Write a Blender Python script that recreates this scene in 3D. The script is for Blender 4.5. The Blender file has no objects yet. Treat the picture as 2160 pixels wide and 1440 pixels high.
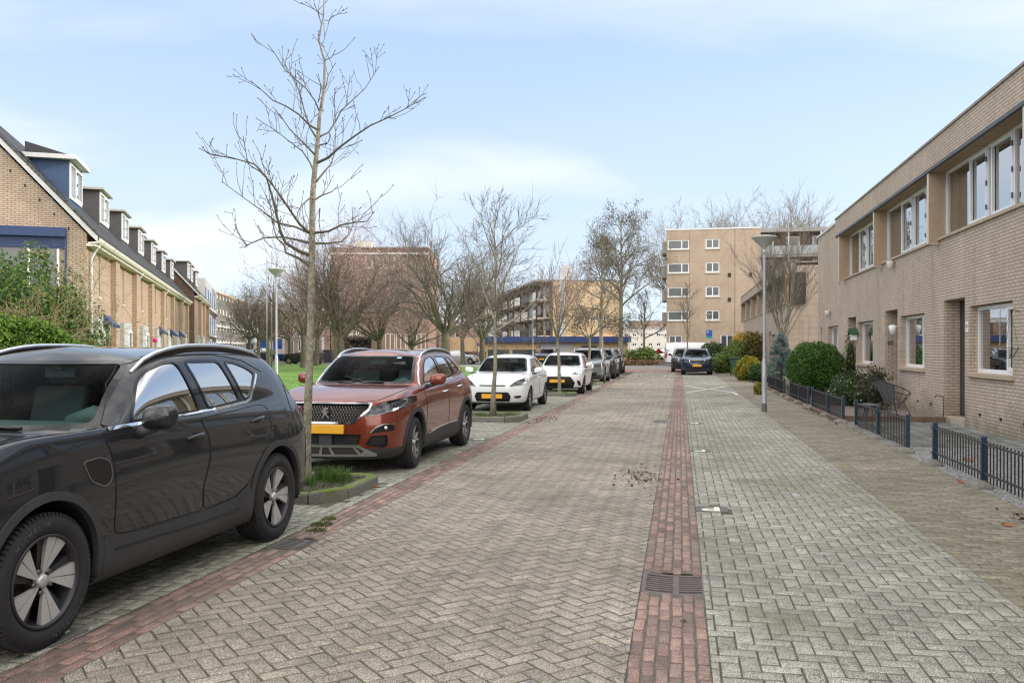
import bpy, bmesh, math, random
import numpy as np
from mathutils import Vector, Matrix, geometry, noise
from mathutils.bvhtree import BVHTree
sc = bpy.context.scene
COL = sc.collection
TH = math.atan(354/1800); CT, ST = math.cos(TH), math.sin(TH); EYE = 1.6
R = random.Random(7)

def at(px, dist, py=734):
    """world point seen at photo column px, row py, dist metres in front of the camera"""
    u = (px-1080)/1800
    return Vector((dist*(u*CT-ST), dist*(CT+u*ST), EYE+(734-py)/1800*dist))

# ---------- materials ----------
MATS = {}
def nodes_of(m):
    m.use_nodes = True
    return m.node_tree.nodes, m.node_tree.links
def N(nt, kind, **kw):
    n = nt.nodes.new(kind)
    for k, v in kw.items():
        if k in n.inputs: n.inputs[k].default_value = v
        else: setattr(n, k, v)
    return n
def mat(name, col, rough=.7, metal=0, spec=.5, nscale=0, namp=.15, bump=0, bscale=40, coat=0, nscale2=0, namp2=.2, sheen=0, back=None, stretch=None):
    if name in MATS: return MATS[name]
    m = bpy.data.materials.new(name); m.use_nodes = True
    nt = m.node_tree; b = nt.nodes['Principled BSDF']
    c4 = (*col, 1)
    b.inputs['Base Color'].default_value = c4
    b.inputs['Roughness'].default_value = rough
    b.inputs['Metallic'].default_value = metal
    b.inputs['Specular IOR Level'].default_value = spec
    if coat:
        b.inputs['Coat Weight'].default_value = coat; b.inputs['Coat Roughness'].default_value = .03
    tc = N(nt, 'ShaderNodeTexCoord')
    vec = tc.outputs['Object']
    if stretch:
        mp = N(nt, 'ShaderNodeMapping'); mp.inputs['Scale'].default_value = stretch
        nt.links.new(vec, mp.inputs['Vector']); vec = mp.outputs[0]
    colout = None
    if nscale:
        for i, (s, a) in enumerate(((nscale, namp), (nscale2, namp2))):
            if not s: continue
            n = N(nt, 'ShaderNodeTexNoise', Scale=s, Detail=4.0, Roughness=.6)
            nt.links.new(vec, n.inputs['Vector'])
            r = N(nt, 'ShaderNodeMapRange'); r.inputs['From Min'].default_value = .25; r.inputs['From Max'].default_value = .75
            r.inputs['To Min'].default_value = 1-a; r.inputs['To Max'].default_value = 1+a
            nt.links.new(n.outputs['Fac'], r.inputs['Value'])
            mx = N(nt, 'ShaderNodeVectorMath', operation='SCALE')
            if colout is None: mx.inputs[0].default_value = col
            else: nt.links.new(colout, mx.inputs[0])
            nt.links.new(r.outputs[0], mx.inputs['Scale'])
            colout = mx.outputs[0]
    if colout is not None: nt.links.new(colout, b.inputs['Base Color'])
    if bump:
        n = N(nt, 'ShaderNodeTexNoise', Scale=bscale, Detail=3.0)
        nt.links.new(vec, n.inputs['Vector'])
        bp = N(nt, 'ShaderNodeBump', Strength=bump, Distance=.01)
        nt.links.new(n.outputs['Fac'], bp.inputs['Height']); nt.links.new(bp.outputs[0], b.inputs['Normal'])
    if back is not None:
        out = nt.nodes['Material Output']
        g = N(nt, 'ShaderNodeNewGeometry'); d = N(nt, 'ShaderNodeBsdfDiffuse'); d.inputs['Color'].default_value = (*back, 1)
        mx = N(nt, 'ShaderNodeMixShader')
        nt.links.new(g.outputs['Backfacing'], mx.inputs[0]); nt.links.new(b.outputs[0], mx.inputs[1]); nt.links.new(d.outputs[0], mx.inputs[2])
        nt.links.new(mx.outputs[0], out.inputs['Surface'])
    MATS[name] = m
    return m
def glass(name, tint=(.3, .36, .36), boost=0.0, rough=.01, blend=.35):
    """thin pane: fresnel mirror over tinted see-through"""
    if name in MATS: return MATS[name]
    m = bpy.data.materials.new(name); m.use_nodes = True; nt = m.node_tree
    nt.nodes.remove(nt.nodes['Principled BSDF']); out = nt.nodes['Material Output']
    t = N(nt, 'ShaderNodeBsdfTransparent'); t.inputs['Color'].default_value = (*tint, 1)
    g = N(nt, 'ShaderNodeBsdfGlossy'); g.inputs['Roughness'].default_value = rough
    a = N(nt, 'ShaderNodeMath', operation='ADD'); a.inputs[1].default_value = boost; a.use_clamp = True
    lw = N(nt, 'ShaderNodeLayerWeight'); lw.inputs['Blend'].default_value = blend
    nt.links.new(lw.outputs['Fresnel'], a.inputs[0])
    mx = N(nt, 'ShaderNodeMixShader')
    nt.links.new(a.outputs[0], mx.inputs[0]); nt.links.new(t.outputs[0], mx.inputs[1]); nt.links.new(g.outputs[0], mx.inputs[2])
    nt.links.new(mx.outputs[0], out.inputs['Surface'])
    MATS[name] = m
    return m
def brick(name, c1, c2, mortar, bw=.22, bh=.0625, mo=.010, bump=.35, stain=.18, rough=.9, ms=.1, dirt=False):
    if name in MATS: return MATS[name]
    m = bpy.data.materials.new(name); m.use_nodes = True; nt = m.node_tree; b = nt.nodes['Principled BSDF']
    b.inputs['Roughness'].default_value = rough; b.inputs['Specular IOR Level'].default_value = .25
    tc = N(nt, 'ShaderNodeTexCoord'); sp = N(nt, 'ShaderNodeSeparateXYZ'); nt.links.new(tc.outputs['Object'], sp.inputs[0])
    ad = N(nt, 'ShaderNodeMath', operation='ADD'); nt.links.new(sp.outputs[0], ad.inputs[0]); nt.links.new(sp.outputs[1], ad.inputs[1])
    cb = N(nt, 'ShaderNodeCombineXYZ'); nt.links.new(ad.outputs[0], cb.inputs[0]); nt.links.new(sp.outputs[2], cb.inputs[1])
    # slight wobble so courses are not ruler straight
    n0 = N(nt, 'ShaderNodeTexNoise', Scale=3.0, Detail=2.0); nt.links.new(tc.outputs['Object'], n0.inputs['Vector'])
    sb = N(nt, 'ShaderNodeVectorMath', operation='SUBTRACT'); sb.inputs[1].default_value = (.5, .5, .5); nt.links.new(n0.outputs['Color'], sb.inputs[0])
    s0 = N(nt, 'ShaderNodeVectorMath', operation='SCALE'); s0.inputs['Scale'].default_value = .012; nt.links.new(sb.outputs[0], s0.inputs[0])
    av = N(nt, 'ShaderNodeVectorMath', operation='ADD'); nt.links.new(cb.outputs[0], av.inputs[0]); nt.links.new(s0.outputs[0], av.inputs[1])
    bt = N(nt, 'ShaderNodeTexBrick'); bt.offset = .5
    bt.inputs['Color1'].default_value = (*c1, 1); bt.inputs['Color2'].default_value = (*c2, 1); bt.inputs['Mortar'].default_value = (*mortar, 1)
    bt.inputs['Scale'].default_value = 1; bt.inputs['Mortar Size'].default_value = mo; bt.inputs['Mortar Smooth'].default_value = ms
    bt.inputs['Brick Width'].default_value = bw; bt.inputs['Row Height'].default_value = bh; bt.inputs['Bias'].default_value = 0
    nt.links.new(av.outputs[0], bt.inputs['Vector'])
    col = bt.outputs['Color']
    for s, a in ((.6, stain), (2.5, stain*.6), (60, .16)):
        n = N(nt, 'ShaderNodeTexNoise', Scale=s, Detail=5.0, Roughness=.65); nt.links.new(tc.outputs['Object'], n.inputs['Vector'])
        r = N(nt, 'ShaderNodeMapRange'); r.inputs['From Min'].default_value = .28; r.inputs['From Max'].default_value = .72
        r.inputs['To Min'].default_value = 1-a; r.inputs['To Max'].default_value = 1+a
        nt.links.new(n.outputs['Fac'], r.inputs['Value'])
        mx = N(nt, 'ShaderNodeVectorMath', operation='SCALE'); nt.links.new(col, mx.inputs[0]); nt.links.new(r.outputs[0], mx.inputs['Scale']); col = mx.outputs[0]
    if dirt:   # algae and splash dirt towards the foot of the wall, faint vertical run marks
        mp = N(nt, 'ShaderNodeMapping'); mp.inputs['Scale'].default_value = (3.2, 3.2, .22); nt.links.new(tc.outputs['Object'], mp.inputs['Vector'])
        n = N(nt, 'ShaderNodeTexNoise', Scale=1.0, Detail=5.0, Roughness=.6); nt.links.new(mp.outputs[0], n.inputs['Vector'])
        r = N(nt, 'ShaderNodeMapRange'); r.inputs['From Min'].default_value = .52; r.inputs['From Max'].default_value = .75; r.inputs['To Min'].default_value = 1; r.inputs['To Max'].default_value = .80; nt.links.new(n.outputs['Fac'], r.inputs['Value'])
        x = N(nt, 'ShaderNodeVectorMath', operation='SCALE'); nt.links.new(col, x.inputs[0]); nt.links.new(r.outputs[0], x.inputs['Scale']); col = x.outputs[0]
        n = N(nt, 'ShaderNodeTexNoise', Scale=1.3, Detail=5.0, Roughness=.65); nt.links.new(tc.outputs['Object'], n.inputs['Vector'])
        ml = N(nt, 'ShaderNodeMath', operation='MULTIPLY_ADD'); nt.links.new(sp.outputs[2], ml.inputs[0]); ml.inputs[1].default_value = -.55; nt.links.new(n.outputs['Fac'], ml.inputs[2])
        r = N(nt, 'ShaderNodeMapRange'); r.inputs['From Min'].default_value = .22; r.inputs['From Max'].default_value = .50; r.inputs['To Max'].default_value = .62; nt.links.new(ml.outputs[0], r.inputs['Value'])
        x = N(nt, 'ShaderNodeMixRGB'); x.inputs[2].default_value = (.15,.135,.085,1); nt.links.new(r.outputs[0], x.inputs[0]); nt.links.new(col, x.inputs[1]); col = x.outputs[0]
    nt.links.new(col, b.inputs['Base Color'])
    inv = N(nt, 'ShaderNodeMath', operation='SUBTRACT'); inv.inputs[0].default_value = 1; nt.links.new(bt.outputs['Fac'], inv.inputs[1])
    bp = N(nt, 'ShaderNodeBump', Strength=bump, Distance=.012); nt.links.new(inv.outputs[0], bp.inputs['Height'])
    nt.links.new(bp.outputs[0], b.inputs['Normal'])
    MATS[name] = m
    return m

# ---------- mesh building ----------
class MB:
    def __init__(s): s.v = []; s.f = []; s.m = []; s.sm = []
    def add(s, vs, fs, mi=0, sm=False):
        o = len(s.v); s.v += [tuple(v) for v in vs]
        for f in fs: s.f.append([i+o for i in f]); s.m.append(mi); s.sm.append(sm)
        return s
    def box(s, x0, x1, y0, y1, z0, z1, mi=0):
        if x0 > x1: x0, x1 = x1, x0
        if y0 > y1: y0, y1 = y1, y0
        if z0 > z1: z0, z1 = z1, z0
        vs = [(x0,y0,z0),(x1,y0,z0),(x1,y1,z0),(x0,y1,z0),(x0,y0,z1),(x1,y0,z1),(x1,y1,z1),(x0,y1,z1)]
        return s.add(vs, [(0,3,2,1),(4,5,6,7),(0,1,5,4),(1,2,6,5),(2,3,7,6),(3,0,4,7)], mi)
    def quad(s, a, b, c, d, mi=0): return s.add([a,b,c,d], [(0,1,2,3)], mi)
    def prism(s, poly, z0, z1, mi=0):
        """poly of (x,y) extruded in z"""
        n = len(poly)
        vs = [(x,y,z0) for x,y in poly]+[(x,y,z1) for x,y in poly]
        fs = [tuple(range(n))[::-1], tuple(range(n, 2*n))]+[(i,(i+1)%n,n+(i+1)%n,n+i) for i in range(n)]
        return s.add(vs, fs, mi)
    def extr(s, poly3, d, mi=0):
        """planar 3d polygon extruded along vector d"""
        n = len(poly3); d = Vector(d)
        vs = [tuple(p) for p in poly3]+[tuple(Vector(p)+d) for p in poly3]
        fs = [tuple(range(n))[::-1], tuple(range(n, 2*n))]+[(i,(i+1)%n,n+(i+1)%n,n+i) for i in range(n)]
        return s.add(vs, fs, mi)
    def tube(s, pts, rads, seg=8, mi=0, cap=True, sm=True):
        pts = [Vector(p) for p in pts]; n = len(pts)
        if not hasattr(rads, '__len__'): rads = [rads]*n
        vs = []; up = None
        for i, p in enumerate(pts):
            t = (pts[min(i+1, n-1)]-pts[max(i-1, 0)])
            if t.length < 1e-9: t = Vector((0,0,1))
            t.normalize()
            if up is None:
                up = Vector((0,0,1)) if abs(t.z) < .9 else Vector((1,0,0))
            a = up - t*up.dot(t)
            if a.length < 1e-6: a = t.orthogonal()
            a.normalize(); up = a; b = t.cross(a)
            for k in range(seg):
                an = 2*math.pi*k/seg
                vs.append(p+(a*math.cos(an)+b*math.sin(an))*rads[i])
        fs = [(i*seg+k, i*seg+(k+1)%seg, (i+1)*seg+(k+1)%seg, (i+1)*seg+k) for i in range(n-1) for k in range(seg)]
        s.add(vs, fs, mi, sm)
        if cap and seg > 2:
            o = len(s.v)-n*seg
            s.f.append([o+k for k in range(seg)][::-1]); s.m.append(mi); s.sm.append(False)
            s.f.append([o+(n-1)*seg+k for k in range(seg)]); s.m.append(mi); s.sm.append(False)
        return s
    def lathe(s, prof, seg=24, origin=(0,0,0), axis='z', mi=0, sm=True, squash=1):
        """prof of (r, h)"""
        o = Vector(origin); vs = []
        for r, h in prof:
            for k in range(seg):
                a = 2*math.pi*k/seg; p = (r*math.cos(a), r*math.sin(a)*squash, h)
                if axis == 'y': p = (p[0], p[2], p[1])
                elif axis == 'x': p = (p[2], p[0], p[1])
                vs.append(o+Vector(p))
        n = len(prof)
        fs = [(i*seg+k, i*seg+(k+1)%seg, (i+1)*seg+(k+1)%seg, (i+1)*seg+k) for i in range(n-1) for k in range(seg)]
        if axis == 'y': fs = [f[::-1] for f in fs]
        return s.add(vs, fs, mi, sm)
    def build(s, name, mats, parent=None, loc=None, fix=False, bevel=0):
        me = bpy.data.meshes.new(name)
        me.from_pydata(s.v, [], s.f)
        if not hasattr(mats, '__len__'): mats = [mats]
        for m in mats: me.materials.append(m)
        if len(mats) > 1: me.polygons.foreach_set('material_index', s.m)
        me.polygons.foreach_set('use_smooth', s.sm)
        if fix:
            bm = bmesh.new(); bm.from_mesh(me); bmesh.ops.recalc_face_normals(bm, faces=bm.faces); bm.to_mesh(me); bm.free()
        me.update()
        o = bpy.data.objects.new(name, me); COL.objects.link(o)
        if parent: o.parent = parent
        if loc: o.location = loc
        if bevel:
            b = o.modifiers.new('bevel', 'BEVEL'); b.width = bevel; b.segments = 2; b.limit_method = 'ANGLE'; b.angle_limit = .6
        return o
def tag(o, label=None, cat=None, group=None, kind=None):
    if label: o['label'] = label
    if cat: o['category'] = cat
    if group: o['group'] = group
    if kind: o['kind'] = kind
    return o
def thing(name, label, cat, loc=(0,0,0), rz=0, group=None):
    o = bpy.data.objects.new(name, None); COL.objects.link(o)
    o.location = loc; o.rotation_euler = (0, 0, rz); o.empty_display_size = .2
    return tag(o, label, cat, group)
KIDS = {}
def dup(root, loc, rz=None, label=None, group=None, scale=None, remat=None):
    def cp(o, par):
        c = o.copy(); COL.objects.link(c)
        if par: c.parent = par
        if remat and c.type == 'MESH':
            for i, sl in enumerate(c.material_slots):
                if sl.material and sl.material.name in remat:
                    nm_ = sl.material.name; sl.link = 'OBJECT'; sl.material = remat[nm_]
        for ch in list(o.children): cp(ch, c)
        return c
    r = cp(root, None); r.location = loc
    if rz is not None: r.rotation_euler = (0, 0, rz)
    if scale: r.scale = (scale,)*3 if not hasattr(scale, '__len__') else scale
    if label: r['label'] = label
    if group: r['group'] = group
    return r
def text(s, size, name, m, parent, M, depth=.002, font_bold=False, spacing=1.0):
    cu = bpy.data.curves.new(name, 'FONT'); cu.body = s; cu.size = size; cu.extrude = depth; cu.align_x = 'CENTER'; cu.align_y = 'CENTER'
    cu.space_character = spacing
    if font_bold: cu.offset = size*.02
    o = bpy.data.objects.new(name, cu); COL.objects.link(o)
    dg = bpy.context.evaluated_depsgraph_get(); me = bpy.data.meshes.new_from_object(o.evaluated_get(dg)); me.name = name
    bpy.data.objects.remove(o)
    me.materials.clear(); me.materials.append(m); me.transform(M)
    o = bpy.data.objects.new(name, me); COL.objects.link(o)
    if parent: o.parent = parent
    return o
V3 = Vector
def lerp(a, b, t): return a+(b-a)*t
# ---------- car bodies: a subdivided cage, then panels cut out of it ----------
def in_poly(x, y, P):
    c = False; j = len(P)-1
    for i in range(len(P)):
        xi, yi = P[i]; xj, yj = P[j]
        if (yi > y) != (yj > y) and x < (xj-xi)*(y-yi)/(yj-yi)+xi: c = not c
        j = i
    return c
def rounded(P, r=.03, n=4):
    """round the corners of a polygon"""
    out = []; m = len(P)
    for i in range(m):
        p = Vector(P[i]); a = Vector(P[i-1]); b = Vector(P[(i+1) % m])
        u = (a-p); v = (b-p); d = min(r, u.length*.45, v.length*.45)
        if u.length < 1e-6 or v.length < 1e-6: continue
        s = p+u.normalized()*d; e = p+v.normalized()*d
        for k in range(n+1):
            t = k/n; out.append(tuple(s*(1-t)**2+p*2*t*(1-t)+e*t*t))
    return out
def lerp(a, b, t): return a+(b-a)*t

def cage(S):
    g = S.get
    L, W, H = S['L'], S['W']/2, S['H']
    fa, ra = S['fa'], S['ra']
    xs = [fa, fa+.48, (fa+ra)/2, ra-.48, ra]
    def ring(xf, xr, w, zf, zsf, zsr, zr, cf=.42, cr=.32, wf=1.0, wr=1.0, side=None):
        P = [(xf,0,zf),(xf+.015,.40*w*wf,zf),(xf+.10*cf/.4,.72*w*wf,zf),(xf+.42*cf,.92*w*wf,lerp(zf,zsf,.5)),(xf+cf*1.15,.985*w,zsf)]
        ww = side or [1]*5
        for k, x in enumerate(xs):
            P.append((x, w*ww[k], lerp(zsf, zsr, k/4)))
        P += [(xr-cr*1.1,.985*w,zsr),(xr-.42*cr,.92*w*wr,lerp(zr,zsr,.5)),(xr-.10*cr/.3,.72*w*wr,zr),(xr-.015,.4*w*wr,zr),(xr,0,zr)]
        return [Vector(p) for p in P]
    zl, zb0, zb1 = S['zlip'], S['zb0'], S['zb1']   # bonnet lip, belt front/rear
    zt = S['ztail']                                 # tailgate glass base height
    body = g('waist', .955)
    R0 = ring(.14, L-.12, W*.90, .20, .22, .22, .24)
    R1 = ring(.055, L-.04, W*.965, .27, .27, .27, .32)
    R2 = ring(.015, L-.0, W*.99, .45, .44, .46, .50, side=[1,.975,body+.01,.975,1])
    R3 = ring(g('nose3', 0.0), L-.005, W*1.0, lerp(.45,zl,.5), .64, .68, .70, side=[1.0,.985,body+.02,.985,1.0])
    R4 = ring(g('nose4', .03), L-.02, W*1.0, lerp(.45,zl,.88), .80, .85, .88, side=[1,.99,.985,.995,1.0])
    R5 = ring(g('nose5', .07), L-.06, W*g('w5', .985), zl, lerp(.8,zb0,.62), lerp(.8,zb1,.6), lerp(.8,zt,.75), side=[1,1,.995,1,1.0])
    R5b = ring(g('nose5b', .17), L-.10, W*g('w5b', .955), zl+g('lipup', .035), zb0-g('bsh', .045), zb1-.045, zt-.04, cf=.45)
    # glass base
    cx, ax = S['cowl'], S['abase']; wb = W*g('wbase', .87); zc = S['zcowl']
    bx, bw = S['bx'], W*g('wback', .74)            # backlight base x and half width
    sxs = [lerp(ax+.30, ra-.05, t) for t in (0, .5, 1)]
    def top(f): return f
    R7 = [Vector(p) for p in [(cx,0,zc),(cx+.01,.22*W,zc),(cx+.04,.42*W,zc),(cx+.09,.58*W,zc-.005),(cx+.15,.69*W,zc-.01),(lerp(cx,ax,.62)+.04,.79*W,zc-.015),(ax,wb,zb0),
        (sxs[0],wb*1.005,lerp(zb0,zb1,.15)),(sxs[1],wb*1.01,lerp(zb0,zb1,.5)),(sxs[2],wb*1.0,zb1),
        (lerp(sxs[2],bx,.55),wb*.985,lerp(zb1,zt,.3)+g('kick',0)),(bx-.06,bw*1.08,zt+.01),(bx-.02,bw*.75,zt),(bx,bw*.4,zt),(bx,0,zt)]]
    wx, zg, wt = S['wtx'], S['zgt'], W*g('wtop', .70)   # windscreen top x, glass top z, half width there
    rx, zrt = S['rtx'], S['zrt']                         # backlight top x, z
    txs = [lerp(wx+.40, min(ra+.0, rx-.35), t) for t in (0, .5, 1)]
    R9 = [Vector(p) for p in [(wx-.10,0,zg+.03),(wx-.095,.2*W,zg+.03),(wx-.08,.37*W,zg+.025),(wx-.05,.50*W,zg+.015),(wx-.02,.60*W,zg+.005),(wx+.02,.665*W,zg-.01),(wx+.09,wt,zg-.02),
        (txs[0],wt*1.02,zg+.015),(txs[1],wt*1.025,zg+.015),(txs[2],wt*1.01,lerp(zg,zrt,.6)+.01),
        (rx-.16,wt*.96,zrt),(rx-.05,wt*.86,zrt),(rx-.01,wt*.6,zrt),(rx,wt*.3,zrt),(rx,0,zrt)]]
    R8 = [];
    for j, (a, b) in enumerate(zip(R7, R9)):
        p = a.lerp(b, .5); p.y *= 1.0 if j in (0,14) else 1.03
        if j < 6: p.x -= .03; p.z += .02
        R8.append(p)
    def hood(t, up):
        out = []
        for j, (a, b) in enumerate(zip(R5b, R7)):
            p = a.lerp(b, t)
            if j <= 6: p.z += up*(1-(j/6.5)**2)
            out.append(p)
        return out
    R6 = hood(.38, g('hoodup', .035)); R6b = hood(.82, g('hoodup', .035)*.5)
    rise = g('rise', .05)
    R10 = []; R12 = []; R11 = []
    for j, p in enumerate(R9):
        xr_ = lerp(wx+.12, rx-.10, j/14)
        q12 = Vector((xr_, 0, min(H, lerp(zg+.03, zrt, max(0,(xr_-wx)/(rx-wx)))+rise+g('arc', .03)*math.sin(math.pi*min(1,max(0,(xr_-wx)/(rx-wx)))))))
        e = Vector((lerp(p.x, xr_, .18), p.y*.90, p.z+ .022+.0*rise))
        if 6 <= j <= 10: e.z = p.z+.045
        R10.append(e); R12.append(q12)
        m = e.lerp(q12, .5); m.z = max(m.z, lerp(e.z, q12.z, .75)); R11.append(m)
    rings = [R0,R1,R2,R3,R4,R5,R5b,R6,R6b,R7,R8,R9,R10,R11,R12]
    verts, idx = [], {}
    nr, nc = len(rings), 15
    for s in (1, -1):
        for i, r in enumerate(rings):
            for j, p in enumerate(r):
                if s < 0 and (j in (0, 14) or i == nr-1): idx[(s,i,j)] = idx[(1,i,j)]; continue
                idx[(s,i,j)] = len(verts); verts.append((p.x, p.y*s if not(j in (0,14) or i == nr-1) else 0, p.z))
    faces = []
    for s in (1, -1):
        for i in range(nr-1):
            for j in range(nc-1):
                f = [idx[(s,i,j)], idx[(s,i,j+1)], idx[(s,i+1,j+1)], idx[(s,i+1,j)]]
                f = f if s < 0 else f[::-1]
                g2 = []
                for v in f:
                    if v not in g2: g2.append(v)
                if len(g2) > 2: faces.append(g2)
    creases = {}
    def cr(s, a, b, v):
        creases[tuple(sorted((idx[(s,)+a], idx[(s,)+b])))] = v
    for s in (1, -1):
        for j in range(6, 10): cr(s, (9,j), (9,j+1), .55)
        for j in range(0, 6): cr(s, (9,j), (9,j+1), .5)
        for j in range(10, 14): cr(s, (9,j), (9,j+1), .5)
        for i in (9, 10): cr(s, (i,6), (i+1,6), .35)
        for i in (9, 10): cr(s, (i,11), (i+1,11), .4)
        for j in range(3, 10): cr(s, (6,j), (6,j+1), g('shoulder', .45))
        for j in range(0, 3): cr(s, (5,j), (5,j+1), .5)
        for j in range(11, 14): cr(s, (11,j), (11,j+1), .6)
    return verts, faces, creases

def smooth_body(S, levels):
    vs, fs, crs = cage(S)
    me = bpy.data.meshes.new('cage'); me.from_pydata(vs, [], fs)
    at_ = me.attributes.new('crease_edge', 'FLOAT', 'EDGE')
    for e in me.edges:
        k = tuple(sorted(e.vertices))
        if k in crs: at_.data[e.index].value = crs[k]
    o = bpy.data.objects.new('cage', me); COL.objects.link(o)
    m = o.modifiers.new('s', 'SUBSURF'); m.levels = levels; m.render_levels = levels
    dg = bpy.context.evaluated_depsgraph_get()
    out = bpy.data.meshes.new_from_object(o.evaluated_get(dg))
    bpy.data.objects.remove(o); bpy.data.meshes.remove(me)
    bm = bmesh.new(); bm.from_mesh(out); bpy.data.meshes.remove(out)
    bmesh.ops.recalc_face_normals(bm, faces=bm.faces)
    for f in bm.faces: f.smooth = True
    return bm

AX = {'y': (0, 2), 'x': (1, 2), 'z': (0, 1)}
def cut(bm, P, axis, cond):
    a, b = AX[axis]
    x0 = min(p[0] for p in P); x1 = max(p[0] for p in P); y0 = min(p[1] for p in P); y1 = max(p[1] for p in P)
    def bb(f):
        X = [v.co[a] for v in f.verts]; Y = [v.co[b] for v in f.verts]; return min(X), max(X), min(Y), max(Y)
    cand = set()
    mg = .3
    for f in bm.faces:
        c = f.verts[0].co
        if c[a] < x0-mg or c[a] > x1+mg or c[b] < y0-mg or c[b] > y1+mg: continue
        c = f.calc_center_median()
        if not cond(c): continue
        q = bb(f)
        if q[1] >= x0-.01 and q[0] <= x1+.01 and q[3] >= y0-.01 and q[2] <= y1+.01: cand.add(f)
    n = len(P)
    for i in range(n):
        p, q = P[i], P[(i+1) % n]
        ex0, ex1 = min(p[0],q[0])-.002, max(p[0],q[0])+.002; ey0, ey1 = min(p[1],q[1])-.002, max(p[1],q[1])+.002
        d = (q[0]-p[0], q[1]-p[1]); l = math.hypot(*d)
        if l < 1e-5: continue
        nn = Vector((0,0,0)); nn[a] = d[1]/l; nn[b] = -d[0]/l
        co = Vector((0,0,0)); co[a] = p[0]; co[b] = p[1]
        sel = []
        for f in cand:
            if not f.is_valid: continue
            t = bb(f)
            if t[1] >= ex0 and t[0] <= ex1 and t[3] >= ey0 and t[2] <= ey1: sel.append(f)
        if not sel: continue
        ge = set(sel)
        for f in sel: ge.update(f.edges); ge.update(f.verts)
        r = bmesh.ops.bisect_plane(bm, geom=list(ge), dist=1e-5, plane_co=co, plane_no=nn)
        for g_ in r['geom']:
            if isinstance(g_, bmesh.types.BMFace): cand.add(g_)
        for g_ in r['geom_cut']:
            if isinstance(g_, bmesh.types.BMEdge): cand.update(g_.link_faces)
    out = []
    for f in cand:
        if f.is_valid:
            c = f.calc_center_median()
            if cond(c) and in_poly(c[a], c[b], P): out.append(f)
    return out
def take(bm, faces, off=0.0, skirt=0.0, keep=False):
    """lift faces out of the body as their own surface: returns verts, faces"""
    vm = {}; vs = []; fs = []
    fset = set(faces)
    for f in faces:
        ff = []
        for v in f.verts:
            if v not in vm:
                vm[v] = len(vs); vs.append(v.co+v.normal*off)
            ff.append(vm[v])
        fs.append(ff)
    if skirt:
        sk = {}
        for f in faces:
            for l in f.loops:
                e = l.edge
                if sum(1 for x in e.link_faces if x in fset) == 1:
                    a, b = l.vert, l.link_loop_next.vert
                    for v in (a, b):
                        if v not in sk: sk[v] = len(vs); vs.append(v.co+v.normal*(off-skirt)); vs.append(v.co+v.normal*off)
                    fs.append([sk[b]+1, sk[a]+1, sk[a], sk[b]])
    if not keep: bmesh.ops.delete(bm, geom=list(faces), context='FACES')
    return vs, fs
def mesh_part(vsfs, name, m, parent, smooth=True):
    if not vsfs[0]: return None
    b = MB(); b.add(vsfs[0], vsfs[1], 0, smooth); return b.build(name, m, parent)

def arc(cx, cz, r, a0, a1, n): return [(cx+r*math.cos(math.radians(lerp(a0,a1,i/n))), cz+r*math.sin(math.radians(lerp(a0,a1,i/n)))) for i in range(n+1)]

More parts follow.
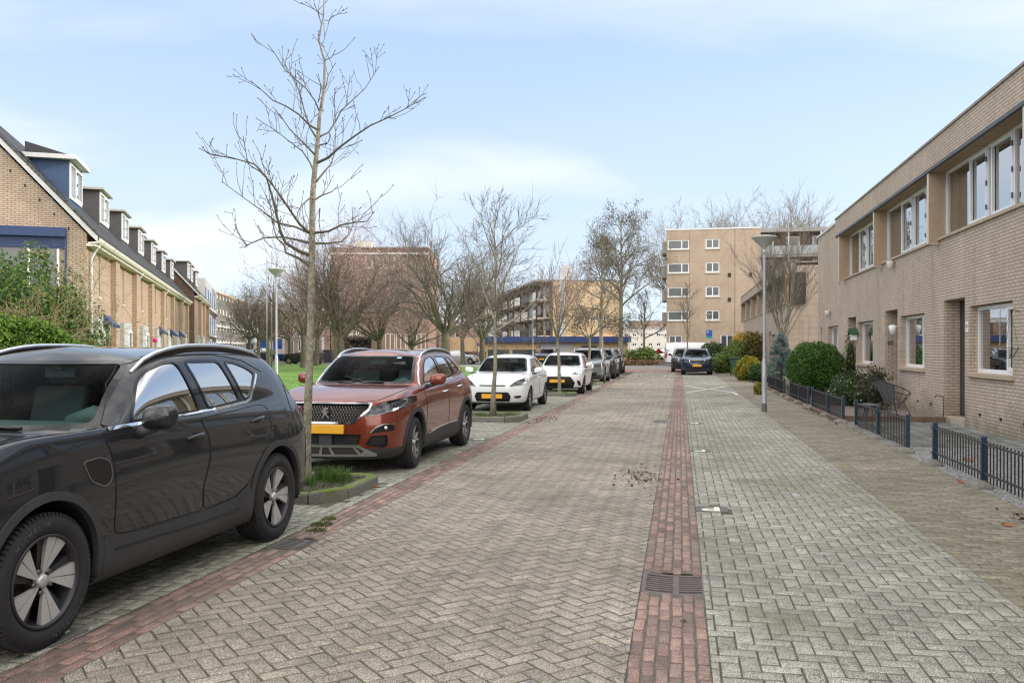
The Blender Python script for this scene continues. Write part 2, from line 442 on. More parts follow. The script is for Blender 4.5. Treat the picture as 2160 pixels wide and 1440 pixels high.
# wheels -------------------------------------------------------------
def make_wheel(S, style, parent, x, y, z, steer=0):
    r, w = S['wr'], S.get('tw', .225); rr = r*S.get('rimf', .665)
    sgn = 1 if y > 0 else -1
    t = MB()
    prof = [(rr+.004, w/2-.012), (rr+.02, w/2+.0), (lerp(rr,r,.45), w/2+.008), (lerp(rr,r,.8), w/2+.0), (r-.016, w/2-.012), (r-.004, w/2-.035)]
    tread = []
    for k, yy in enumerate(np.linspace(w/2-.04, -w/2+.04, 9)):
        g = .008 if k in (2, 4, 6) else 0
        if g: tread += [(r, yy+.006), (r-g, yy+.004), (r-g, yy-.004), (r, yy-.006)]
        else: tread.append((r, yy))
    full = prof+tread+[(a, -b) for a, b in prof[::-1]]
    seg = S.get('wseg', 56)
    t.lathe(full, seg, axis='y')
    if S.get('lug'):
        nl = 76
        for k in range(nl):            # shoulder tread blocks
            a = 2*math.pi*k/nl; ca, sa = math.cos(a), math.sin(a); tx, tz = -sa, ca
            for s_ in (1, -1):
                y0 = s_*(w/2-.005); y1 = s_*(w/2-.045); hw = .0085*r/.35
                vs = []
                for (rad, yy) in ((r-.022, y0), (r+.0035, y0-s_*.012), (r+.0035, y1), (r-.004, y1)):
                    for q in (-hw, hw): vs.append((rad*ca+tx*q, yy, rad*sa+tz*q))
                t.add(vs, [(0,1,3,2),(2,3,5,4),(4,5,7,6),(0,2,4,6),(1,7,5,3)])
    ty = t.build('wheel', MATS['tyre'], parent, fix=True)
    ty.location = (x, y-sgn*w/2, z); ty.rotation_euler = (0, 0, steer)
    # rim: face looks to +y*sgn
    b = MB(); f = w/2-.012
    def P(rad, ang, dep): return (rad*math.cos(ang), sgn*(f-dep), rad*math.sin(ang))
    b.lathe([(rr+.006, sgn*(f+.004)), (rr+.004, sgn*(f+.012)), (rr-.010, sgn*(f+.010)), (rr-.016, sgn*(f-.02)), (rr-.03, sgn*(f-.10)), (rr-.03, sgn*(-w/2+.02)), (0.0, sgn*(-w/2+.02))], S.get('rseg', 48), axis='y', mi=0)
    # brake disc
    b.lathe([(0.0, sgn*(f-.125)), (rr*.68, sgn*(f-.125)), (rr*.68, sgn*(f-.14)), (0, sgn*(f-.14))], 28, axis='y', mi=2)
    def spoke(poly, dep, th, mi):
        """poly of (radius factor, angle) ; flat plate following slight dish"""
        fr = [P(rr*q[0], q[1], dep+ (1-q[0])*.022) for q in poly]; bk = [P(rr*q[0], q[1], dep+th) for q in poly]
        n = len(poly); b.add(fr+bk, [tuple(range(n)), tuple(range(n, 2*n))[::-1]]+[(i,(i+1)%n,n+(i+1)%n,n+i) for i in range(n)], mi)
    D = math.radians
    n = 5
    for k in range(n):
        a = 2*math.pi*k/n + D(S.get('wrot', 90))
        if style == 'blade':     # broad machined wedges in pairs with dark blades between
            spoke([(.14,a-D(14)),(.99,a-D(33)),(.99,a-D(14.5)),(.16,a-D(3))], .004, .03, 1)
            spoke([(.16,a-D(1)),(.99,a-D(13.0)),(.99,a+D(4)),(.16,a+D(12))], .004, .03, 1)
            spoke([(.15,a+D(10)),(.95,a+D(4)),(.95,a+D(17)),(.2,a+D(30))], .026, .04, 0)
        elif style == 'twin':
            for s_ in (-1, 1):
                spoke([(.14,a+s_*D(3)),(.55,a+s_*D(2.2)),(.97,a+s_*D(9)),(.97,a+s_*D(17)),(.60,a+s_*D(12)),(.16,a+s_*D(26))][::s_], .006, .035, 1)
            spoke([(.2,a-D(18)),(.93,a-D(14)),(.93,a+D(14)),(.2,a+D(18))], .03, .02, 0)
        else:                    # plain ten-spoke cover / alloy
            for q in (-18, 18):
                spoke([(.15,a+D(q-12)),(.97,a+D(q-8)),(.97,a+D(q+8)),(.15,a+D(q+12))], .008, .03, 1)
    b.lathe([(rr*.0, sgn*(f-.004)), (rr*.12, sgn*(f-.004)), (rr*.15, sgn*(f-.014)), (rr*.17, sgn*(f-.05))], 20, axis='y', mi=1)
    for k in range(5):
        a = 2*math.pi*(k+.5)/5+D(S.get('wrot', 90)); c = P(rr*.25, a, .012)
        b.tube([c, (c[0], c[1]-sgn*.03, c[2])], .013, 6, mi=2)
    rim = b.build('rim', [MATS['rim_dark'], MATS[S.get('rimmat', 'rim_silver')], MATS['brake']], ty)
    for p in rim.data.polygons: pass
    bm = bmesh.new(); bm.from_mesh(rim.data); bmesh.ops.recalc_face_normals(bm, faces=bm.faces); bm.to_mesh(rim.data); bm.free()
    return ty

def proj_patch(bvh, pts2, axis, s, off):
    out = []
    for a, b in pts2:
        if axis == 'y': o, d = Vector((a, s*3, b)), Vector((0, -s, 0))
        elif axis == 'x': o, d = Vector((-2 if s > 0 else 8, a, b)), Vector((s, 0, 0))
        else: o, d = Vector((a, b, 4)), Vector((0, 0, -1))
        h, n, _, _ = bvh.ray_cast(o, d)
        if h is None: continue
        if n.dot(d) > 0: n = -n
        out.append((h+n*off, n))
    return out
def strip(bvh, line, axis, s, w, off, mb, mi=0, thick=.004):
    """thin band lying on the body along a 2d line"""
    # densify
    P = []
    for i in range(len(line)-1):
        a, b = Vector(line[i]), Vector(line[i+1]); k = max(1, int((b-a).length/.04))
        for q in range(k): P.append(tuple(a.lerp(b, q/k)))
    P.append(line[-1])
    pr = proj_patch(bvh, P, axis, s, off)
    if len(pr) < 2: return
    vs = []; fs = []
    for i, (p, n) in enumerate(pr):
        t = pr[min(i+1,len(pr)-1)][0]-pr[max(i-1,0)][0]
        if t.length < 1e-6: t = Vector((1,0,0))
        c = t.normalized().cross(n).normalized()*(w/2)
        vs += [p+c, p-c, p-c-n*(off+thick), p+c-n*(off+thick)]
    for i in range(len(pr)-1):
        o = i*4
        fs += [(o,o+4,o+5,o+1),(o+1,o+5,o+6,o+2),(o+3,o+7,o+4,o)]
    mb.add(vs, fs, mi, False)

def make_car(S, label, cat='car', group=None):
    lv = S.get('levels', 3)
    root = thing(S.get('name', 'parked_car'), label, cat, (0,0,0), 0, group)
    bm = smooth_body(S, lv)
    bvh = BVHTree.FromBMesh(bm)
    paint = MATS[S['paint']]; clad = MATS['black_plastic']; gl = MATS['car_glass']
    fa, ra, wr = S['fa'], S['ra'], S['wr']; W2 = S['W']/2
    archr = S.get('archr', wr+.045); zax = wr
    parts = {}
    for s in (1, -1):
        side = lambda c, s=s: c.y*s > .35*W2 and c.z < 1.62
        low = lambda c, s=s: c.y*s > .3*W2 and c.z < 1.0
        # wheel openings
        for ax in (fa, ra):
            circ = [(ax+archr+.0, .0), (ax+archr, zax)]+arc(ax, zax+.02, archr, 0, 180, 22)[1:-1]+[(ax-archr, zax), (ax-archr, 0)]
            fcs = cut(bm, circ, 'y', low); bmesh.ops.delete(bm, geom=fcs, context='FACES')
        if S.get('cladding', 0):
            cw = S['cladding']
            for ax, sx in ((fa, 1), (ra, -1)):
                zb = S.get('cladz', .30)
                ring = arc(ax, zax+.02, archr+cw, -8, 188, 24)+[(ax-archr-cw, zb-.08), (ax-archr+.004, zb-.08)]+arc(ax, zax+.02, archr+.001, 184, -4, 24)+[(ax+archr-.004, zb-.08), (ax+archr+cw, zb-.08)]
                fcs = cut(bm, ring, 'y', low)
                mesh_part(take(bm, fcs, .012, .04), 'wheel_arch', clad, root)
            fcs = cut(bm, S['sill'], 'y', low); mesh_part(take(bm, fcs, .014, .03), 'sill_trim', clad, root)
        for P in S.get('doors', []):
            fcs = cut(bm, rounded(P, .05), 'y', lambda c, s=s: c.y*s > .5*W2 and c.z < 1.2)
            d = mesh_part(take(bm, fcs, .0015, .02), 'door', paint, root)
            parts.setdefault('door', []).append((d, s, P))
        for wi, P in enumerate(S['windows']):
            P = rounded(P, .05)
            fcs = cut(bm, P, 'y', side)
            cx_ = sum(p[0] for p in P)/len(P); cz_ = sum(p[1] for p in P)/len(P)
            fr = take(bm, fcs, -.004, 0)
            pane = mesh_part(fr, 'side_window', gl, root)
            if S.get('frame', 1):
                mb = MB(); strip(bvh, P+[P[0]], 'y', s, .022, .004, mb, 0)
                mb.build('window_seal', MATS['gloss_black'], pane)
        if S.get('rearlamp'):
            fcs = cut(bm, rounded(S['rearlamp'], .02), 'y', lambda c, s=s: c.y*s > .5*W2)
            mesh_part(take(bm, fcs, .012, .03), 'tail_light', MATS['lamp_red'], root)
    # windscreen and rear window, cut in front view
    P = rounded(S['screen'], .07, 5)
    fcs = cut(bm, P, 'x', lambda c: S['cowl']-.15 < c.x < S['wtx']+.25 and c.z > S['zcowl']-.03)
    ws = mesh_part(take(bm, fcs, -.003, 0), 'windscreen', MATS['screen_glass'], root)
    mb = MB(); strip(bvh, P+[P[0]], 'x', 1, .045, .0015, mb, 0); mb.build('screen_border', MATS['gloss_black'], ws)
    P = rounded(S['back'], .06, 4)
    fcs = cut(bm, P, 'x', lambda c: c.x > S['rtx']-.2 and c.z > S['ztail']-.05)
    mesh_part(take(bm, fcs, -.003, 0), 'rear_window', gl, root)
    # front details in front view
    fcond = lambda c: c.x < .95 and c.z < 1.05
    def mir(P): return [(-a, b) for a, b in P][::-1]
    for (nm, P, off, m, both) in S.get('front', []):
        for Q in ((P, mir(P)) if both else (P,)):
            Q = rounded(Q, .02, 3)
            fcs = cut(bm, Q, 'x', fcond)
            r = take(bm, fcs, off, .03 if off > 0 else -(-off+.012))
            mesh_part(r, nm, MATS[m], root, True)
    if S.get('clad_low'):          # dark lower bumper
        zc = S['clad_low']
        for cond in ((lambda c: c.x < fa-.3 and c.z < .7), (lambda c: c.x > ra+.3 and c.z < .7)):
            fcs = cut(bm, [(-1.2, .0), (1.2, .0), (1.2, zc), (-1.2, zc)], 'x', cond)
            mesh_part(take(bm, fcs, .004, .02), 'bumper_trim', clad, root)
    # bonnet
    if S.get('bonnet'):
        fcs = cut(bm, rounded(S['bonnet'], .06), 'z', lambda c: c.z > .8 and c.x < S['abase'] and c.z < S['zcowl']+.1)
        fcs = [f for f in fcs if f.calc_center_median().x < S['abase']]
        mesh_part(take(bm, fcs, .002, .02), 'bonnet', paint, root)
    me = bpy.data.meshes.new('body'); bmesh.ops.dissolve_degenerate(bm, dist=1e-5, edges=bm.edges); bm.to_mesh(me); bm.free()
    me.materials.append(paint); bo = bpy.data.objects.new('body', me); COL.objects.link(bo); bo.parent = root
    # panel gaps
    mb = MB()
    for s in (1, -1):
        for P in S.get('doors', []):
            Q = rounded(P, .05); strip(bvh, Q+[Q[0]], 'y', s, .007, .003, mb, 0, .006)
        for ln in S.get('gaps', []): strip(bvh, ln, 'y', s, .006, .003, mb, 0, .006)
    for ln in S.get('gapsx', []):
        strip(bvh, ln, 'x', 1, .007, .003, mb, 0, .006); strip(bvh, mir(ln), 'x', 1, .007, .003, mb, 0, .006)
    if S.get('bonnet'):
        Q = rounded(S['bonnet'], .06)
        strip(bvh, [q for q in Q if q[0] < S['cowl']-.02], 'z', 1, .008, .003, mb, 0, .006)
    if mb.v: mb.build('panel_gap', MATS['seam'], bo)
    # chrome
    for ln, w in S.get('chrome', []):
        for s in (1, -1): mb = MB(); strip(bvh, ln, 'y', s, w, .006, mb, 0); mb.build('chrome_strip', MATS['chrome'], root)
    if S.get('flap'):
        Q = rounded(S['flap'], .035)
        pr = proj_patch(bvh, Q, 'y', -1, .003); mb = MB(); mb.add([p for p, n in pr], [tuple(range(len(pr)))[::-1]], 0, True); fl = mb.build('charging_flap', MATS['gloss_black'], root, fix=True)
        mb = MB(); strip(bvh, Q+[Q[0]], 'y', -1, .007, .005, mb, 0); mb.build('flap_rim', MATS['chrome_dull'], fl)
    mb = MB()
    for ln, w in S.get('chromex', []):
        strip(bvh, ln, 'x', 1, w, .008, mb, 0); strip(bvh, mir(ln), 'x', 1, w, .008, mb, 0)
    if mb.v: mb.build('chrome_trim', MATS['chrome'], root)
    # handles
    for k, (hx, hz) in enumerate(S.get('handles', [])):
        for s in (1, -1):
            pr = proj_patch(bvh, [(hx-.10, hz-.01), (hx, hz), (hx+.10, hz+.01)], 'y', s, .0)
            if len(pr) < 3: continue
            mb = MB(); n = pr[1][1]
            pts = [pr[0][0]-n*.003, pr[0][0].lerp(pr[1][0], .35)+n*.022, pr[1][0]+n*.03, pr[2][0].lerp(pr[1][0], .35)+n*.026, pr[2][0]-n*.003]
            mb.tube(pts, [.010,.014,.016,.014,.010], 8)
            door = next((d for d, ss, P in parts.get('door', []) if d and ss == s and in_poly(hx, hz, P)), None)
            mb.build('handle', MATS[S.get('handlemat', S['paint'])], door or root)
            mb2 = MB(); c = pr[1][0]+n*.0015; e1 = (pr[2][0]-pr[0][0]).normalized(); e2 = n.cross(e1)
            mb2.add([c+e1*math.cos(t*.3927*1)*.07+e2*math.sin(t*.3927)*.028 for t in range(16)], [tuple(range(16))], 0)
            mb2.build('handle_recess', MATS['seam'], door or root, fix=True)
    # mirrors
    mx, mz = S['mirror']
    for s in (1, -1):
        pr = proj_patch(bvh, [(mx, mz-.10)], 'y', s, 0)
        b0 = pr[0][0] if pr else Vector((mx, s*W2*.9, mz-.1))
        c = Vector((mx+.02, s*(W2+.085), mz))
        mb = MB(); mb.tube([b0-Vector((0,s*.01,0)), b0+Vector((.0, s*.045, .015)), c+Vector((.01,-s*.03,-.055))], [.04,.03,.035], 8, 0)
        foot = mb.build('mirror_foot', clad, None)
        q = MB(); prof = []
        n_ = 9
        for i in range(n_):           # rounded housing
            t = i/(n_-1); rr_ = math.sin(math.pi*min(.999, .10+.86*t))**.42
            prof.append((t, rr_))
        vs = []; seg = 16
        for t, rr_ in prof:
            for k in range(seg):
                a = 2*math.pi*k/seg; ca, sa = math.cos(a), math.sin(a)
                yy = abs(ca)**.62*(1 if ca > 0 else -1); zz = abs(sa)**.62*(1 if sa > 0 else -1)
                vs.append((c.x+(t-.5)*.115*(1)+.012*yy, c.y+s*(yy*.115*rr_), c.z+zz*.078*rr_+ (0.01*(yy))))
        fs = [(i*seg+k, i*seg+(k+1)%seg, (i+1)*seg+(k+1)%seg, (i+1)*seg+k) for i in range(n_-1) for k in range(seg)]
        fs.append(tuple(range(seg))[::-1])
        q.add(vs, fs, 0, True); hz_ = q.build('wing_mirror', MATS[S.get('mirrorpaint', S['paint'])], root, fix=True)
        q = MB(); q.add(vs[-seg:], [tuple(range(seg))]); q.build('mirror_glass', MATS['chrome'], hz_)
        foot.parent = hz_
    # roof rails
    if S.get('rail'):
        x0, x1, zr0 = S['rail']; wt = W2*S.get('wtop', .70)
        for s in (1, -1):
            pts = []; rd = []
            for i in range(15):
                t = i/14; x = lerp(x0, x1, t)
                h = bvh.ray_cast(Vector((x, s*wt*S.get('raily', .93), 3)), Vector((0,0,-1)))[0]
                z = (h.z if h else zr0)
                lift = .052*min(1, math.sin(math.pi*t)**.45*1.05) if 0 < t < 1 else -.006
                pts.append((x, s*wt*S.get('raily', .93), z+lift)); rd.append(.016)
            mb = MB(); mb.tube(pts, rd, 10)
            for sc_ in (0,):
                pass
            # skirt under the rail
            for i in range(14):
                a, b = Vector(pts[i]), Vector(pts[i+1]); dn = .05
                mb.quad(a+Vector((0,s*.006,0)), b+Vector((0,s*.006,0)), b+Vector((0,s*.006,-dn)), a+Vector((0,s*.006,-dn)), 1)
            mb.build('roof_rail', [MATS[S.get('railmat','rail_metal')], MATS['gloss_black']], root)
    for ln, w in S.get('grooves', []):
        for s in (1, -1): mb = MB(); strip(bvh, ln, 'y', s, w, .020, mb, 0); mb.build('sill_groove', MATS['gloss_black'], root)
    # floor, wheel housings
    mb = MB(); mb.box(.35, S['L']-.3, -W2*.80, W2*.80, .21, .34)
    for ax in (fa, ra):
        for s in (1, -1):
            seg = 20; vs = []
            for k in range(seg+1):
                a = math.pi*(-.08+1.16*k/seg)
                for yy in (W2*.975, W2*.60): vs.append((ax+(archr+.012)*math.cos(a), s*yy, zax+.02+(archr+.012)*math.sin(a)))
            mb.add(vs, [(2*k, 2*k+1, 2*k+3, 2*k+2) for k in range(seg)])
            cap = [vs[2*k+1] for k in range(seg+1)]; mb.add(cap, [tuple(range(seg+1))])
    mb.build('underbody', MATS['under'], root)
    # interior
    if S.get('interior', 1):
        zb = S['zb0']; cab = MB()
        ci = S['cowl']
        cab.box(ci+.25, S['bx']-.35, -W2*.78, W2*.78, .34, .50)
        prof = [(ci+.02, zb-.10), (ci+.16, zb-.015), (ci+.50, zb+.0), (ci+.68, zb-.06), (ci+.72, zb-.28), (ci+.3, .45)]
        cab.extr([(x, -W2*.76, z) for x, z in prof], (0, W2*1.52, 0))
        # instrument hood
        cab.tube([(ci+.52, -.52*W2*1-.18, zb-.01), (ci+.52, -.52*W2, zb+.035), (ci+.52, -.52*W2+.18, zb-.01)], [.05,.07,.05], 8)
        cab.build('dashboard', MATS['dash'], root)
        for (sx, sy) in ((ci+1.05, .40*W2), (ci+1.05, -.40*W2), (ci+1.85, .42*W2), (ci+1.85, -.42*W2)):
            st = MB(); zt_ = S['zgt']
            bk = [(sx-.02, .5), (sx+.10, .5), (sx+.30, zb+.18), (sx+.22, zb+.20)]
            st.extr([(x, sy-.22, z) for x, z in bk], (0, .44, 0)); st.box(sx-.5, sx+.05, sy-.24, sy+.24, .42, .60)
            so = st.build('seat', MATS['seat'], root, bevel=.03)
            hd = MB(); hz = zb+.31; 
            if hz+.12 > zt_+.02: hz = zt_-.10
            hd.box(sx+.22, sx+.32, sy-.13, sy+.13, hz-.10, hz+.09); ho = hd.build('headrest', MATS['seat'], so, bevel=.04)
            hd = MB()
        sw = MB(); cy = .42*W2 if S.get('lhd', 1) else -.42*W2
        cy = -.42*W2*(-1)
        cc = Vector((ci+.80, -cy if False else S.get('wheely', -.42)*W2, zb-.06)); pts = []
        e1 = Vector((0,1,0)); e2 = Vector((.42, 0, .90)).normalized()
        for k in range(25): a = 2*math.pi*k/24; pts.append(cc+e1*math.cos(a)*.18+e2*math.sin(a)*.18)
        sw.tube(pts, .014, 8, cap=False); sw.tube([cc+e1*.17, cc-e1*.17], .02, 6); sw.tube([cc, cc-e2*.16], .02, 6)
        sw.build('steering_wheel', MATS['dash'], root)
        im = MB(); im.box(S['wtx']+.02, S['wtx']+.06, -.12, .12, S['zgt']-.13, S['zgt']-.06); im.box(S['wtx']-.02, S['wtx']+.10, -.05, .05, S['zgt']-.08, S['zgt']+.0)
        im.build('rear_view_mirror', MATS['dash'], root, bevel=.01)
    # wipers
    mb = MB()
    for y0, y1, up in ((-.35, .25, .05), (.32, -.05, .03)):
        pr = proj_patch(bvh, [(y0*W2/.92, S['zcowl']+.015), ((y0+y1)/2, S['zcowl']+.03), (y1, S['zcowl']+.045+up)], 'x', 1, .018)
        if len(pr) == 3: mb.tube([p for p, n in pr], [.012,.007,.005], 6)
    if mb.v: mb.build('wiper', MATS['gloss_black'], root)
    # plate
    if S.get('plate'):
        py, pz, px_ = S['plate']
        mb = MB(); mb.box(px_-.012, px_+.03, -.26, .26, pz-.055, pz+.055); mb.build('number_plate', MATS['plate_yellow'], root, bevel=.004)
    for ax in (fa, ra):
        for s in (1, -1):
            make_wheel(S, S.get('wheel', 'plain'), root, ax, s*(W2-S.get('tuck', .02)), wr, (S.get('steer', 0) if ax == fa else 0))
    return root, bvh

def place_car(o, X, Yfront, rz=90):
    o.location = (X, Yfront, 0); o.rotation_euler = (0, 0, math.radians(rz))
# ---------- car materials and the cars themselves ----------
def paint(name, col, metal=.0, rough=.28, coat=1.0, flake=0):
    m = mat(name, col, rough, metal, .15, coat=coat, back=(.02,.02,.02))
    return m
mat('tyre', (.018,.018,.019), .85, bump=.3, bscale=90, nscale=8, namp=.25)
mat('rim_silver', (.50,.50,.50), .35, .45, nscale=30, namp=.06)
mat('rim_dark', (.035,.035,.038), .45, .3)
mat('brake', (.16,.15,.15), .45, .8)
mat('black_plastic', (.034,.035,.037), .62, bump=.12, bscale=300, nscale=6, namp=.2)
mat('gloss_black', (.008,.008,.009), .12)
mat('seam', (.004,.004,.004), .8)
mat('chrome', (.78,.78,.79), .10, 1)
mat('chrome_dull', (.25,.25,.25), .3, .8)
mat('rail_metal', (.72,.72,.72), .22, 1)
mat('under', (.008,.008,.008), .95)
mat('dash', (.07,.085,.085), .6)
mat('seat', (.085,.09,.095), .85)
mat('plate_yellow', (.72,.36,.02), .45, nscale=7, namp=.08)
mat('lamp_red', (.42,.01,.012), .12, coat=1)
mat('lamp_housing', (.05,.05,.055), .25, .4)
mat('lamp_white', (.8,.8,.8), .08, 1)
mat('grille_black', (.012,.012,.013), .4)
mat('silver_trim', (.5,.5,.51), .3, .9)
glass('car_glass', (.20,.25,.24), boost=.62)
glass('screen_glass', (.62,.80,.77), boost=.0, blend=.09)
glass('lamp_glass', (.85,.88,.9), boost=.02, blend=.25)
paint('paint_grey', (.011,.012,.015), .0, .45)
paint('paint_copper', (.185,.037,.019), .35, .24)
paint('paint_white', (.72,.74,.77), 0, .3)
paint('paint_pearl', (.74,.74,.73), 0, .3)
paint('paint_steel', (.20,.22,.24), .6, .3)
paint('paint_dark', (.035,.038,.042), .5, .3)
paint('paint_navy', (.012,.035,.075), .5, .28)
paint('paint_plum', (.035,.030,.055), .5, .3)
paint('paint_red', (.40,.02,.02), .1, .3)
paint('paint_silver', (.50,.51,.52), .6, .3)
paint('paint_blue', (.02,.10,.30), .2, .3)

VOLVO = dict(name='parked_car', L=4.40, W=1.86, H=1.625, fa=.87, ra=3.52, wr=.358, tw=.235, levels=3, paint='paint_grey',
    zlip=.93, zb0=1.125, zb1=1.17, bsh=.004, ztail=1.15, zcowl=1.09, cowl=1.28, abase=1.60, bx=4.27, wback=.70, wtx=2.06, zgt=1.525, rtx=3.98, zrt=1.50,
    wtop=.735, wbase=.885, w5=.968, w5b=.925, rise=.055, arc=.03, waist=.945, archr=.405, cladding=.050, cladz=.34, kick=.07, lipup=.05, hoodup=.04,
    sill=[(1.24,.24),(1.33,.50),(1.50,.475),(1.7,.455),(2.42,.44),(2.85,.46),(3.04,.53),(3.18,.24)],
    doors=[[(1.36,1.075),(1.41,.98),(1.425,.86),(1.425,.50),(1.54,.475),(2.41,.455),(2.395,.62),(2.47,.82),(2.47,.98),(2.40,1.095)],
           [(2.41,1.098),(2.48,.98),(2.48,.82),(2.405,.62),(2.42,.455),(2.84,.472),(3.06,.56),(3.14,.66),(3.30,.82),(3.42,.95),(3.42,1.12),(3.3,1.14)]],
    windows=[[(1.69,1.135),(1.80,1.27),(1.92,1.38),(2.06,1.455),(2.25,1.50),(2.37,1.505),(2.47,1.15)],
             [(2.47,1.505),(2.92,1.50),(3.06,1.185),(2.59,1.155)],
             [(3.00,1.497),(3.16,1.485),(3.32,1.44),(3.42,1.39),(3.22,1.20),(3.13,1.19)]],
    screen=[(-.70,1.12),(.70,1.12),(.575,1.505),(-.575,1.505)], back=[(-.56,1.19),(.56,1.19),(.50,1.44),(-.50,1.44)],
    rearlamp=[(4.13,1.06),(4.50,1.10),(4.50,.90),(4.26,.93)],
    bonnet=[(.22,-.62),(.35,-.74),(.9,-.80),(1.36,-.80),(1.28,-.72),(1.25,0),(1.28,.72),(1.36,.80),(.9,.80),(.35,.74),(.22,.62)],
    clad_low=.40, rail=(1.96,3.72,1.6), raily=.93, mirror=(1.70,1.165), handles=[(2.30,.985),(3.20,1.03)], mirrorpaint='paint_grey',
    flap=[(1.15,.955),(1.30,.965),(1.385,.93),(1.39,.82),(1.32,.79),(1.20,.84)], grooves=[([(1.42,.405),(2.4,.37),(2.9,.375)], .006)],
    chrome=[([(1.42,1.116),(1.7,1.122),(2.4,1.138),(2.8,1.152),(3.14,1.172),(3.22,1.19),(3.44,1.385)], .022)],
    gaps=[[(4.02,1.42),(3.86,1.12),(3.86,.98)], [(1.36,1.075),(1.0,1.03),(.45,.95)], [(1.53,1.10),(1.64,1.22),(1.78,1.37),(1.95,1.48),(2.2,1.54),(2.9,1.55),(3.3,1.50),(3.55,1.40)]],
    wheel='blade', wseg=96, rseg=64, lug=True, rimf=.68, wrot=80, steer=0, plate=(0,.55,-.02),
    front=[('grille', [(-.42,.60),(.42,.60),(.45,.82),(-.45,.82)], -.03, 'grille_black', False), ('headlight', [(.50,.72),(.52,.86),(.86,.88),(.90,.80),(.82,.74)], .004, 'lamp_white', True)])
PEUG = dict(name='parked_car', L=4.43, W=1.84, H=1.60, fa=.93, ra=3.65, wr=.345, tw=.23, levels=3, paint='paint_copper',
    zlip=.925, zb0=1.08, zb1=1.16, ztail=1.16, zcowl=1.10, cowl=1.16, abase=1.46, bx=4.22, wback=.70, wtx=1.92, zgt=1.495, rtx=3.85, zrt=1.475,
    wtop=.735, wbase=.865, w5=.968, w5b=.925, rise=.05, arc=.035, waist=.955, archr=.39, cladding=.060, cladz=.34, kick=.05, lipup=.045, hoodup=.05, nose3=.02,nose4=.045,nose5=.10,nose5b=.22,
    sill=[(1.24,.21),(1.31,.40),(1.60,.40),(2.1,.44),(2.64,.455),(3.20,.45),(3.34,.21)],
    doors=[[(1.36,1.05),(1.40,.95),(1.42,.86),(1.43,.42),(2.0,.445),(2.60,.465),(2.60,.62),(2.58,.85),(2.57,1.06)],
           [(2.58,1.065),(2.59,.85),(2.61,.62),(2.61,.465),(3.14,.46),(3.26,.60),(3.42,.74),(3.54,.85),(3.58,1.0),(3.55,1.12)]],
    windows=[[(1.62,1.115),(1.72,1.24),(1.84,1.35),(2.00,1.43),(2.18,1.465),(2.34,1.475),(2.50,1.135)],
             [(2.44,1.477),(2.96,1.47),(3.26,1.185),(2.61,1.14)],
             [(3.05,1.465),(3.26,1.44),(3.62,1.25),(3.42,1.20),(3.34,1.19)]],
    screen=[(-.70,1.12),(.70,1.12),(.585,1.485),(-.585,1.485)], back=[(-.56,1.2),(.56,1.2),(.50,1.42),(-.50,1.42)],
    rearlamp=[(4.04,1.10),(4.50,1.12),(4.50,.93),(4.16,.95)],
    bonnet=[(.14,-.42),(.22,-.62),(.5,-.76),(.95,-.81),(1.30,-.80),(1.22,-.70),(1.16,0),(1.22,.70),(1.30,.80),(.95,.81),(.5,.76),(.22,.62),(.14,.42)],
    clad_low=.345, rail=(1.92,3.70,1.6), raily=.93, mirror=(1.60,1.16), handles=[(2.40,.96),(3.28,1.0)], handlemat='chrome',
    chrome=[([(1.42,1.065),(1.7,1.09),(2.5,1.108),(3.0,1.13),(3.4,1.165),(3.72,1.24)], .020), ([(1.44,1.08),(1.60,1.24),(1.78,1.38),(1.98,1.475),(2.2,1.515),(2.6,1.53),(3.0,1.525),(3.3,1.48),(3.74,1.25)], .022),
            ([(1.55,.395),(1.75,.425),(2.0,.445),(2.6,.46),(3.10,.452)], .030)],
    gaps=[], gapsx=[],
    wheel='twin', wseg=72, rimf=.665, wrot=90, steer=.06, plate=(0,.59,-.025),
    front=[('grille', [(-.54,.895),(.54,.895),(.52,.83),(.34,.675),(-.34,.675),(-.52,.83)], -.035, 'grille_black', False),
           ('lower_grille', [(-.46,.525),(.46,.525),(.40,.385),(-.40,.385)], -.04, 'grille_black', False),
           ('side_grille', [(.50,.40),(.58,.51),(.76,.515),(.76,.39),(.70,.355)], -.03, 'grille_black', True),
           ('fog_light_surround', [(.57,.535),(.63,.60),(.72,.635),(.82,.64),(.835,.57)], .006, 'gloss_black', True),
           ('headlight', [(.45,.745),(.54,.85),(.70,.915),(.895,.965),(.905,.90),(.88,.84),(.80,.80),(.76,.80),(.69,.765)], -.028, 'lamp_housing', True)],
    chromex=[([(-.56,.905),(.56,.905),(.54,.83),(.35,.665),(0,.665)], .024), ([(.57,.545),(.63,.61),(.72,.648),(.83,.652)], .012)])
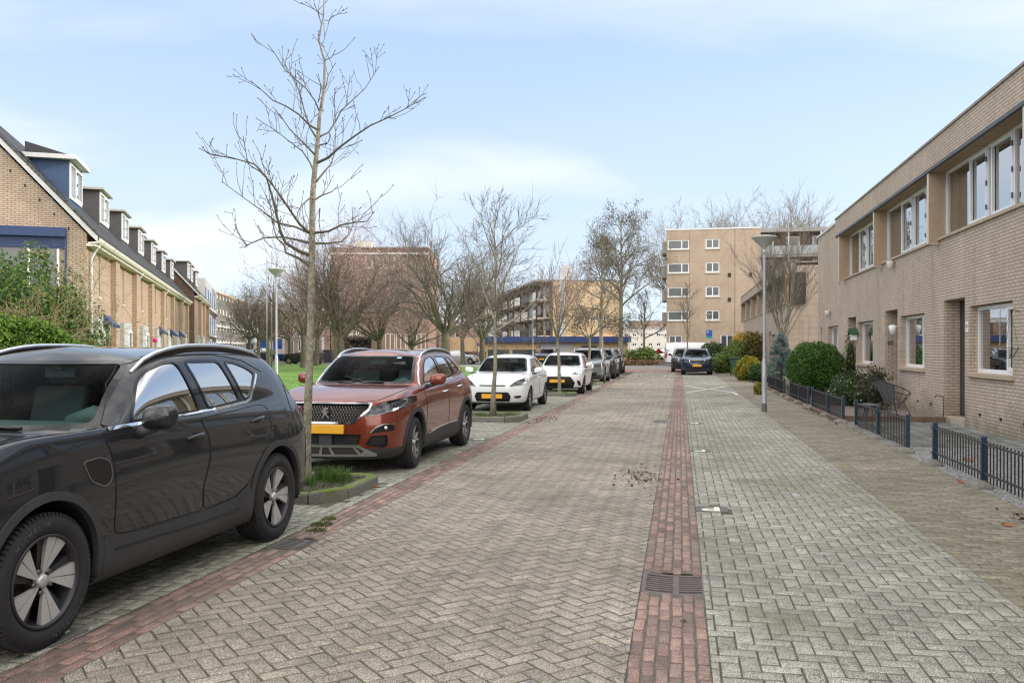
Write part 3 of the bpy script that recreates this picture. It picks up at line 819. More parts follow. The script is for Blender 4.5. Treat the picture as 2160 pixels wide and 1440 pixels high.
def small(**k):
    d = dict(name='parked_car', L=3.95, W=1.72, H=1.46, fa=.80, ra=3.29, wr=.30, tw=.20, levels=2, paint='paint_white',
    zlip=.80, zb0=.93, zb1=1.00, ztail=1.02, zcowl=.965, cowl=1.02, abase=1.30, bx=3.80, wback=.70, wtx=1.82, zgt=1.345, rtx=3.40, zrt=1.345,
    wtop=.70, wbase=.865, rise=.045, arc=.04, waist=.965, archr=.335, kick=.04, lipup=.05, hoodup=.05, nose3=.0, nose4=.05, nose5=.15, nose5b=.28,
    doors=[[(1.18,.91),(1.22,.80),(1.24,.36),(2.20,.36),(2.22,.80),(2.16,.94)], [(2.18,.94),(2.24,.80),(2.22,.36),(2.86,.36),(2.95,.55),(3.15,.72),(3.15,.97)]],
    windows=[[(1.50,.97),(1.66,1.12),(1.90,1.27),(2.10,1.32),(2.14,1.32),(2.20,.985)], [(2.24,1.32),(2.80,1.31),(3.18,1.10),(3.10,1.03),(2.30,.99)]],
    screen=[(-.66,.985),(.66,.985),(.545,1.335),(-.545,1.335)], back=[(-.5,1.06),(.5,1.06),(.45,1.29),(-.45,1.29)],
    rearlamp=[(3.70,1.05),(4.2,1.05),(4.2,.80),(3.80,.82)],
    bonnet=[(.24,-.45),(.34,-.58),(.8,-.70),(1.15,-.74),(1.08,-.62),(1.03,0),(1.08,.62),(1.15,.74),(.8,.70),(.34,.58),(.24,.45)],
    mirror=(1.42,1.02), handles=[(2.05,.82),(2.98,.86)], wseg=40, rseg=30, plate=(0,.46,-.02), clad_low=.24, wheel='plain')
    d.update(k); return d
FIESTA = small(paint='paint_white', plate=(0,.40,-.015),
    front=[('grille', [(-.40,.50),(.40,.50),(.46,.40),(.42,.27),(-.42,.27),(-.46,.40)], -.03, 'grille_black', False),
           ('upper_grille', [(-.34,.675),(.34,.675),(.32,.65),(-.32,.65)], -.02, 'grille_black', False),
           ('headlight', [(.42,.64),(.56,.76),(.80,.85),(.82,.76),(.74,.68)], -.02, 'lamp_housing', True),
           ('fog_light_surround', [(.52,.40),(.70,.42),(.70,.37),(.58,.35)], -.01, 'grille_black', True)])
YARIS = small(paint='paint_pearl', W=1.745, H=1.49, L=3.94, zlip=.78, zgt=1.36, zrt=1.35, fa=.79, ra=3.34, wr=.31, archr=.34, plate=(0,.47,-.015),
    front=[('grille', [(-.44,.62),(.44,.62),(.60,.42),(.52,.24),(-.52,.24),(-.60,.42)], -.03, 'grille_black', False),
           ('headlight', [(.50,.70),(.64,.80),(.82,.86),(.82,.76),(.66,.69)], -.02, 'lamp_housing', True),
           ('air_intake', [(.66,.50),(.76,.47),(.78,.32),(.70,.33)], -.02, 'grille_black', True)])
def suv(**k):
    d = dict(VOLVO); d.update(levels=3, lug=False, wseg=40, rseg=30, wheel='plain', paint='paint_steel', zlip=.93, chrome=[VOLVO['chrome'][0]], wrot=90,
        front=[('grille', [(-.42,.88),(.42,.88),(.38,.68),(-.38,.68)], -.03, 'grille_black', False), ('lower_grille', [(-.62,.50),(.62,.50),(.55,.36),(-.55,.36)], -.03, 'grille_black', False),
               ('headlight', [(.48,.74),(.46,.87),(.84,.92),(.90,.84),(.80,.77)], -.02, 'lamp_housing', True)], plate=(0,.56,-.02), chromex=[([(-.44,.89),(.44,.89),(.39,.67),(0,.67)], .02)])
    d.update(k); return d
def far_car(kind, **k):
    d = small() if kind == 'hatch' else suv()
    d.update(levels=2, wseg=20, rseg=14, interior=0, doors=[], gaps=[], bonnet=None, handles=[], chromex=[], chrome=[], frame=0); 
    d['front'] = [f for f in d.get('front', FIESTA['front']) if f[0] in ('grille', 'headlight')]
    d['cladding'] = 0; d['clad_low'] = .3
    d.update(k); return d

def extras_peugeot(root, bvh):
    # grille bars with bright studs
    mb = MB()
    for z in (.71, .745, .78, .815, .85, .875):
        hw = .34+(.53-.34)*min(1, (z-.675)/.15)
        pr = proj_patch(bvh, [(lerp(-hw,hw,t/20), z) for t in range(21)], 'x', 1, -.018)
        mb.tube([p for p, n in pr], .005, 4, 0)
    for r, z in enumerate((.695,.73,.765,.80,.835,.865)):
        hw = .32+(.51-.32)*min(1, (z-.675)/.15); n = 13
        for k in range(-n, n+1):
            y = k*.038+(.019 if r % 2 else 0)
            if abs(y) < hw and (abs(y) > .075 or z > .86):
                pr = proj_patch(bvh, [(y, z)], 'x', 1, -.010)
                p = pr[0][0]; mb.box(p.x-.002, p.x+.02, p.y-.0045, p.y+.0045, p.z-.014, p.z+.014, 1)
    mb.build('grille_bars', [MATS['gloss_black'], MATS['lamp_white']], root)
    # rampant animal emblem as a flat raised badge
    c = proj_patch(bvh, [(0, .785)], 'x', 1, .012)[0][0]
    E_ = [(-.035,.062),(.005,.072),(.03,.062),(.035,.045),(.012,.040),(.018,.018),(.045,.020),(.048,.008),(.020,.000),(.022,-.018),(.045,-.045),(.052,-.068),(.036,-.066),(.012,-.036),(-.004,-.020),(-.018,-.046),(-.040,-.068),(-.055,-.062),(-.034,-.038),(-.024,-.008),(-.030,.014),(-.052,.008),(-.058,.022),(-.034,.034),(-.022,.044)]
    mb = MB(); mb.extr([(c.x-.012, -y, c.z+z) for y, z in E_], (.02, 0, 0)); mb.build('badge', MATS['chrome'], root, fix=True)
    pr = proj_patch(bvh, [(lerp(-.17,.17,t/8), .912) for t in range(9)], 'x', 1, .01)
    # lower grille slats
    mb = MB()
    for z in (.40,.422,.444,.466,.488,.510):
        for a, b in ((-.42,-.09), (.09,.42), (.56,.75), (-.75,-.56)):
            if abs(a) > .5 and z > .50: continue
            pr = proj_patch(bvh, [(lerp(a,b,t/8), z) for t in range(9)], 'x', 1, -.008); mb.tube([p for p, n in pr], .0045, 4, 0)
    p = proj_patch(bvh, [(0, .455)], 'x', 1, 0)[0][0]; mb.box(p.x-.004, p.x+.05, -.085, .085, .39, .52, 0)
    mb.build('grille_slats', [MATS['black_plastic']], root)
    # silver skid plate: bands lying on the bumper
    mb = MB()
    for ln, w in (([(-.62,.268),(-.40,.375),(.40,.375),(.62,.268)], .03), ([(-.62,.262),(0,.255),(.62,.262)], .03), ([(-.05,.37),(-.09,.26)], .035), ([(.05,.37),(.09,.26)], .035), ([(-.36,.37),(-.44,.26)], .03), ([(.36,.37),(.44,.26)], .03), ([(-.60,.27),(-.48,.30),(-.44,.26)], .04), ([(.60,.27),(.48,.30),(.44,.26)], .04)):
        strip(bvh, ln, 'x', 1, w, .016, mb, 0, .01)
    mb.build('skid_plate', MATS['silver_trim'], root)
    headlamp(root, bvh, [(.60,.825,.030), (.68,.845,.036), (.79,.885,.044)], [(.45,.745),(.54,.85),(.70,.915),(.895,.965),(.905,.90),(.88,.84),(.80,.80),(.76,.80),(.69,.765)])
    # sticker at the top corner of the windscreen
    pr = proj_patch(bvh, [(-.42,1.45),(-.36,1.45),(-.36,1.468),(-.42,1.468)], 'x', 1, .003)
    mb = MB(); mb.add([p for p, n in pr], [(0,1,2,3)]); mb.build('windscreen_sticker', mat('sticker', (.25,.6,.6), .4), root)
    for s in (1, -1):   # fog lamps
        p = proj_patch(bvh, [(s*.74, .60)], 'x', 1, .008)[0][0]
        mb = MB(); mb.lathe([(0,-.004),(.022,-.002),(.026,.01)], 14, p, 'x'); mb.build('fog_light', MATS['lamp_white'], root)
def headlamp(root, bvh, bulbs, P, edge=None):
    for s in (1, -1):
        mb = MB()
        for y, z, r in bulbs:
            pr = proj_patch(bvh, [(s*y, z)], 'x', 1, -.024)
            if not pr: continue
            p = pr[0][0]
            mb.lathe([(r, -.006), (r*.92, .010), (r*.7, .018), (r*.42, .020)], 18, p, 'x', 0); mb.lathe([(r*.42,.02),(r*.38,.004),(0,-.004)], 14, p, 'x', 1)
        Q = [(s*a*1.0, b) for a, b in P]; Q = rounded(Q, .02, 3)
        pr = proj_patch(bvh, [(lerp(Q[i][0], s*.72, .10), lerp(Q[i][1], .85, .08)) for i in range(len(Q))], 'x', 1, -.015)
        pts = [p for p, n in pr]
        if len(pts) > 3: mb.tube(pts+[pts[0]], .004, 4, 0)
        mb.build('headlight_lamps', [MATS['lamp_white'], MATS['lamp_housing']], root)
        pr = proj_patch(bvh, Q, 'x', 1, .001); pts = [p for p, n in pr]
        c = sum(pts, Vector())/len(pts); cn = proj_patch(bvh, [(sum(q[0] for q in Q)/len(Q), sum(q[1] for q in Q)/len(Q))], 'x', 1, .001)[0][0]
        mb = MB(); mb.add(pts+[cn], [(i, (i+1) % len(pts), len(pts)) for i in range(len(pts))], 0, True); mb.build('headlight_cover', MATS['lamp_glass'], root)
# ---------- ground, paving ----------
def paver_mat(name, col, var=.18, speck=.35, moss=(.09,.10,.045), mossamt=.35, stain=.25, hue=None, rough=.85, big=.35, bumpy=.5):
    m = bpy.data.materials.new(name); m.use_nodes = True; nt = m.node_tree; b = nt.nodes['Principled BSDF']
    b.inputs['Roughness'].default_value = rough; b.inputs['Specular IOR Level'].default_value = .35
    tc = N(nt, 'ShaderNodeTexCoord'); ob = tc.outputs['Object']
    g = N(nt, 'ShaderNodeNewGeometry'); L = nt.links.new
    cr = N(nt, 'ShaderNodeValToRGB'); e = cr.color_ramp.elements
    c2 = hue or tuple(c*.8 for c in col)
    e[0].position = 0; e[0].color = (*[c*(1-var) for c in c2], 1); e[1].position = 1; e[1].color = (*[c*(1+var) for c in col], 1)
    L(g.outputs['Random Per Island'], cr.inputs[0]); colo = cr.outputs[0]
    def scale(colo, s, a, lo=.3, hi=.7, det=4, rg=.6):
        n = N(nt, 'ShaderNodeTexNoise', Scale=s, Detail=float(det), Roughness=rg); L(ob, n.inputs['Vector'])
        r = N(nt, 'ShaderNodeMapRange'); r.inputs['From Min'].default_value = lo; r.inputs['From Max'].default_value = hi
        r.inputs['To Min'].default_value = 1-a; r.inputs['To Max'].default_value = 1+a; L(n.outputs['Fac'], r.inputs['Value'])
        x = N(nt, 'ShaderNodeVectorMath', operation='SCALE'); L(colo, x.inputs[0]); L(r.outputs[0], x.inputs['Scale']); return x.outputs[0], n
    colo, _ = scale(colo, 150, speck, .40, .60, 1, .7)
    colo, _ = scale(colo, 75, speck*.5, .38, .62, 2, .7)
    colo, _ = scale(colo, 22, .20, .34, .66, 3, .7)
    colo, _ = scale(colo, big, stain)
    colo, _ = scale(colo, 2.6, stain*.7)
    n = N(nt, 'ShaderNodeTexNoise', Scale=1.1, Detail=7.0, Roughness=.62, Distortion=.6); L(ob, n.inputs['Vector'])
    r = N(nt, 'ShaderNodeMapRange'); r.inputs['From Min'].default_value = .56; r.inputs['From Max'].default_value = .70; r.inputs['To Min'].default_value = 1; r.inputs['To Max'].default_value = .66; L(n.outputs['Fac'], r.inputs['Value'])
    x = N(nt, 'ShaderNodeVectorMath', operation='SCALE'); L(colo, x.inputs[0]); L(r.outputs[0], x.inputs['Scale']); colo = x.outputs[0]
    n = N(nt, 'ShaderNodeTexNoise', Scale=.55, Detail=6.0, Roughness=.7); L(ob, n.inputs['Vector'])
    r = N(nt, 'ShaderNodeMapRange'); r.inputs['From Min'].default_value = .48; r.inputs['From Max'].default_value = .72; r.inputs['To Max'].default_value = mossamt; L(n.outputs['Fac'], r.inputs['Value'])
    mx = N(nt, 'ShaderNodeMixRGB'); L(r.outputs[0], mx.inputs[0]); L(colo, mx.inputs[1]); mx.inputs[2].default_value = (*moss, 1)
    L(mx.outputs[0], b.inputs['Base Color'])
    n = N(nt, 'ShaderNodeTexNoise', Scale=180.0, Detail=2.0); L(ob, n.inputs['Vector'])
    bp = N(nt, 'ShaderNodeBump', Strength=bumpy, Distance=.004); L(n.outputs['Fac'], bp.inputs['Height']); L(bp.outputs[0], b.inputs['Normal'])
    MATS[name] = m; return m
paver_mat('paver_road', (.262,.235,.195), .07, .62, hue=(.235,.21,.178), moss=(.13,.125,.07), mossamt=.35)
paver_mat('paver_bay', (.268,.262,.228), .10, .6, hue=(.228,.228,.198), moss=(.13,.14,.075), mossamt=.75, stain=.22)
paver_mat('paver_leftbay', (.26,.255,.215), .10, .5, hue=(.215,.215,.18), moss=(.10,.115,.05), mossamt=.6)
paver_mat('paver_walk', (.205,.185,.14), .12, .6, hue=(.17,.152,.115), moss=(.10,.10,.045), mossamt=.55)
paver_mat('brick_red', (.245,.158,.132), .22, .38, hue=(.17,.128,.118), moss=(.23,.20,.165), mossamt=.85, stain=.3)
paver_mat('tile_grey', (.20,.205,.19), .15, .2, hue=(.15,.16,.15), moss=(.08,.095,.05), mossamt=.6)
mat('joint', (.075,.070,.046), .95, nscale=6, namp=.5, nscale2=60, namp2=.4)
mat('paver_edge', (.135,.122,.092), .95, nscale=5, namp=.4, nscale2=70, namp2=.4)
mat('red_edge', (.15,.10,.08), .95, nscale=9, namp=.4, nscale2=70, namp2=.4)
mat('joint_sand', (.105,.09,.07), .95, nscale=6, namp=.4, nscale2=60, namp2=.4)

def bricks(rects, name, m, clip=None, rz=0, dz=0.0, joint=.0029, rnd=None, near=18, tilt=.0016, holes=(), edge='paver_edge', wild=1.0):
    """rects: array of cx, cy, hx, hy (in rotated frame about the origin)"""
    A = np.array(rects, float); rs = np.random.RandomState(5)
    c, s = math.cos(rz), math.sin(rz)
    wx = A[:,0]*c-A[:,1]*s; wy = A[:,0]*s+A[:,1]*c
    if clip:
        x0, x1, y0, y1 = clip; k = (wx > x0-.12) & (wx < x1+.12) & (wy > y0-.12) & (wy < y1+.12); A = A[k]; wx = wx[k]; wy = wy[k]
    for (hx0, hx1, hy0, hy1) in holes:
        k = ~((wx > hx0) & (wx < hx1) & (wy > hy0) & (wy < hy1)); A = A[k]; wx = wx[k]; wy = wy[k]
    n = len(A); jit = rs.uniform(-.0014, .0014, (n, 2))*wild; ang = rs.normal(0, .007*wild, n)
    V = []; F = []
    rings = [(joint+.0034, 0.0), (joint+.0008, -.0030), (joint, -.014)]
    tz = rs.normal(0, .0008, n); tx = rs.normal(0, tilt/.1*.13, n); ty = rs.normal(0, tilt/.1*.13, n)
    sg = np.array([[-1,-1],[1,-1],[1,1],[-1,1]])
    allv = np.zeros((n, 12, 3))
    for ri, (ins, z) in enumerate(rings):
        for q in range(4):
            lx = sg[q,0]*(A[:,2]-ins); ly = sg[q,1]*(A[:,3]-ins)
            rx = lx*np.cos(ang)-ly*np.sin(ang)+A[:,0]+jit[:,0]; ry = lx*np.sin(ang)+ly*np.cos(ang)+A[:,1]+jit[:,1]
            allv[:, ri*4+q, 0] = rx*c-ry*s; allv[:, ri*4+q, 1] = rx*s+ry*c
            allv[:, ri*4+q, 2] = dz+z+tz+(lx*tx+ly*ty if ri < 2 else 0)
    base = [(0,1,2,3)]+[(a*4+(q+1) % 4, a*4+q, (a+1)*4+q, (a+1)*4+(q+1) % 4) for a in (0, 1) for q in range(4)]
    F = (np.array(base)[None]+(np.arange(n)*12)[:, None, None]).reshape(-1, 4)
    me = bpy.data.meshes.new(name); V = allv.reshape(-1, 3)
    me.vertices.add(len(V)); me.vertices.foreach_set('co', V.ravel())
    me.loops.add(F.size); me.loops.foreach_set('vertex_index', F.ravel().astype(np.int32))
    me.polygons.add(len(F)); me.polygons.foreach_set('loop_start', np.arange(0, F.size, 4, dtype=np.int32)); me.polygons.foreach_set('loop_total', np.full(len(F), 4, np.int32))
    me.update(calc_edges=True)
    me.materials.append(m); me.materials.append(MATS[edge])
    me.polygons.foreach_set('material_index', np.tile(np.array([0]+[1]*8, np.int32), n))
    if clip:
        bm = bmesh.new(); bm.from_mesh(me)
        for co, no in (((x0+.002,0,0),(-1,0,0)), ((x1-.002,0,0),(1,0,0)), ((0,y0,0),(0,-1,0)), ((0,y1,0),(0,1,0))):
            bmesh.ops.bisect_plane(bm, geom=bm.verts[:]+bm.edges[:]+bm.faces[:], dist=1e-5, plane_co=co, plane_no=no, clear_outer=True)
        bm.to_mesh(me); bm.free()
    o = bpy.data.objects.new(name, me); COL.objects.link(o); o['kind'] = 'structure'
    return o
def herring(x0, x1, y0, y1, w=.0995):
    out = []; ex = max(abs(x0), abs(x1), abs(y0), abs(y1))
    m0 = int(min(x0, y0)/w)-8; 
    # lattice (1,1) and (2,-2)
    for b in range(int((x0-y1)/w/4)-4, int((x1-y0)/w/4)+5):
        lo = max(x0/w-2*b, y0/w+2*b)-4; hi = min(x1/w-2*b, y1/w+2*b)+4
        for a in range(int(lo), int(hi)+1):
            X = (a+2*b)*w; Y = (a-2*b)*w
            out.append((X+w, Y+w/2, w, w/2)); out.append((X+w/2, Y+2*w, w/2, w))
    return out
def running(x0, x1, y0, y1, lx, ly, along='y', off=.5):
    out = []
    if along == 'y':
        n = round((x1-x0)/lx); lx = (x1-x0)/n
        for i in range(n):
            y = y0-ly*(.5 if i % 2 else 0)
            while y < y1: out.append((x0+(i+.5)*lx, y+ly/2, lx/2, ly/2)); y += ly
    else:
        y = y0; i = 0
        while y < y1:
            x = x0-lx*(.5 if i % 2 else 0)
            while x < x1: out.append((x+lx/2, y+ly/2, lx/2, ly/2)); x += lx
            y += ly; i += 1
    return out
XS = dict(lb0=-5.55, lb1=-3.27, rd0=-2.95, rd1=-.26, rs1=.155, bay1=2.06, walk1=3.36)
YEND = 58
def flat(name, x0, x1, y0, y1, z, m, kind='structure'):
    mb = MB(); mb.quad((x0,y0,z),(x1,y0,z),(x1,y1,z),(x0,y1,z)); o = mb.build(name, m); o['kind'] = kind; return o
def build_ground():
    mat('far_ground', (.16,.15,.13), .95, nscale=.05, namp=.3, nscale2=3, namp2=.2)
    flat('ground', -900, 900, -200, 1500, -.12, MATS['far_ground'])
    islands = [(-5.6,-3.45,8.15,9.65), (-5.6,-3.42,18.0,19.5), (-5.6,-3.42,28.1,29.0), (-5.6,-3.3,36.9,37.9)]
    q = math.pi/4
    # road herringbone at 45 degrees
    c, s = math.cos(-q), math.sin(-q)
    rects = []
    H = herring(-60, 60, -60, 60)
    for r in H:
        wx = r[0]*c+r[1]*s*-1; 
        X = r[0]*math.cos(q)-r[1]*math.sin(q); Y = r[0]*math.sin(q)+r[1]*math.cos(q)
        if XS['rd0']-.2 < X < XS['rd1']+.2 and 1 < Y < YEND: rects.append(r)
    bricks(rects, 'road', MATS['paver_road'], clip=(XS['rd0'], XS['rd1'], 1.5, YEND), rz=q, tilt=.0012)
    grR = (-.25,.20,5.66,6.20); grL = (-3.25,-2.86,6.30,6.75)
    mb = MB(); hx = [(-.255,.205,5.67,6.19),(-3.255,-2.865,6.30,6.74)]; xs = sorted({-6.2,5.75,-.255,.205,-3.255,-2.865}); ys = sorted({-9,YEND+1,5.67,6.19,6.30,6.74})
    for i in range(len(xs)-1):
        for j in range(len(ys)-1):
            cx, cy = (xs[i]+xs[i+1])/2, (ys[j]+ys[j+1])/2
            if not any(h[0] < cx < h[1] and h[2] < cy < h[3] for h in hx): mb.quad((xs[i],ys[j],-.0055),(xs[i+1],ys[j],-.0055),(xs[i+1],ys[j+1],-.0055),(xs[i],ys[j+1],-.0055))
    mb.build('paving_bed', MATS['joint'])['kind'] = 'structure'
    bricks(herring(XS['lb0']-.3, XS['lb1']+.3, 1, YEND), 'parking_bay_paving', MATS['paver_leftbay'], clip=(XS['lb0'], XS['lb1'], 1.5, 50), holes=[(a-.0,b,c_,d) for a,b,c_,d in islands])
    bricks(herring(XS['rs1']-.3, XS['bay1']+.3, 1, YEND), 'parking_bay_paving', MATS['paver_bay'], clip=(XS['rs1'], XS['bay1'], 1.5, YEND), holes=[(.15,.47,8.55,8.86)])
    bricks(running(XS['bay1'], XS['walk1'], 1, YEND, .21, .105, 'x'), 'pavement', MATS['paver_walk'], clip=(XS['bay1'], XS['walk1'], 1.5, YEND))
    bricks(running(XS['lb1'], XS['rd0'], 1, YEND, .08, .20), 'brick_gutter', MATS['brick_red'], clip=(XS['lb1'], XS['rd0'], 1.5, 50), tilt=.006, joint=.0045, holes=[grL], edge='red_edge', wild=3)
    bricks(running(XS['rd1'], XS['rs1'], 1, YEND, .07, .195), 'brick_gutter', MATS['brick_red'], clip=(XS['rd1'], XS['rs1'], 1.5, YEND), tilt=.006, joint=.0045, holes=[grR], edge='red_edge', wild=3)
    for x0, x1, h in ((XS['lb1'],XS['rd0'],(6.30,6.74)), (XS['rd1'],XS['rs1'],(5.67,6.19))):
        flat('gutter_sand', x0+.002, x1-.002, 1.5, h[0], -.0035, MATS['joint_sand']); flat('gutter_sand', x0+.002, x1-.002, h[1], 50, -.0035, MATS['joint_sand'])
    # raised junction, cross street, grass
    mat('asphalt_red', (.22,.14,.115), .9, nscale=3, namp=.25, nscale2=40, namp2=.2)
    mat('asphalt', (.12,.118,.115), .9, nscale=2, namp=.2, nscale2=60, namp2=.2)
    flat('junction_paving', -14, 14, YEND, 66, -.004, MATS['asphalt_red'])
    flat('cross_street', -60, 60, 66, 82, -.006, mat('street_far', (.20,.19,.175), .9, nscale=1, namp=.2, nscale2=30, namp2=.2))
    gm = mat('grass_ground', (.10,.20,.03), .9, nscale=.35, namp=.35, nscale2=40, namp2=.45, bump=1, bscale=60)
    mb = MB(); pts = [(-5.62,11),(-5.62,60),(-9,66),(-50,84),(-70,84),(-30,11)]
    mb.add([(x,y,.03) for x,y in pts]+[(x,y,-.05) for x,y in pts], [tuple(range(6))]+[(i,i+6,(i+1)%6+6,(i+1)%6) for i in range(6)])
    o = mb.build('lawn', gm); o['kind'] = 'structure'
    flat('car_park', -70, 60, 84, 125, -.003, MATS['asphalt'])
    # kerb along the lawn
    mb = MB(); mat('kerb', (.17,.165,.15), .9, nscale=2, namp=.3, nscale2=50, namp2=.3, bump=.4)
    y = 1.0
    while y < 50:
        if not any(a[2]-.2 < y+.5 < a[3]+.2 for a in islands): mb.box(-5.72, -5.56, y+.006, y+.994, -.05, .07+R.uniform(-.004,.004))
        y += 1
    o = mb.build('kerb', MATS['kerb'], bevel=.012); o['kind'] = 'structure'
    flat('left_garden_soil', -30, -5.72, -10, 11, -.02, mat('soil', (.055,.045,.032), .95, nscale=3, namp=.4, nscale2=40, namp2=.4, bump=1))
    flat('left_street', -60, -5.8, 10, 60, -.03, MATS['street_far'])
    # gardens on the right
    flat('gravel_garden', XS['walk1'], 5.75, 1.5, 14.9, -.004, gravel('gravel_white', (.42,.42,.41)))
    flat('garden_path', XS['walk1'], 5.75, 14.9-.0, 19.9, -.0005, MATS['joint'])
    bricks([(XS['walk1']+.30*i+.15, 14.9+.30*j+.15-.001, .15, .15) for i in range(8) for j in range(17)], 'garden_tiles', MATS['tile_grey'], clip=(XS['walk1'], 5.72, 14.9, 19.9), dz=.004, joint=.004, tilt=.001)
    flat('pebble_garden', XS['walk1']+.02, 5.75, 19.9, 25.2, .002, gravel('gravel_pink', (.38,.30,.26)))
    flat('garden_soil', XS['walk1'], 5.75, 25.2, 47.5, .002, MATS['soil'])
    flat('garden_soil_far', XS['walk1'], 5.75, 47.5, 66, .002, MATS['soil'])
    return islands
def gravel(name, col):
    if name in MATS: return MATS[name]
    m = bpy.data.materials.new(name); m.use_nodes = True; nt = m.node_tree; b = nt.nodes['Principled BSDF']; b.inputs['Roughness'].default_value = .8
    tc = N(nt, 'ShaderNodeTexCoord'); v = N(nt, 'ShaderNodeTexVoronoi', Scale=42.0); nt.links.new(tc.outputs['Object'], v.inputs['Vector'])
    sp = N(nt, 'ShaderNodeSeparateColor'); nt.links.new(v.outputs['Color'], sp.inputs[0])
    r = N(nt, 'ShaderNodeMapRange'); r.inputs['To Min'].default_value = .45; r.inputs['To Max'].default_value = 1.5; nt.links.new(sp.outputs[0], r.inputs['Value'])
    d = N(nt, 'ShaderNodeMapRange'); d.inputs['From Max'].default_value = .75; d.inputs['To Min'].default_value = 1.1; d.inputs['To Max'].default_value = .35; nt.links.new(v.outputs['Distance'], d.inputs['Value'])
    x = N(nt, 'ShaderNodeVectorMath', operation='SCALE'); x.inputs[0].default_value = col; nt.links.new(r.outputs[0], x.inputs['Scale'])
    y = N(nt, 'ShaderNodeVectorMath', operation='SCALE'); nt.links.new(x.outputs[0], y.inputs[0]); nt.links.new(d.outputs[0], y.inputs['Scale'])
    nt.links.new(y.outputs[0], b.inputs['Base Color'])
    bp = N(nt, 'ShaderNodeBump', Strength=1.0, Distance=.02); bp.invert = True; nt.links.new(v.outputs['Distance'], bp.inputs['Height']); nt.links.new(bp.outputs[0], b.inputs['Normal'])
    MATS[name] = m; return m

def leaf_mesh(name, P, size, m, parent=None, aspect=.6, up=0.0, seed=1, nrm=None, spread=1.0):
    """one small quad per point; the leaves of a plant in a single mesh"""
    rs = np.random.RandomState(seed); n = len(P); P = np.asarray(P, float)
    d = rs.normal(size=(n,3)); 
    if nrm is not None: d = d*spread+np.asarray(nrm)*1.2
    d[:,2] += up; d /= np.linalg.norm(d, axis=1)[:,None]
    a = rs.normal(size=(n,3)); a -= d*(a*d).sum(1)[:,None]; a /= np.linalg.norm(a, axis=1)[:,None]; b = np.cross(d, a)
    s = size*rs.uniform(.6, 1.35, n)[:,None]
    q = np.stack([P-a*s, P-b*s*aspect, P+a*s, P+b*s*aspect], 1).reshape(-1,3)
    me = bpy.data.meshes.new(name); F = np.arange(n*4, dtype=np.int32)
    me.vertices.add(n*4); me.vertices.foreach_set('co', q.ravel()); me.loops.add(n*4); me.loops.foreach_set('vertex_index', F)
    me.polygons.add(n); me.polygons.foreach_set('loop_start', F[::4].copy()); me.polygons.foreach_set('loop_total', np.full(n, 4, np.int32)); me.update(calc_edges=True)
    me.materials.append(m); o = bpy.data.objects.new(name, me); COL.objects.link(o)
    if parent: o.parent = parent
    return o
def leaf_mat(name, c1, c2, rough=.55, trans=.25, c3=None, big=3.0):
    if name in MATS: return MATS[name]
    m = bpy.data.materials.new(name); m.use_nodes = True; nt = m.node_tree; b = nt.nodes['Principled BSDF']; b.inputs['Roughness'].default_value = rough; b.inputs['Specular IOR Level'].default_value = .3
    g = N(nt, 'ShaderNodeNewGeometry'); cr = N(nt, 'ShaderNodeValToRGB'); e = cr.color_ramp.elements
    e[0].color = (*c1, 1); e[1].color = (*c2, 1)
    if c3: x = e.new(.93); x.color = (*c2, 1); e[-1].color = (*c3, 1)
    nt.links.new(g.outputs['Random Per Island'], cr.inputs[0])
    tc = N(nt, 'ShaderNodeTexCoord'); n = N(nt, 'ShaderNodeTexNoise', Scale=big, Detail=3.0); nt.links.new(tc.outputs['Object'], n.inputs['Vector'])
    r = N(nt, 'ShaderNodeMapRange'); r.inputs['From Min'].default_value = .3; r.inputs['From Max'].default_value = .7; r.inputs['To Min'].default_value = .7; r.inputs['To Max'].default_value = 1.3; nt.links.new(n.outputs['Fac'], r.inputs['Value'])
    sc_ = N(nt, 'ShaderNodeVectorMath', operation='SCALE'); nt.links.new(cr.outputs[0], sc_.inputs[0]); nt.links.new(r.outputs[0], sc_.inputs['Scale']); nt.links.new(sc_.outputs[0], b.inputs['Base Color'])
    t = N(nt, 'ShaderNodeBsdfTranslucent'); nt.links.new(sc_.outputs[0], t.inputs['Color'])
    mx = N(nt, 'ShaderNodeMixShader'); mx.inputs[0].default_value = trans; nt.links.new(b.outputs[0], mx.inputs[1]); nt.links.new(t.outputs[0], mx.inputs[2]); nt.links.new(mx.outputs[0], nt.nodes['Material Output'].inputs['Surface'])
    MATS[name] = m; return m
# ---------- buildings ----------
brick('brick_right', (.56,.452,.366), (.50,.40,.322), (.26,.212,.172), bw=.215, bh=.0635, mo=.009, bump=.3, stain=.10, ms=.2, dirt=True)
brick('brick_side', (.46,.35,.285), (.38,.285,.23), (.17,.13,.105), bw=.215, bh=.0635, mo=.010, stain=.12)
brick('brick_gable', (.50,.385,.30), (.43,.325,.25), (.17,.135,.11), bw=.22, bh=.066, mo=.010, stain=.10)
brick('brick_front', (.50,.38,.295), (.42,.315,.24), (.24,.17,.125), bw=.22, bh=.066, mo=.010, stain=.10)
brick('brick_brown', (.31,.215,.16), (.26,.178,.135), (.20,.16,.13), bw=.22, bh=.08, mo=.012, stain=.15)
brick('brick_block', (.45,.355,.268), (.41,.32,.24), (.36,.285,.218), bw=.22, bh=.07, mo=.010, bump=.1, stain=.14)
brick('brick_dark', (.18,.11,.08), (.14,.085,.065), (.12,.09,.07), bw=.22, bh=.07, mo=.01)
brick('roof_tiles', (.060,.060,.062), (.042,.042,.046), (.012,.012,.012), bw=.30, bh=.24, mo=.014, bump=1.0, stain=.25, rough=.7)
brick('slates', (.10,.10,.10), (.07,.07,.072), (.02,.02,.02), bw=.34, bh=.30, mo=.012, bump=1.0, stain=.25, rough=.7)
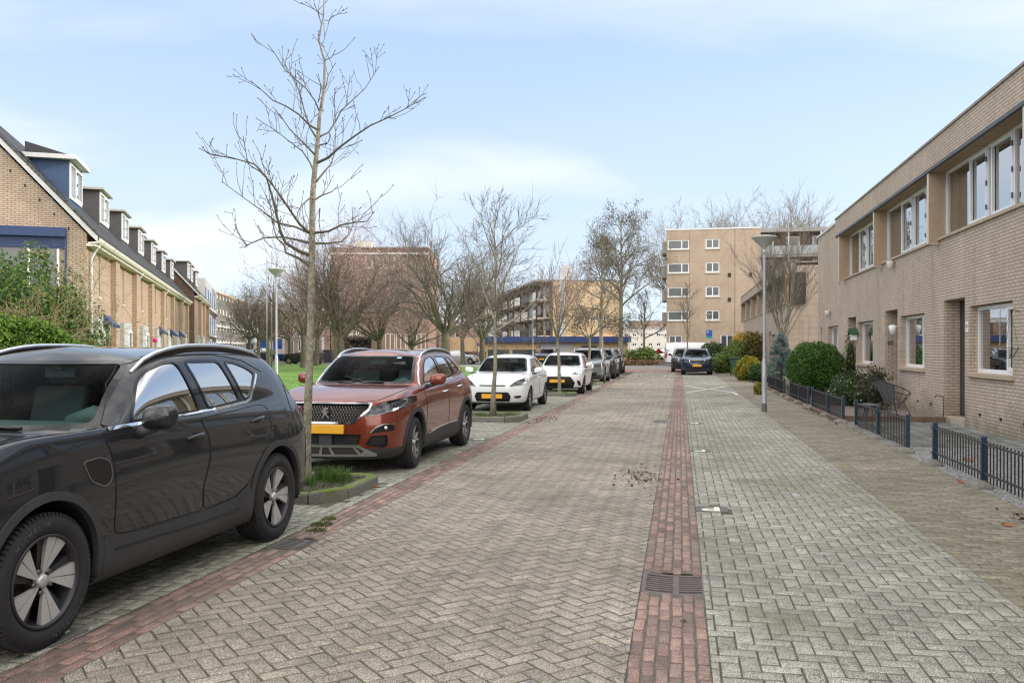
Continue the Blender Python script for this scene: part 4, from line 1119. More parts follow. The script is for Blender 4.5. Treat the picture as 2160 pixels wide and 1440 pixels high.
mat('render_tan', (.42,.31,.215), .9, nscale=4, namp=.10, nscale2=90, namp2=.16, bump=.3, bscale=150)
mat('sill_stone', (.42,.34,.25), .85, nscale=6, namp=.12, nscale2=60, namp2=.12)
mat('lead', (.10,.105,.115), .6, nscale=5, namp=.2)
mat('white_frame', (.78,.79,.80), .4, nscale=3, namp=.05)
mat('cream_trim', (.60,.57,.51), .6, nscale=5, namp=.08)
mat('coping', (.30,.26,.21), .8, nscale=5, namp=.2)
mat('white_coping', (.66,.66,.66), .7)
mat('dark_door', (.022,.024,.028), .4, coat=.3)
mat('blue_paint', (.012,.035,.12), .5, nscale=5, namp=.15)
mat('blue_board', (.045,.085,.17), .7, nscale=3, namp=.12)
mat('trim_grey', (.40,.39,.36), .7)
mat('grey_board', (.085,.08,.088), .8, nscale=3, namp=.15)
mat('zinc', (.55,.56,.57), .55, nscale=4, namp=.1)
mat('panel_grey', (.42,.43,.43), .7, nscale=3, namp=.08)
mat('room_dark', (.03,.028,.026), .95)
mat('curtain', (.80,.78,.75), .95, nscale=1, namp=.05)
mat('curtain_tan', (.42,.33,.24), .95)
mat('blind', (.42,.42,.40), .8)
mat('solar', (.010,.012,.02), .45)
mat('white_wall', (.70,.68,.62), .85, nscale=.6, namp=.06)
mat('yellow_wall', (.66,.50,.31), .85, nscale=.5, namp=.07)
mat('beige_wall', (.58,.42,.26), .85, nscale=.5, namp=.07)
mat('orange_wall', (.55,.33,.12), .85, nscale=.5, namp=.1)
mat('blue_band', (.018,.045,.16), .5)
mat('concrete', (.30,.29,.27), .85, nscale=1, namp=.15)
mat('far_glass', (.05,.06,.07), .12, spec=.8)
mat('far_glass_light', (.22,.24,.25), .2, spec=.8)
mat('brown_blind', (.25,.16,.09), .6)
mat('black_metal', (.012,.012,.013), .5)
glass('window_glass', (.80,.83,.82), boost=.48)
V3 = Vector
def facade(mb, o, u, n, L, z0, z1, holes, rev=.12, mi=0, mr=None, ufrom=0):
    """wall plane with rectangular openings and their reveals"""
    o, u, n = V3(o), V3(u), V3(n); mr = mi if mr is None else mr
    us = sorted({ufrom, L}|{h[0] for h in holes}|{h[1] for h in holes}); zs = sorted({z0, z1}|{h[2] for h in holes}|{h[3] for h in holes})
    us = [x for x in us if ufrom-1e-6 <= x <= L+1e-6]; zs = [z for z in zs if z0-1e-6 <= z <= z1+1e-6]
    P = lambda a, z, d=0: o+u*a+V3((0,0,z))-n*d
    flip = u.cross(V3((0,0,1))).dot(n) < 0
    def Q(a, b, c, d, m): mb.quad(*((a,b,c,d) if not flip else (d,c,b,a)), m)
    for i in range(len(us)-1):
        for j in range(len(zs)-1):
            cu, cz = (us[i]+us[i+1])/2, (zs[j]+zs[j+1])/2
            if any(h[0] < cu < h[1] and h[2] < cz < h[3] for h in holes): continue
            Q(P(us[i],zs[j]), P(us[i+1],zs[j]), P(us[i+1],zs[j+1]), P(us[i],zs[j+1]), mi)
    for h in holes:
        a, b, c, d = h[:4]; r = h[4] if len(h) > 4 else rev
        Q(P(a,c), P(a,c,r), P(a,d,r), P(a,d), mr); Q(P(b,c,r), P(b,c), P(b,d), P(b,d,r), mr)
        Q(P(a,d), P(a,d,r), P(b,d,r), P(b,d), mr); Q(P(a,c,r), P(a,c), P(b,c), P(b,c,r), mr)
def fbox(mb, o, u, n, a, b, z0, z1, d0, d1, mi=0):
    """box in facade coordinates; d is depth in front (+) or behind (-) of the wall plane"""
    o, u, n = V3(o), V3(u), V3(n); vs = []
    for z in (z0, z1):
        for (x, d) in ((a,d0),(b,d0),(b,d1),(a,d1)): vs.append(o+u*x+n*d+V3((0,0,z)))
    mb.add(vs, [(0,3,2,1),(4,5,6,7),(0,1,5,4),(1,2,6,5),(2,3,7,6),(3,0,4,7)], mi)
def window(par, o, u, n, a, b, z0, z1, rec, mull=(), fw=.06, frame='white_frame', back='room_dark', curtain=None, trans=(), sash=(), pane='window_glass', depth=.35, name='window', fd=.07, lab=None):
    """frame mesh with pane (and what shows behind it) as sub-parts"""
    mb = MB()
    for (x0, x1, y0, y1) in [(a,b,z0,z0+fw),(a,b,z1-fw,z1),(a,a+fw,z0+fw,z1-fw),(b-fw,b,z0+fw,z1-fw)]: fbox(mb, o, u, n, x0, x1, y0, y1, -rec, -rec-fd)
    xs = [a]+[lerp(a, b, m) for m in mull]+[b]
    for m in mull: x = lerp(a, b, m); fbox(mb, o, u, n, x-fw*.5, x+fw*.5, z0+fw, z1-fw, -rec+.002, -rec-fd)
    for t in trans: z = lerp(z0, z1, t); fbox(mb, o, u, n, a+fw, b-fw, z-fw*.4, z+fw*.4, -rec-.004, -rec-fd)
    for k in sash:
        x0, x1 = xs[k]+.035, xs[k+1]-.035; s_ = .055
        for (p, q, y0, y1) in [(x0,x1,z0+fw-.01,z0+fw+s_),(x0,x1,z1-fw-s_,z1-fw+.01),(x0,x0+s_,z0+fw+s_,z1-fw-s_),(x1-s_,x1,z0+fw+s_,z1-fw-s_)]: fbox(mb, o, u, n, p, q, y0, y1, -rec+.022, -rec-.03)
        for t in (.18,.5,.82): fbox(mb, o, u, n, x0-.02, x0+.012, lerp(z0,z1,t)-.05, lerp(z0,z1,t)+.05, -rec+.035, -rec+.02, 1)
    w = mb.build(name, [MATS[frame], MATS['black_metal']], par)
    if lab: w['label'] = lab
    o_, u_, n_ = V3(o), V3(u), V3(n); P = lambda x, z, d: o_+u_*x-n_*d+V3((0,0,z))
    flip = u_.cross(V3((0,0,1))).dot(n_) < 0
    def pl(mb, x0, x1, y0, y1, d, mi=0):
        q = (P(x0,y0,d), P(x1,y0,d), P(x1,y1,d), P(x0,y1,d)); mb.quad(*(q if not flip else q[::-1]), mi)
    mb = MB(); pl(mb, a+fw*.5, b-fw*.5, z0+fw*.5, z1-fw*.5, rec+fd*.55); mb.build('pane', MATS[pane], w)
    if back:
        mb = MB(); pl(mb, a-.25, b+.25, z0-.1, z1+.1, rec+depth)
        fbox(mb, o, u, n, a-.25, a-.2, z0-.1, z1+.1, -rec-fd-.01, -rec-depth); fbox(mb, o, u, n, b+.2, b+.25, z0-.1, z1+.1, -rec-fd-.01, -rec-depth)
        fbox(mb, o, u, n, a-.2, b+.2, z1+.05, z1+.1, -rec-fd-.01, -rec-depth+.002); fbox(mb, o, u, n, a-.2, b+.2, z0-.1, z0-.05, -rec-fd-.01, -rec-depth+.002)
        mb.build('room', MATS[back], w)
    if curtain:
        cm, spans, zb, zt = curtain; mb = MB()
        for (s0, s1) in spans:
            x0, x1 = lerp(a,b,s0), lerp(a,b,s1); k = max(2, int((x1-x0)/.05)); vs = []
            for i in range(k+1):
                x = lerp(x0, x1, i/k); dd = rec+fd+.03+(.012 if i % 2 else -.012)
                vs += [P(x, lerp(z0,z1,zb), dd), P(x, lerp(z0,z1,zt), dd)]
            mb.add(vs, [(2*i, 2*i+2, 2*i+3, 2*i+1) if not flip else (2*i+1, 2*i+3, 2*i+2, 2*i) for i in range(k)])
        mb.build('curtain', MATS[cm], w)
    return w

def right_house(loc, rz, label, L=5.45, end=False, near_end=False, simple=False, seed=0, group=None, blinds=None, num=None, side=None):
    """local frame: origin on the wall foot at the near party wall, +y along the street, +x into the house"""
    r = random.Random(seed)
    t = thing('brick_house', label, 'house', loc, rz, group)
    o, u, n = (0,0,0), (0,1,0), (-1,0,0)
    ext = 6.05 if end else 0; LL = L+ext
    fin = L-.05
    w0, w1 = 1.10, 3.35; d0, d1 = L-1.82, L-.40; e0, e1 = 1.40, 3.60
    holes = [(w0,w1,1.12,2.44,.20), (d0,d1,0.02,2.64,.42)]
    if end: holes += [(L+1.4,L+3.6,1.12,2.44,.20), (L+5.0,L+5.35,.9,2.44,.3)]
    up = (.0, L-.10, 4.06, 5.52, .16)
    holes.append(up)
    if end: holes.append((L+.95, L+1.35, 3.9, 5.45, .12))
    mb = MB(); facade(mb, o, u, n, LL, 0, 5.60 if not end else 5.60, holes)
    if end: facade(mb, (0,0,0), u, n, LL, 5.60, 6.22, [], ufrom=L+.50)
    if near_end or side == 'near':
        sh = [(2.0,3.3,.9,2.3)] if side == 'near' else []
        facade(mb, (9,0,0), (-1,0,0), (0,-1,0), 9, 0, 6.2, [(9-h[1],9-h[0],h[2],h[3]) for h in sh], rev=.1)
    if end: facade(mb, (0,LL,0), (1,0,0), (0,1,0), 9, 0, 6.22, [])
    wall = mb.build('wall', MATS['brick_right'], t)
    if side == 'near': window(t, (0,0,0), (1,0,0), (0,-1,0), 2.0, 3.3, .9, 2.3, .06, mull=(.5,), curtain=None)
    # brick fascia band in front, with lead edge, coping and soffit
    yb = L+.50 if end else L
    mb = MB(); mb.box(-.25, .02, 0, yb, 5.60, 6.16); mb.build('parapet', MATS['brick_right'], t)
    mb = MB(); mb.box(-.28, .30, 0, yb+ (.02 if end else 0), 6.16, 6.21); mb.build('coping', MATS['coping'], t)
    mb = MB(); mb.box(-.262, -.19, 0, yb+.015*end, 5.525, 5.598); mb.build('lead_edge', MATS['lead'], t)
    mb = MB(); mb.box(-.19, .40, 0, yb, 5.514, 5.545); mb.build('soffit', MATS['render_tan'], t)
    mb = MB()
    for q in ([0, yb/2]): mb.box(-.188, .10, q+.01, q+.016, 5.509, 5.515)
    mb.build('soffit_joint', MATS['seam'], t)
    if end: mb = MB(); mb.box(-.05, 9.05, L+.5, LL+.05, 6.20, 6.28); mb.build('roof_edge', MATS['white_coping'], t)
    mb = MB(); mb.box(.3, 9, 0, LL, 6.0, 6.14); mb.build('roof', MATS['concrete'], t)
    # fin at the far party wall
    mb = MB(); mb.box(-.225, .16, L-.106, L, 3.94, 5.513); f = mb.build('window_fin', MATS['render_tan'], t, bevel=.004)
    mb = MB(); mb.box(-.235, -.226, L-.11, L+.01, 3.95, 5.52); mb.box(-.235, 0, L-.106, L+.006, 3.925, 3.939); mb.build('fin_trim', MATS['cream_trim'], f)
    if near_end or side == 'near':
        mb = MB(); mb.box(-.225, .16, 0, .10, 3.94, 5.52); mb.build('window_fin', MATS['render_tan'], t)
    # sill band
    mb = MB(); mb.box(-.05, .16, .0, L-.10, 4.0, 4.058); mb.build('window_sill', MATS['sill_stone'], t)
    op = r.random()
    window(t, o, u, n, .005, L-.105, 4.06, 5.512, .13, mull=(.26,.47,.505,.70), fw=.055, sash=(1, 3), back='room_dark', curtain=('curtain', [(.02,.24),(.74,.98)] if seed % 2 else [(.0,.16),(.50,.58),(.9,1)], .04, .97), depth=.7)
    # ground floor
    cur = blinds or [(0,.12),(.86,1)]
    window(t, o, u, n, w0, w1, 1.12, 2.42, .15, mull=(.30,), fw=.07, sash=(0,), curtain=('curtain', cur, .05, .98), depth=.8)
    mb = MB(); mb.box(-.07, .15, w0-.07, w1+.02, 1.03, 1.115); mb.build('window_sill', MATS['sill_stone'], t, bevel=.006)
    if end:
        window(t, o, u, n, L+1.4, L+3.6, 1.12, 2.42, .15, mull=(.5,), fw=.07, curtain=('curtain', [(0,.2),(.8,1)], .05, .98), depth=.8)
        mb = MB(); mb.box(-.07, .15, L+1.33, L+3.62, 1.03, 1.115); mb.build('window_sill', MATS['sill_stone'], t, bevel=.006)
        mb = MB(); mb.box(.2, .22, L+5.0, L+5.35, .9, 2.44); mb.box(.11, .12, L+.95, L+1.35, 3.9, 5.45); mb.build('slot_infill', MATS['brick_dark'], t)
    # recessed porch: door faces the street, set deep
    mb = MB(); mb.box(.33, .38, d0+.002, d1-.002, .125, 2.635); dr = mb.build('door', MATS['dark_door'], t)
    mb = MB(); mb.box(.30, .329, d0+.12, d0+.16, 1.0, 1.12); mb.build('handle', MATS['chrome'], dr)
    mb = MB(); mb.box(-.02, .41, d0+.003, d1-.003, -.02, .12); mb.build('doorstep', MATS['sill_stone'], t)
    # air bricks
    for y in (.5, 1.6, 2.7): mb = MB(); mb.box(-.004, .0, y, y+.12, .28, .34); mb.build('air_brick', MATS['seam'], t)
    if num:
        mb = MB(); mb.box(-.012, -.002, d0-.22, d0-.08, 1.92, 2.14); pl = mb.build('house_number', MATS['white_frame'], t)
        M = Matrix.Translation((-.014, d0-.15, 2.03)) @ Matrix(((0,0,-1,0),(-1,0,0,0),(0,1,0,0),(0,0,0,1)))
        text(num, .11, 'digits', MATS['gloss_black'], pl, M)
    return t

def build_right_rows():
    labs = ['brick house nearest the camera on the right, its deep window at the frame edge',
            'brick house with house number plate, second along the right row behind the blue fence',
            'brick house with scrollwork bracket beside its porch, behind the rose bushes',
            'brick end house of the near right row, with birdhouse by its porch']
    g = 'brick terrace houses on the right side of the street'
    ys = [9.75, 15.2, 20.7, 26.17]
    right_house((5.7, 9.75, 0), 0, labs[0], seed=1, near_end=False, group=g, blinds=[(0,.1)])
    right_house((5.7, 15.2, 0), 0, labs[1], L=5.47, seed=2, group=g, num='19', blinds=[(.88,1)])
    right_house((5.7, 20.68, 0), 0, labs[2], L=5.47, seed=3, group=g, blinds=[(0,1)])
    right_house((5.7, 26.16, 0), 0, labs[3], L=5.47, end=True, seed=4, group=g, blinds=[(0,.22),(.8,1)])
    for k, (yy, lb) in enumerate(((4.3,'unseen brick house added beside the camera to block the low sun'),(-1.15,'unseen brick house added just behind the camera to shade the street'),(-6.6,'unseen brick house added well behind the camera to shade the street'),(-12.05,'unseen brick house added farthest behind the camera to shade the street'))): right_house((5.7, yy, 0), 0, lb, seed=5+k, group=g)  # unseen houses added to keep the low sun off the near paving
    o = None
    names = ['near end brick house of the far right row, its side wall facing the gap', 'brick house second in the far right row, behind the bare street tree', 'brick house third in the far right row, behind the lamp post', 'brick house fourth in the far right row, beyond the lamp post', 'brick house fifth in the far right row, above the tall hedge', 'brick house at the far end of the far right row, before the apartment block']
    for i in range(6):
        if i == 0: right_house((5.7, 47.4, 0), 0, names[0], L=5.5, seed=7, side='near', group=g)
        elif i == 1: o = right_house((5.7, 52.9, 0), 0, names[1], L=5.5, seed=8, group=g)
        else: dup(o, (5.7, 47.4+5.5*i, 0), 0, names[i])
    # garden side wall between the rows (fence line) behind the spruce
    
OL = V3((-18.57, 24.67, 0)); AL = math.radians(27.6)
def build_left_rows():
    P = 5.65
    def house(k, x0=0, eave=5.0, first=False, blue=False, label='', nd=1, last=False, s0=None, dz=0, wide=False, dorm=(1.26, 3.29)):
        s = k*P if s0 is None else s0
        c, sn = math.cos(AL), math.sin(AL)
        loc = OL+V3((-math.sin(AL), math.cos(AL), 0))*s+V3((c, sn, 0))*x0
        t = thing('terraced_house', label, 'house', loc, AL, 'terraced houses with dormers on the left')
        o, u, n = (-.35,0,0), (0,1,0), (1,0,0)
        E = eave; sl = 1.07; D = 9.0
        holes = [(1.95, 2.35, 3.38, 4.85, .14)] if k % 2 == 0 or k > 3 else [(1.75,2.15,3.38,4.85,.14), ]
        holes.append((.6, 2.6, .05, 2.6, .10)); holes.append((3.0, 4.2, .05, 2.6, .12))
        mb = MB(); facade(mb, o, u, n, P, 0, E+.35, holes, mi=0)
        # piers
        mb2 = MB(); mb2.box(-.35, -.12, P-1.0, P-.0, 0, E+.2); 
        mb2.build('pier', MATS['brick_dark'], None) if False else None
        # gable ends
        def gable(y, nn):
            poly = [(-.35, 0), (-.35, E+.30), (-D/2-.1, E+.30+(D/2-.25)*sl), (-D+.1, E+.30), (-D+.1, 0)]
            q = [(x, y, z) for x, z in poly]
            if nn > 0: q = q[::-1]
            mb.add(q, [tuple(range(5))], 1)
        if first: gable(0, -1)
        if last: gable(P, 1)
        mb.build('wall', [MATS['brick_front'], MATS['brick_gable'] if k == 0 else MATS['brick_dark']], t)
        for q in range(1):
            m3 = MB(); m3.box(-.352, -.16, P-1.05, P-.12, 0, E+.15); m3.build('pier', MATS['brick_front'], t)
        # recessed strip
        # roof
        rz_ = lambda x: E+.12-x*sl
        mb = MB(); th = .16; x1 = -D/2-.1
        y0, y1 = (-.12 if first else 0), P+(.12 if last else 0)
        a = [(.0, y0, rz_(0)), (.0, y1, rz_(0)), (x1, y1, rz_(x1)), (x1, y0, rz_(x1))]
        mb.add(a+[(p[0], p[1], p[2]+th) for p in a], [(0,1,2,3),(7,6,5,4),(0,4,5,1),(1,5,6,2),(3,2,6,7),(0,3,7,4)])
        xb = 2*x1
        a = [(x1, y0, rz_(x1)+.0), (x1, y1, rz_(x1)), (xb, y1, rz_(0)), (xb, y0, rz_(0))]
        mb.add(a+[(p[0], p[1], p[2]+th) for p in a], [(0,1,2,3),(7,6,5,4),(0,4,5,1),(1,5,6,2),(3,2,6,7),(0,3,7,4)])
        roof = mb.build('roof', MATS['roof_tiles'], t, fix=True)
        if first:     # barge board and verge tiles
            mb = MB(); q = [(.0, -.14, rz_(0)-.10), (x1, -.14, rz_(x1)-.10), (x1, -.14, rz_(x1)+.10), (.0, -.14, rz_(0)+.10)]
            mb.extr(q, (0,-.03,0)); mb.build('barge_board', MATS['zinc'], t, fix=True)
            mb = MB(); nn_ = 22
            for i in range(nn_):
                xa, xb_ = lerp(0, x1, i/nn_), lerp(0, x1, (i+1.08)/nn_); lift = .0
                q = [(xa, -.20, rz_(xa)+.11+.03), (xb_, -.20, rz_(xb_)+.11), (xb_, -.20, rz_(xb_)+.21), (xa, -.20, rz_(xa)+.24)]
                mb.extr(q, (0,.28,0))
            mb.build('verge_tiles', MATS['slates'], roof, fix=True)
        # gutter
        mb = MB(); y0_, y1_ = (-.16 if first else 0), P+(.1 if last else 0)
        prof = [(-.12,E-.02),(.02,E-.0),(.06,E+.06),(.08,E+.16),(.05,E+.17),(.03,E+.08),(-.05,E+.05),(-.30,E+.02),(-.30,E-.04)]
        mb.extr([(x, y0_, z) for x, z in prof], (0, y1_-y0_, 0)); g = mb.build('gutter', MATS['cream_trim'], t, fix=True)
        mb = MB(); mb.box(-.35, -.05, y0_, y1_, E-.10, E-.04); mb.build('soffit', MATS['cream_trim'], t)
        if k in (0, 2, 4, 6, 8): 
            y = .35 if k == 0 else 0
            mb = MB(); mb.tube([(-.02, y, E+.0), (-.10, y, E-.12), (-.26, y, E-.42), (-.28, y, E-.6), (-.28, y, .0)], .05, 8); mb.build('downpipe', MATS['zinc'], t)
        # windows
        h = holes[0]; window(t, o, u, n, h[0], h[1], h[2], h[3], .05, fw=.05, back='room_dark', curtain=('curtain', [(0,1)], .0, 1) if k % 3 == 1 else None)
        mb = MB(); mb.box(-.42, -.30, h[0]-.04, h[1]+.04, h[2]-.07, h[2]); mb.build('window_sill', MATS['cream_trim'], t)
        # grey panel with door and awning
        mb = MB(); mb.box(-.34, -.10, .55, 2.65, 0, 2.62); mb.build('porch_panel', MATS['panel_grey'], t)
        window(t, (-.35,0,0), u, n, 3.0, 4.2, .3, 2.6, .04, mull=(.5,), fw=.08, curtain=None)
        window(t, (-.095,0,0), u, n, 1.6, 2.55, .2, 2.3, -.04, fw=.09, back=None, pane='far_glass', name='door')
        if blue:
            mb = MB(); mb.extr([(-.10, 1.5, 2.75), (.25, 1.5, 2.40), (.25, 1.5, 2.30), (-.10, 1.5, 2.45)], (0,1.15,0)); mb.build('awning', MATS['blue_paint'], t, fix=True)
        # dormer(s)
        for (a, b) in dorm if isinstance(dorm, list) else [dorm]:
            xf = -1.12; zt, zb = 7.90+dz, 6.45+dz; xback = -(zt+.2-E-.12)/sl-.05
            dm = MATS['blue_board'] if first and k == 0 else MATS['grey_board']
            mb = MB(); mb.box(xback, xf, a, b, zb-.2, zt); mb.build('dormer', dm, t); d = t.children[-1] if False else None
            dorm_o = [ch for ch in t.children if ch.name.startswith('dormer')][-1]
            mb = MB(); over = .28 if k == 0 and first else .20
            mb.box(xback-.2, xf+over, a-over, b+over*.3, zt, zt+(.15 if k == 0 else .10)); mb.build('dormer_roof', MATS['zinc'] if k == 0 else MATS['trim_grey'], dorm_o, bevel=.01)
            window(dorm_o, (xf,0,0), u, n, a+.04, b-.04, zb+.22, zt-.03, -.03, mull=(.5,), fw=.08, back=None, pane='window_glass', fd=.06) if False else None
            w = window(t, (xf,0,0), u, n, a+.05, b-.05, zb+.18, zt-.03, -.045, mull=(.5,), fw=.09, back=None, fd=.05, pane='far_glass_light', sash=(1,))
            if first and k == 0:
                mb = MB(); mb.add([(xf-1.3,a-.1,zt+.18),(xf-.0,a-.1,zt+.18),(xf-.0,b-.1,zt+.18),(xf-1.3,b-.1,zt+.18),(xf-1.3,a-.1,zt+.55),(xf-1.3,b-.1,zt+.55)], [(0,4,1),(3,2,5),(4,5,2,1),(0,3,5,4)])
                mb.build('solar_panel', MATS['solar'], t, fix=True)
        if first and k == 0:
            # solar panels lying on the tiles
            mb = MB()
            for i in range(3):
                xa, xb_ = -.95-i*1.12, -.95-(i+1)*1.12+.04
                q = [(xa, .12, rz_(xa)+.26), (xa, 1.0, rz_(xa)+.26), (xb_, 1.0, rz_(xb_)+.26), (xb_, .12, rz_(xb_)+.26)]
                mb.extr(q, (-.02,0,.04))
            mb.build('solar_panel', MATS['solar'], t, fix=True)
            # shuttered gable window
            q = MB(); q.box(-3.9, -.94, -.20, 0, 5.16, 5.46); q.build('shutter_box', MATS['blue_paint'], t, bevel=.01)
            q = MB(); q.box(-1.0, -.94, -.07, 0, 3.2, 5.16); q.box(-3.9, -3.84, -.07, 0, 3.2, 5.16)
            for i in range(8): q.box(-3.84, -1.0, -.06, -.03, 4.80+i*.045, 4.84+i*.045)
            q.build('roller_shutter', MATS['blue_paint'], t)
            window(t, (0,0,0), (1,0,0), (0,-1,0), -3.75, -1.15, 3.2, 4.96, -.03, mull=(.33,.66), fw=.07, back=None, pane='far_glass', fd=.05)
            q = MB(); 
            for i in range(9): q.box(-.9-i*.42, -.86-i*.42, -.02, 0, 5.42+i*.44, 5.5+i*.44)
            q.build('vent_slot', MATS['seam'], t)
        return t
    labs = ['end terraced house with blue dormer and blue roller shutter on its gable', 'terraced house with dark dormer, second from the blue dormer end', 'third house from the blue dormer, above the pink ball', 'terraced house with the first blue awning, fourth along the left row', 'terraced house with blue awning, fifth along the left row', 'terraced house with blue awning, sixth along the left row', 'terraced house at the far end of the lower left row']
    for k in range(7):
        house(k, first=(k == 0), last=(k == 6), blue=(k in (0,3,4,5)), label=labs[k])
    labs2 = ['taller terraced house with dark gable, first of the row beyond the step in the roofs', 'taller terraced house in the middle of the row beyond the roof step', 'taller terraced house at the far end of the left rows, before the cream flats']
    for i in range(3):
        house(7+i, x0=.55, eave=5.6, first=(i == 0), last=(i == 2), label=labs2[i], s0=39.58+i*P, dz=.65, dorm=(3.4, 5.4) if i == 0 else (1.2, 3.2))

def flats(name, label, loc, rz, W, D, Hh, wallm, wins, roofm='concrete', sidewins=(), cat='building', frame='white_frame', pane='far_glass', coping=None, extra=None):
    """box building; local +x along the front, front faces -y"""
    t = thing(name, label, cat, loc, rz)
    mb = MB(); hs = [(a,b,c,d) for a,b,c,d in wins]
    facade(mb, (0,0,0), (1,0,0), (0,-1,0), W, 0, Hh, hs, rev=.14)
    facade(mb, (0,D,0), (0,-1,0), (-1,0,0), D, 0, Hh, [(a,b,c,d) for a,b,c,d in sidewins], rev=.14)
    facade(mb, (W,0,0), (0,1,0), (1,0,0), D, 0, Hh, [])
    facade(mb, (W,D,0), (-1,0,0), (0,1,0), W, 0, Hh, [])
    mb.build('wall', MATS[wallm], t)
    mb = MB(); mb.box(-.05, W+.05, -.05, D+.05, Hh, Hh+.14); mb.build('roof', MATS[coping or roofm], t)
    for a,b,c,d in wins:
        window(t, (0,0,0), (1,0,0), (0,-1,0), a, b, c, d, .05, mull=(.5,) if b-a < 1.6 else (.66,), fw=.09, frame=frame, back=None, pane=pane, fd=.05)
    for a,b,c,d in sidewins:
        window(t, (0,D,0), (0,-1,0), (-1,0,0), a, b, c, d, .05, mull=(.5,), fw=.08, frame=frame, back=None, pane=pane, fd=.05)
    return t
def build_background():
    # five-storey block closing the street
    wins = []
    for (z0, z1) in ((11.36,12.28), (9.02,9.98), (6.66,7.60), (4.32,5.26)):
        wins += [(.12,2.18,z0,z1), (3.78,5.1,z0+.04,z1+.04)]
    wins += [(.22,1.5,.5,2.85), (5.2,6.45,.3,2.9)]
    t = flats('apartment_block', 'five storey tan brick apartment block closing the street at the right', (-1.29,86.0,0), math.radians(0), 9.0, 16, 13.25, 'brick_block', wins, coping='white_coping')
    for x, z in ((6.05,8.75),(8.05,8.75),(6.05,6.35)): mb = MB(); mb.box(x-.13, x+.13, -.12, 0, z-.18, z+.18); mb.build('wall_vent', MATS['room_dark'], t)
    for z in (11.3,8.96,6.6,4.26):
        for a_, b_ in ((.02,2.28),(3.7,5.2)): mb = MB(); mb.box(a_, b_, -.12, 0, z-.02, z+.05); mb.build('window_sill', MATS['cream_trim'], t)
    mb = MB(); mb.box(6.55, 6.59, -.004, 0, 0, 13.2); mb.box(2.2,2.22,-.004,0,0,13.2); mb.build('expansion_joint', MATS['seam'], t)
    for z in (11.0,8.6,6.3,4.0):
        mb = MB(); mb.box(-.45, 0, .4, 3.6, z, z+1.15); mb.build('balcony', MATS['concrete'], t)
    # gallery wing
    g = thing('gallery_flats', 'gallery wing of the flats with glazed balconies behind the bare street tree', 'building', (7.75, 92.0, 0), 0)
    mb = MB(); mb.box(0, 24, 1.2, 12, 0, 13.6); mb.build('wall', MATS['brick_dark'], g)
    mb = MB(); mb.box(0, 24, -.2, 12, 13.6, 14.0); mb.build('roof', MATS['concrete'], g)
    for z in (1.9,4.4,6.9,9.35,11.75):
        mb = MB(); mb.box(0, 24, -.15, 1.2, z-.75, z-.55); mb.build('gallery_floor', MATS['concrete'], g)
        mb = MB(); mb.box(0, 24, -.18, -.15, z-.5, z+.42); mb.build('balustrade', MATS['far_glass_light'], g)
        for x in range(9):
            mb = MB(); mb.box(.6+x*2.6, 1.9+x*2.6, 1.14, 1.2, z+.0, z+1.5); w = mb.build('window', MATS['white_frame'], g)
            mb = MB(); mb.box(.7+x*2.6, 1.8+x*2.6, 1.12, 1.14, z+.1, z+1.4); mb.build('pane', MATS['far_glass'], w)
    mb = MB()
    for x in range(8): mb.box(.0+x*3.2, .12+x*3.2, -.14, -.02, 0, 13.6)
    mb.build('gallery_columns', MATS['white_frame'], g)
    # brown block beyond the lawn
    a = math.atan2(96.21-94.05, 11.0)
    wins = [(4.05,5.55,10.9,12.4),(5.65,6.6,10.9,12.4),(6.7,8.1,10.9,12.4),(2.1,2.6,3.1,3.8),(2.9,3.5,3.1,3.8),(6.35,7.5,1.4,3.3),(7.6,8.75,1.4,3.3),(8.85,9.9,1.4,3.3),(10.0,11.1,1.4,3.3)]
    t = flats('apartment_block', 'five storey dark red brick block behind the pink blossom trees', (-40.1,94.0,0), a, 11.4, 14, 13.3, 'brick_brown', wins, coping='concrete', pane='brown_blind')
    mb = MB(); mb.box(-.1, 11.5, -.3, 0, 12.75, 13.3); mb.build('fascia', MATS['brick_dark'], t); mb = MB(); mb.box(-.1,11.5,-.42,-.30,12.5,12.75); mb.build('gutter', MATS['cream_trim'], t)
    mb = MB(); mb.box(2.4, 4.4, 2, 5, 13.4, 14.4); mb.build('roof_housing', MATS['cream_trim'], t)
    mb = MB(); mb.box(1.4, 4.8, -1.2, 0, 2.6, 2.9); mb.box(1.5,4.7,-.02,0,.0,2.6); mb.build('entrance_canopy', MATS['room_dark'], t)
    mb = MB(); mb.box(6.2, 11.2, -.06, 0, .1, 1.3); mb.build('plinth', MATS['room_dark'], t)
    w2 = flats('side_building', 'low pink brick wing to the left of the dark red block', (-45.5,93.2,0), a, 5.3, 14, 4.4, 'brick_side', [(.4,1.0,.2,2.6),(1.5,2.1,.2,2.6),(2.6,3.2,.9,2.6),(4.3,4.6,.6,2.9)], coping='cream_trim')
    # yellow building with balconies and the low blue banded shop
    a = math.atan2(112.63-110.92, 8.73)
    c, s_ = math.cos(a), math.sin(a)
    t = flats('apartment_building', 'yellow rendered building with open balconies on its left side', (-16.4,111.2,0), a, 9.0, 34, 10.4, 'yellow_wall', [(5.2,6.0,5.2,5.9),(6.3,7.0,5.2,5.9),(6.2,6.9,9.0,9.7)], coping='concrete')
    mb = MB(); mb.box(1.0, 2.6, 2, 4, 10.5, 12.7); mb.build('lift_housing', MATS['zinc'], t)
    mb = MB(); mb.box(.9, 1.6, -.12, 0, 2.6, 10.4); mb.build('corner_panel', MATS['zinc'], t)
    A_, B_ = at(1165, 112), at(985, 212); dv_ = B_-A_; L2 = math.hypot(dv_.x, dv_.y); an = math.atan2(-dv_.x, dv_.y)
    bf = thing('balcony_flats', 'long row of flats with white balconies receding left of the yellow end wall', 'building', (A_.x-.25, A_.y+.4, 0), an)
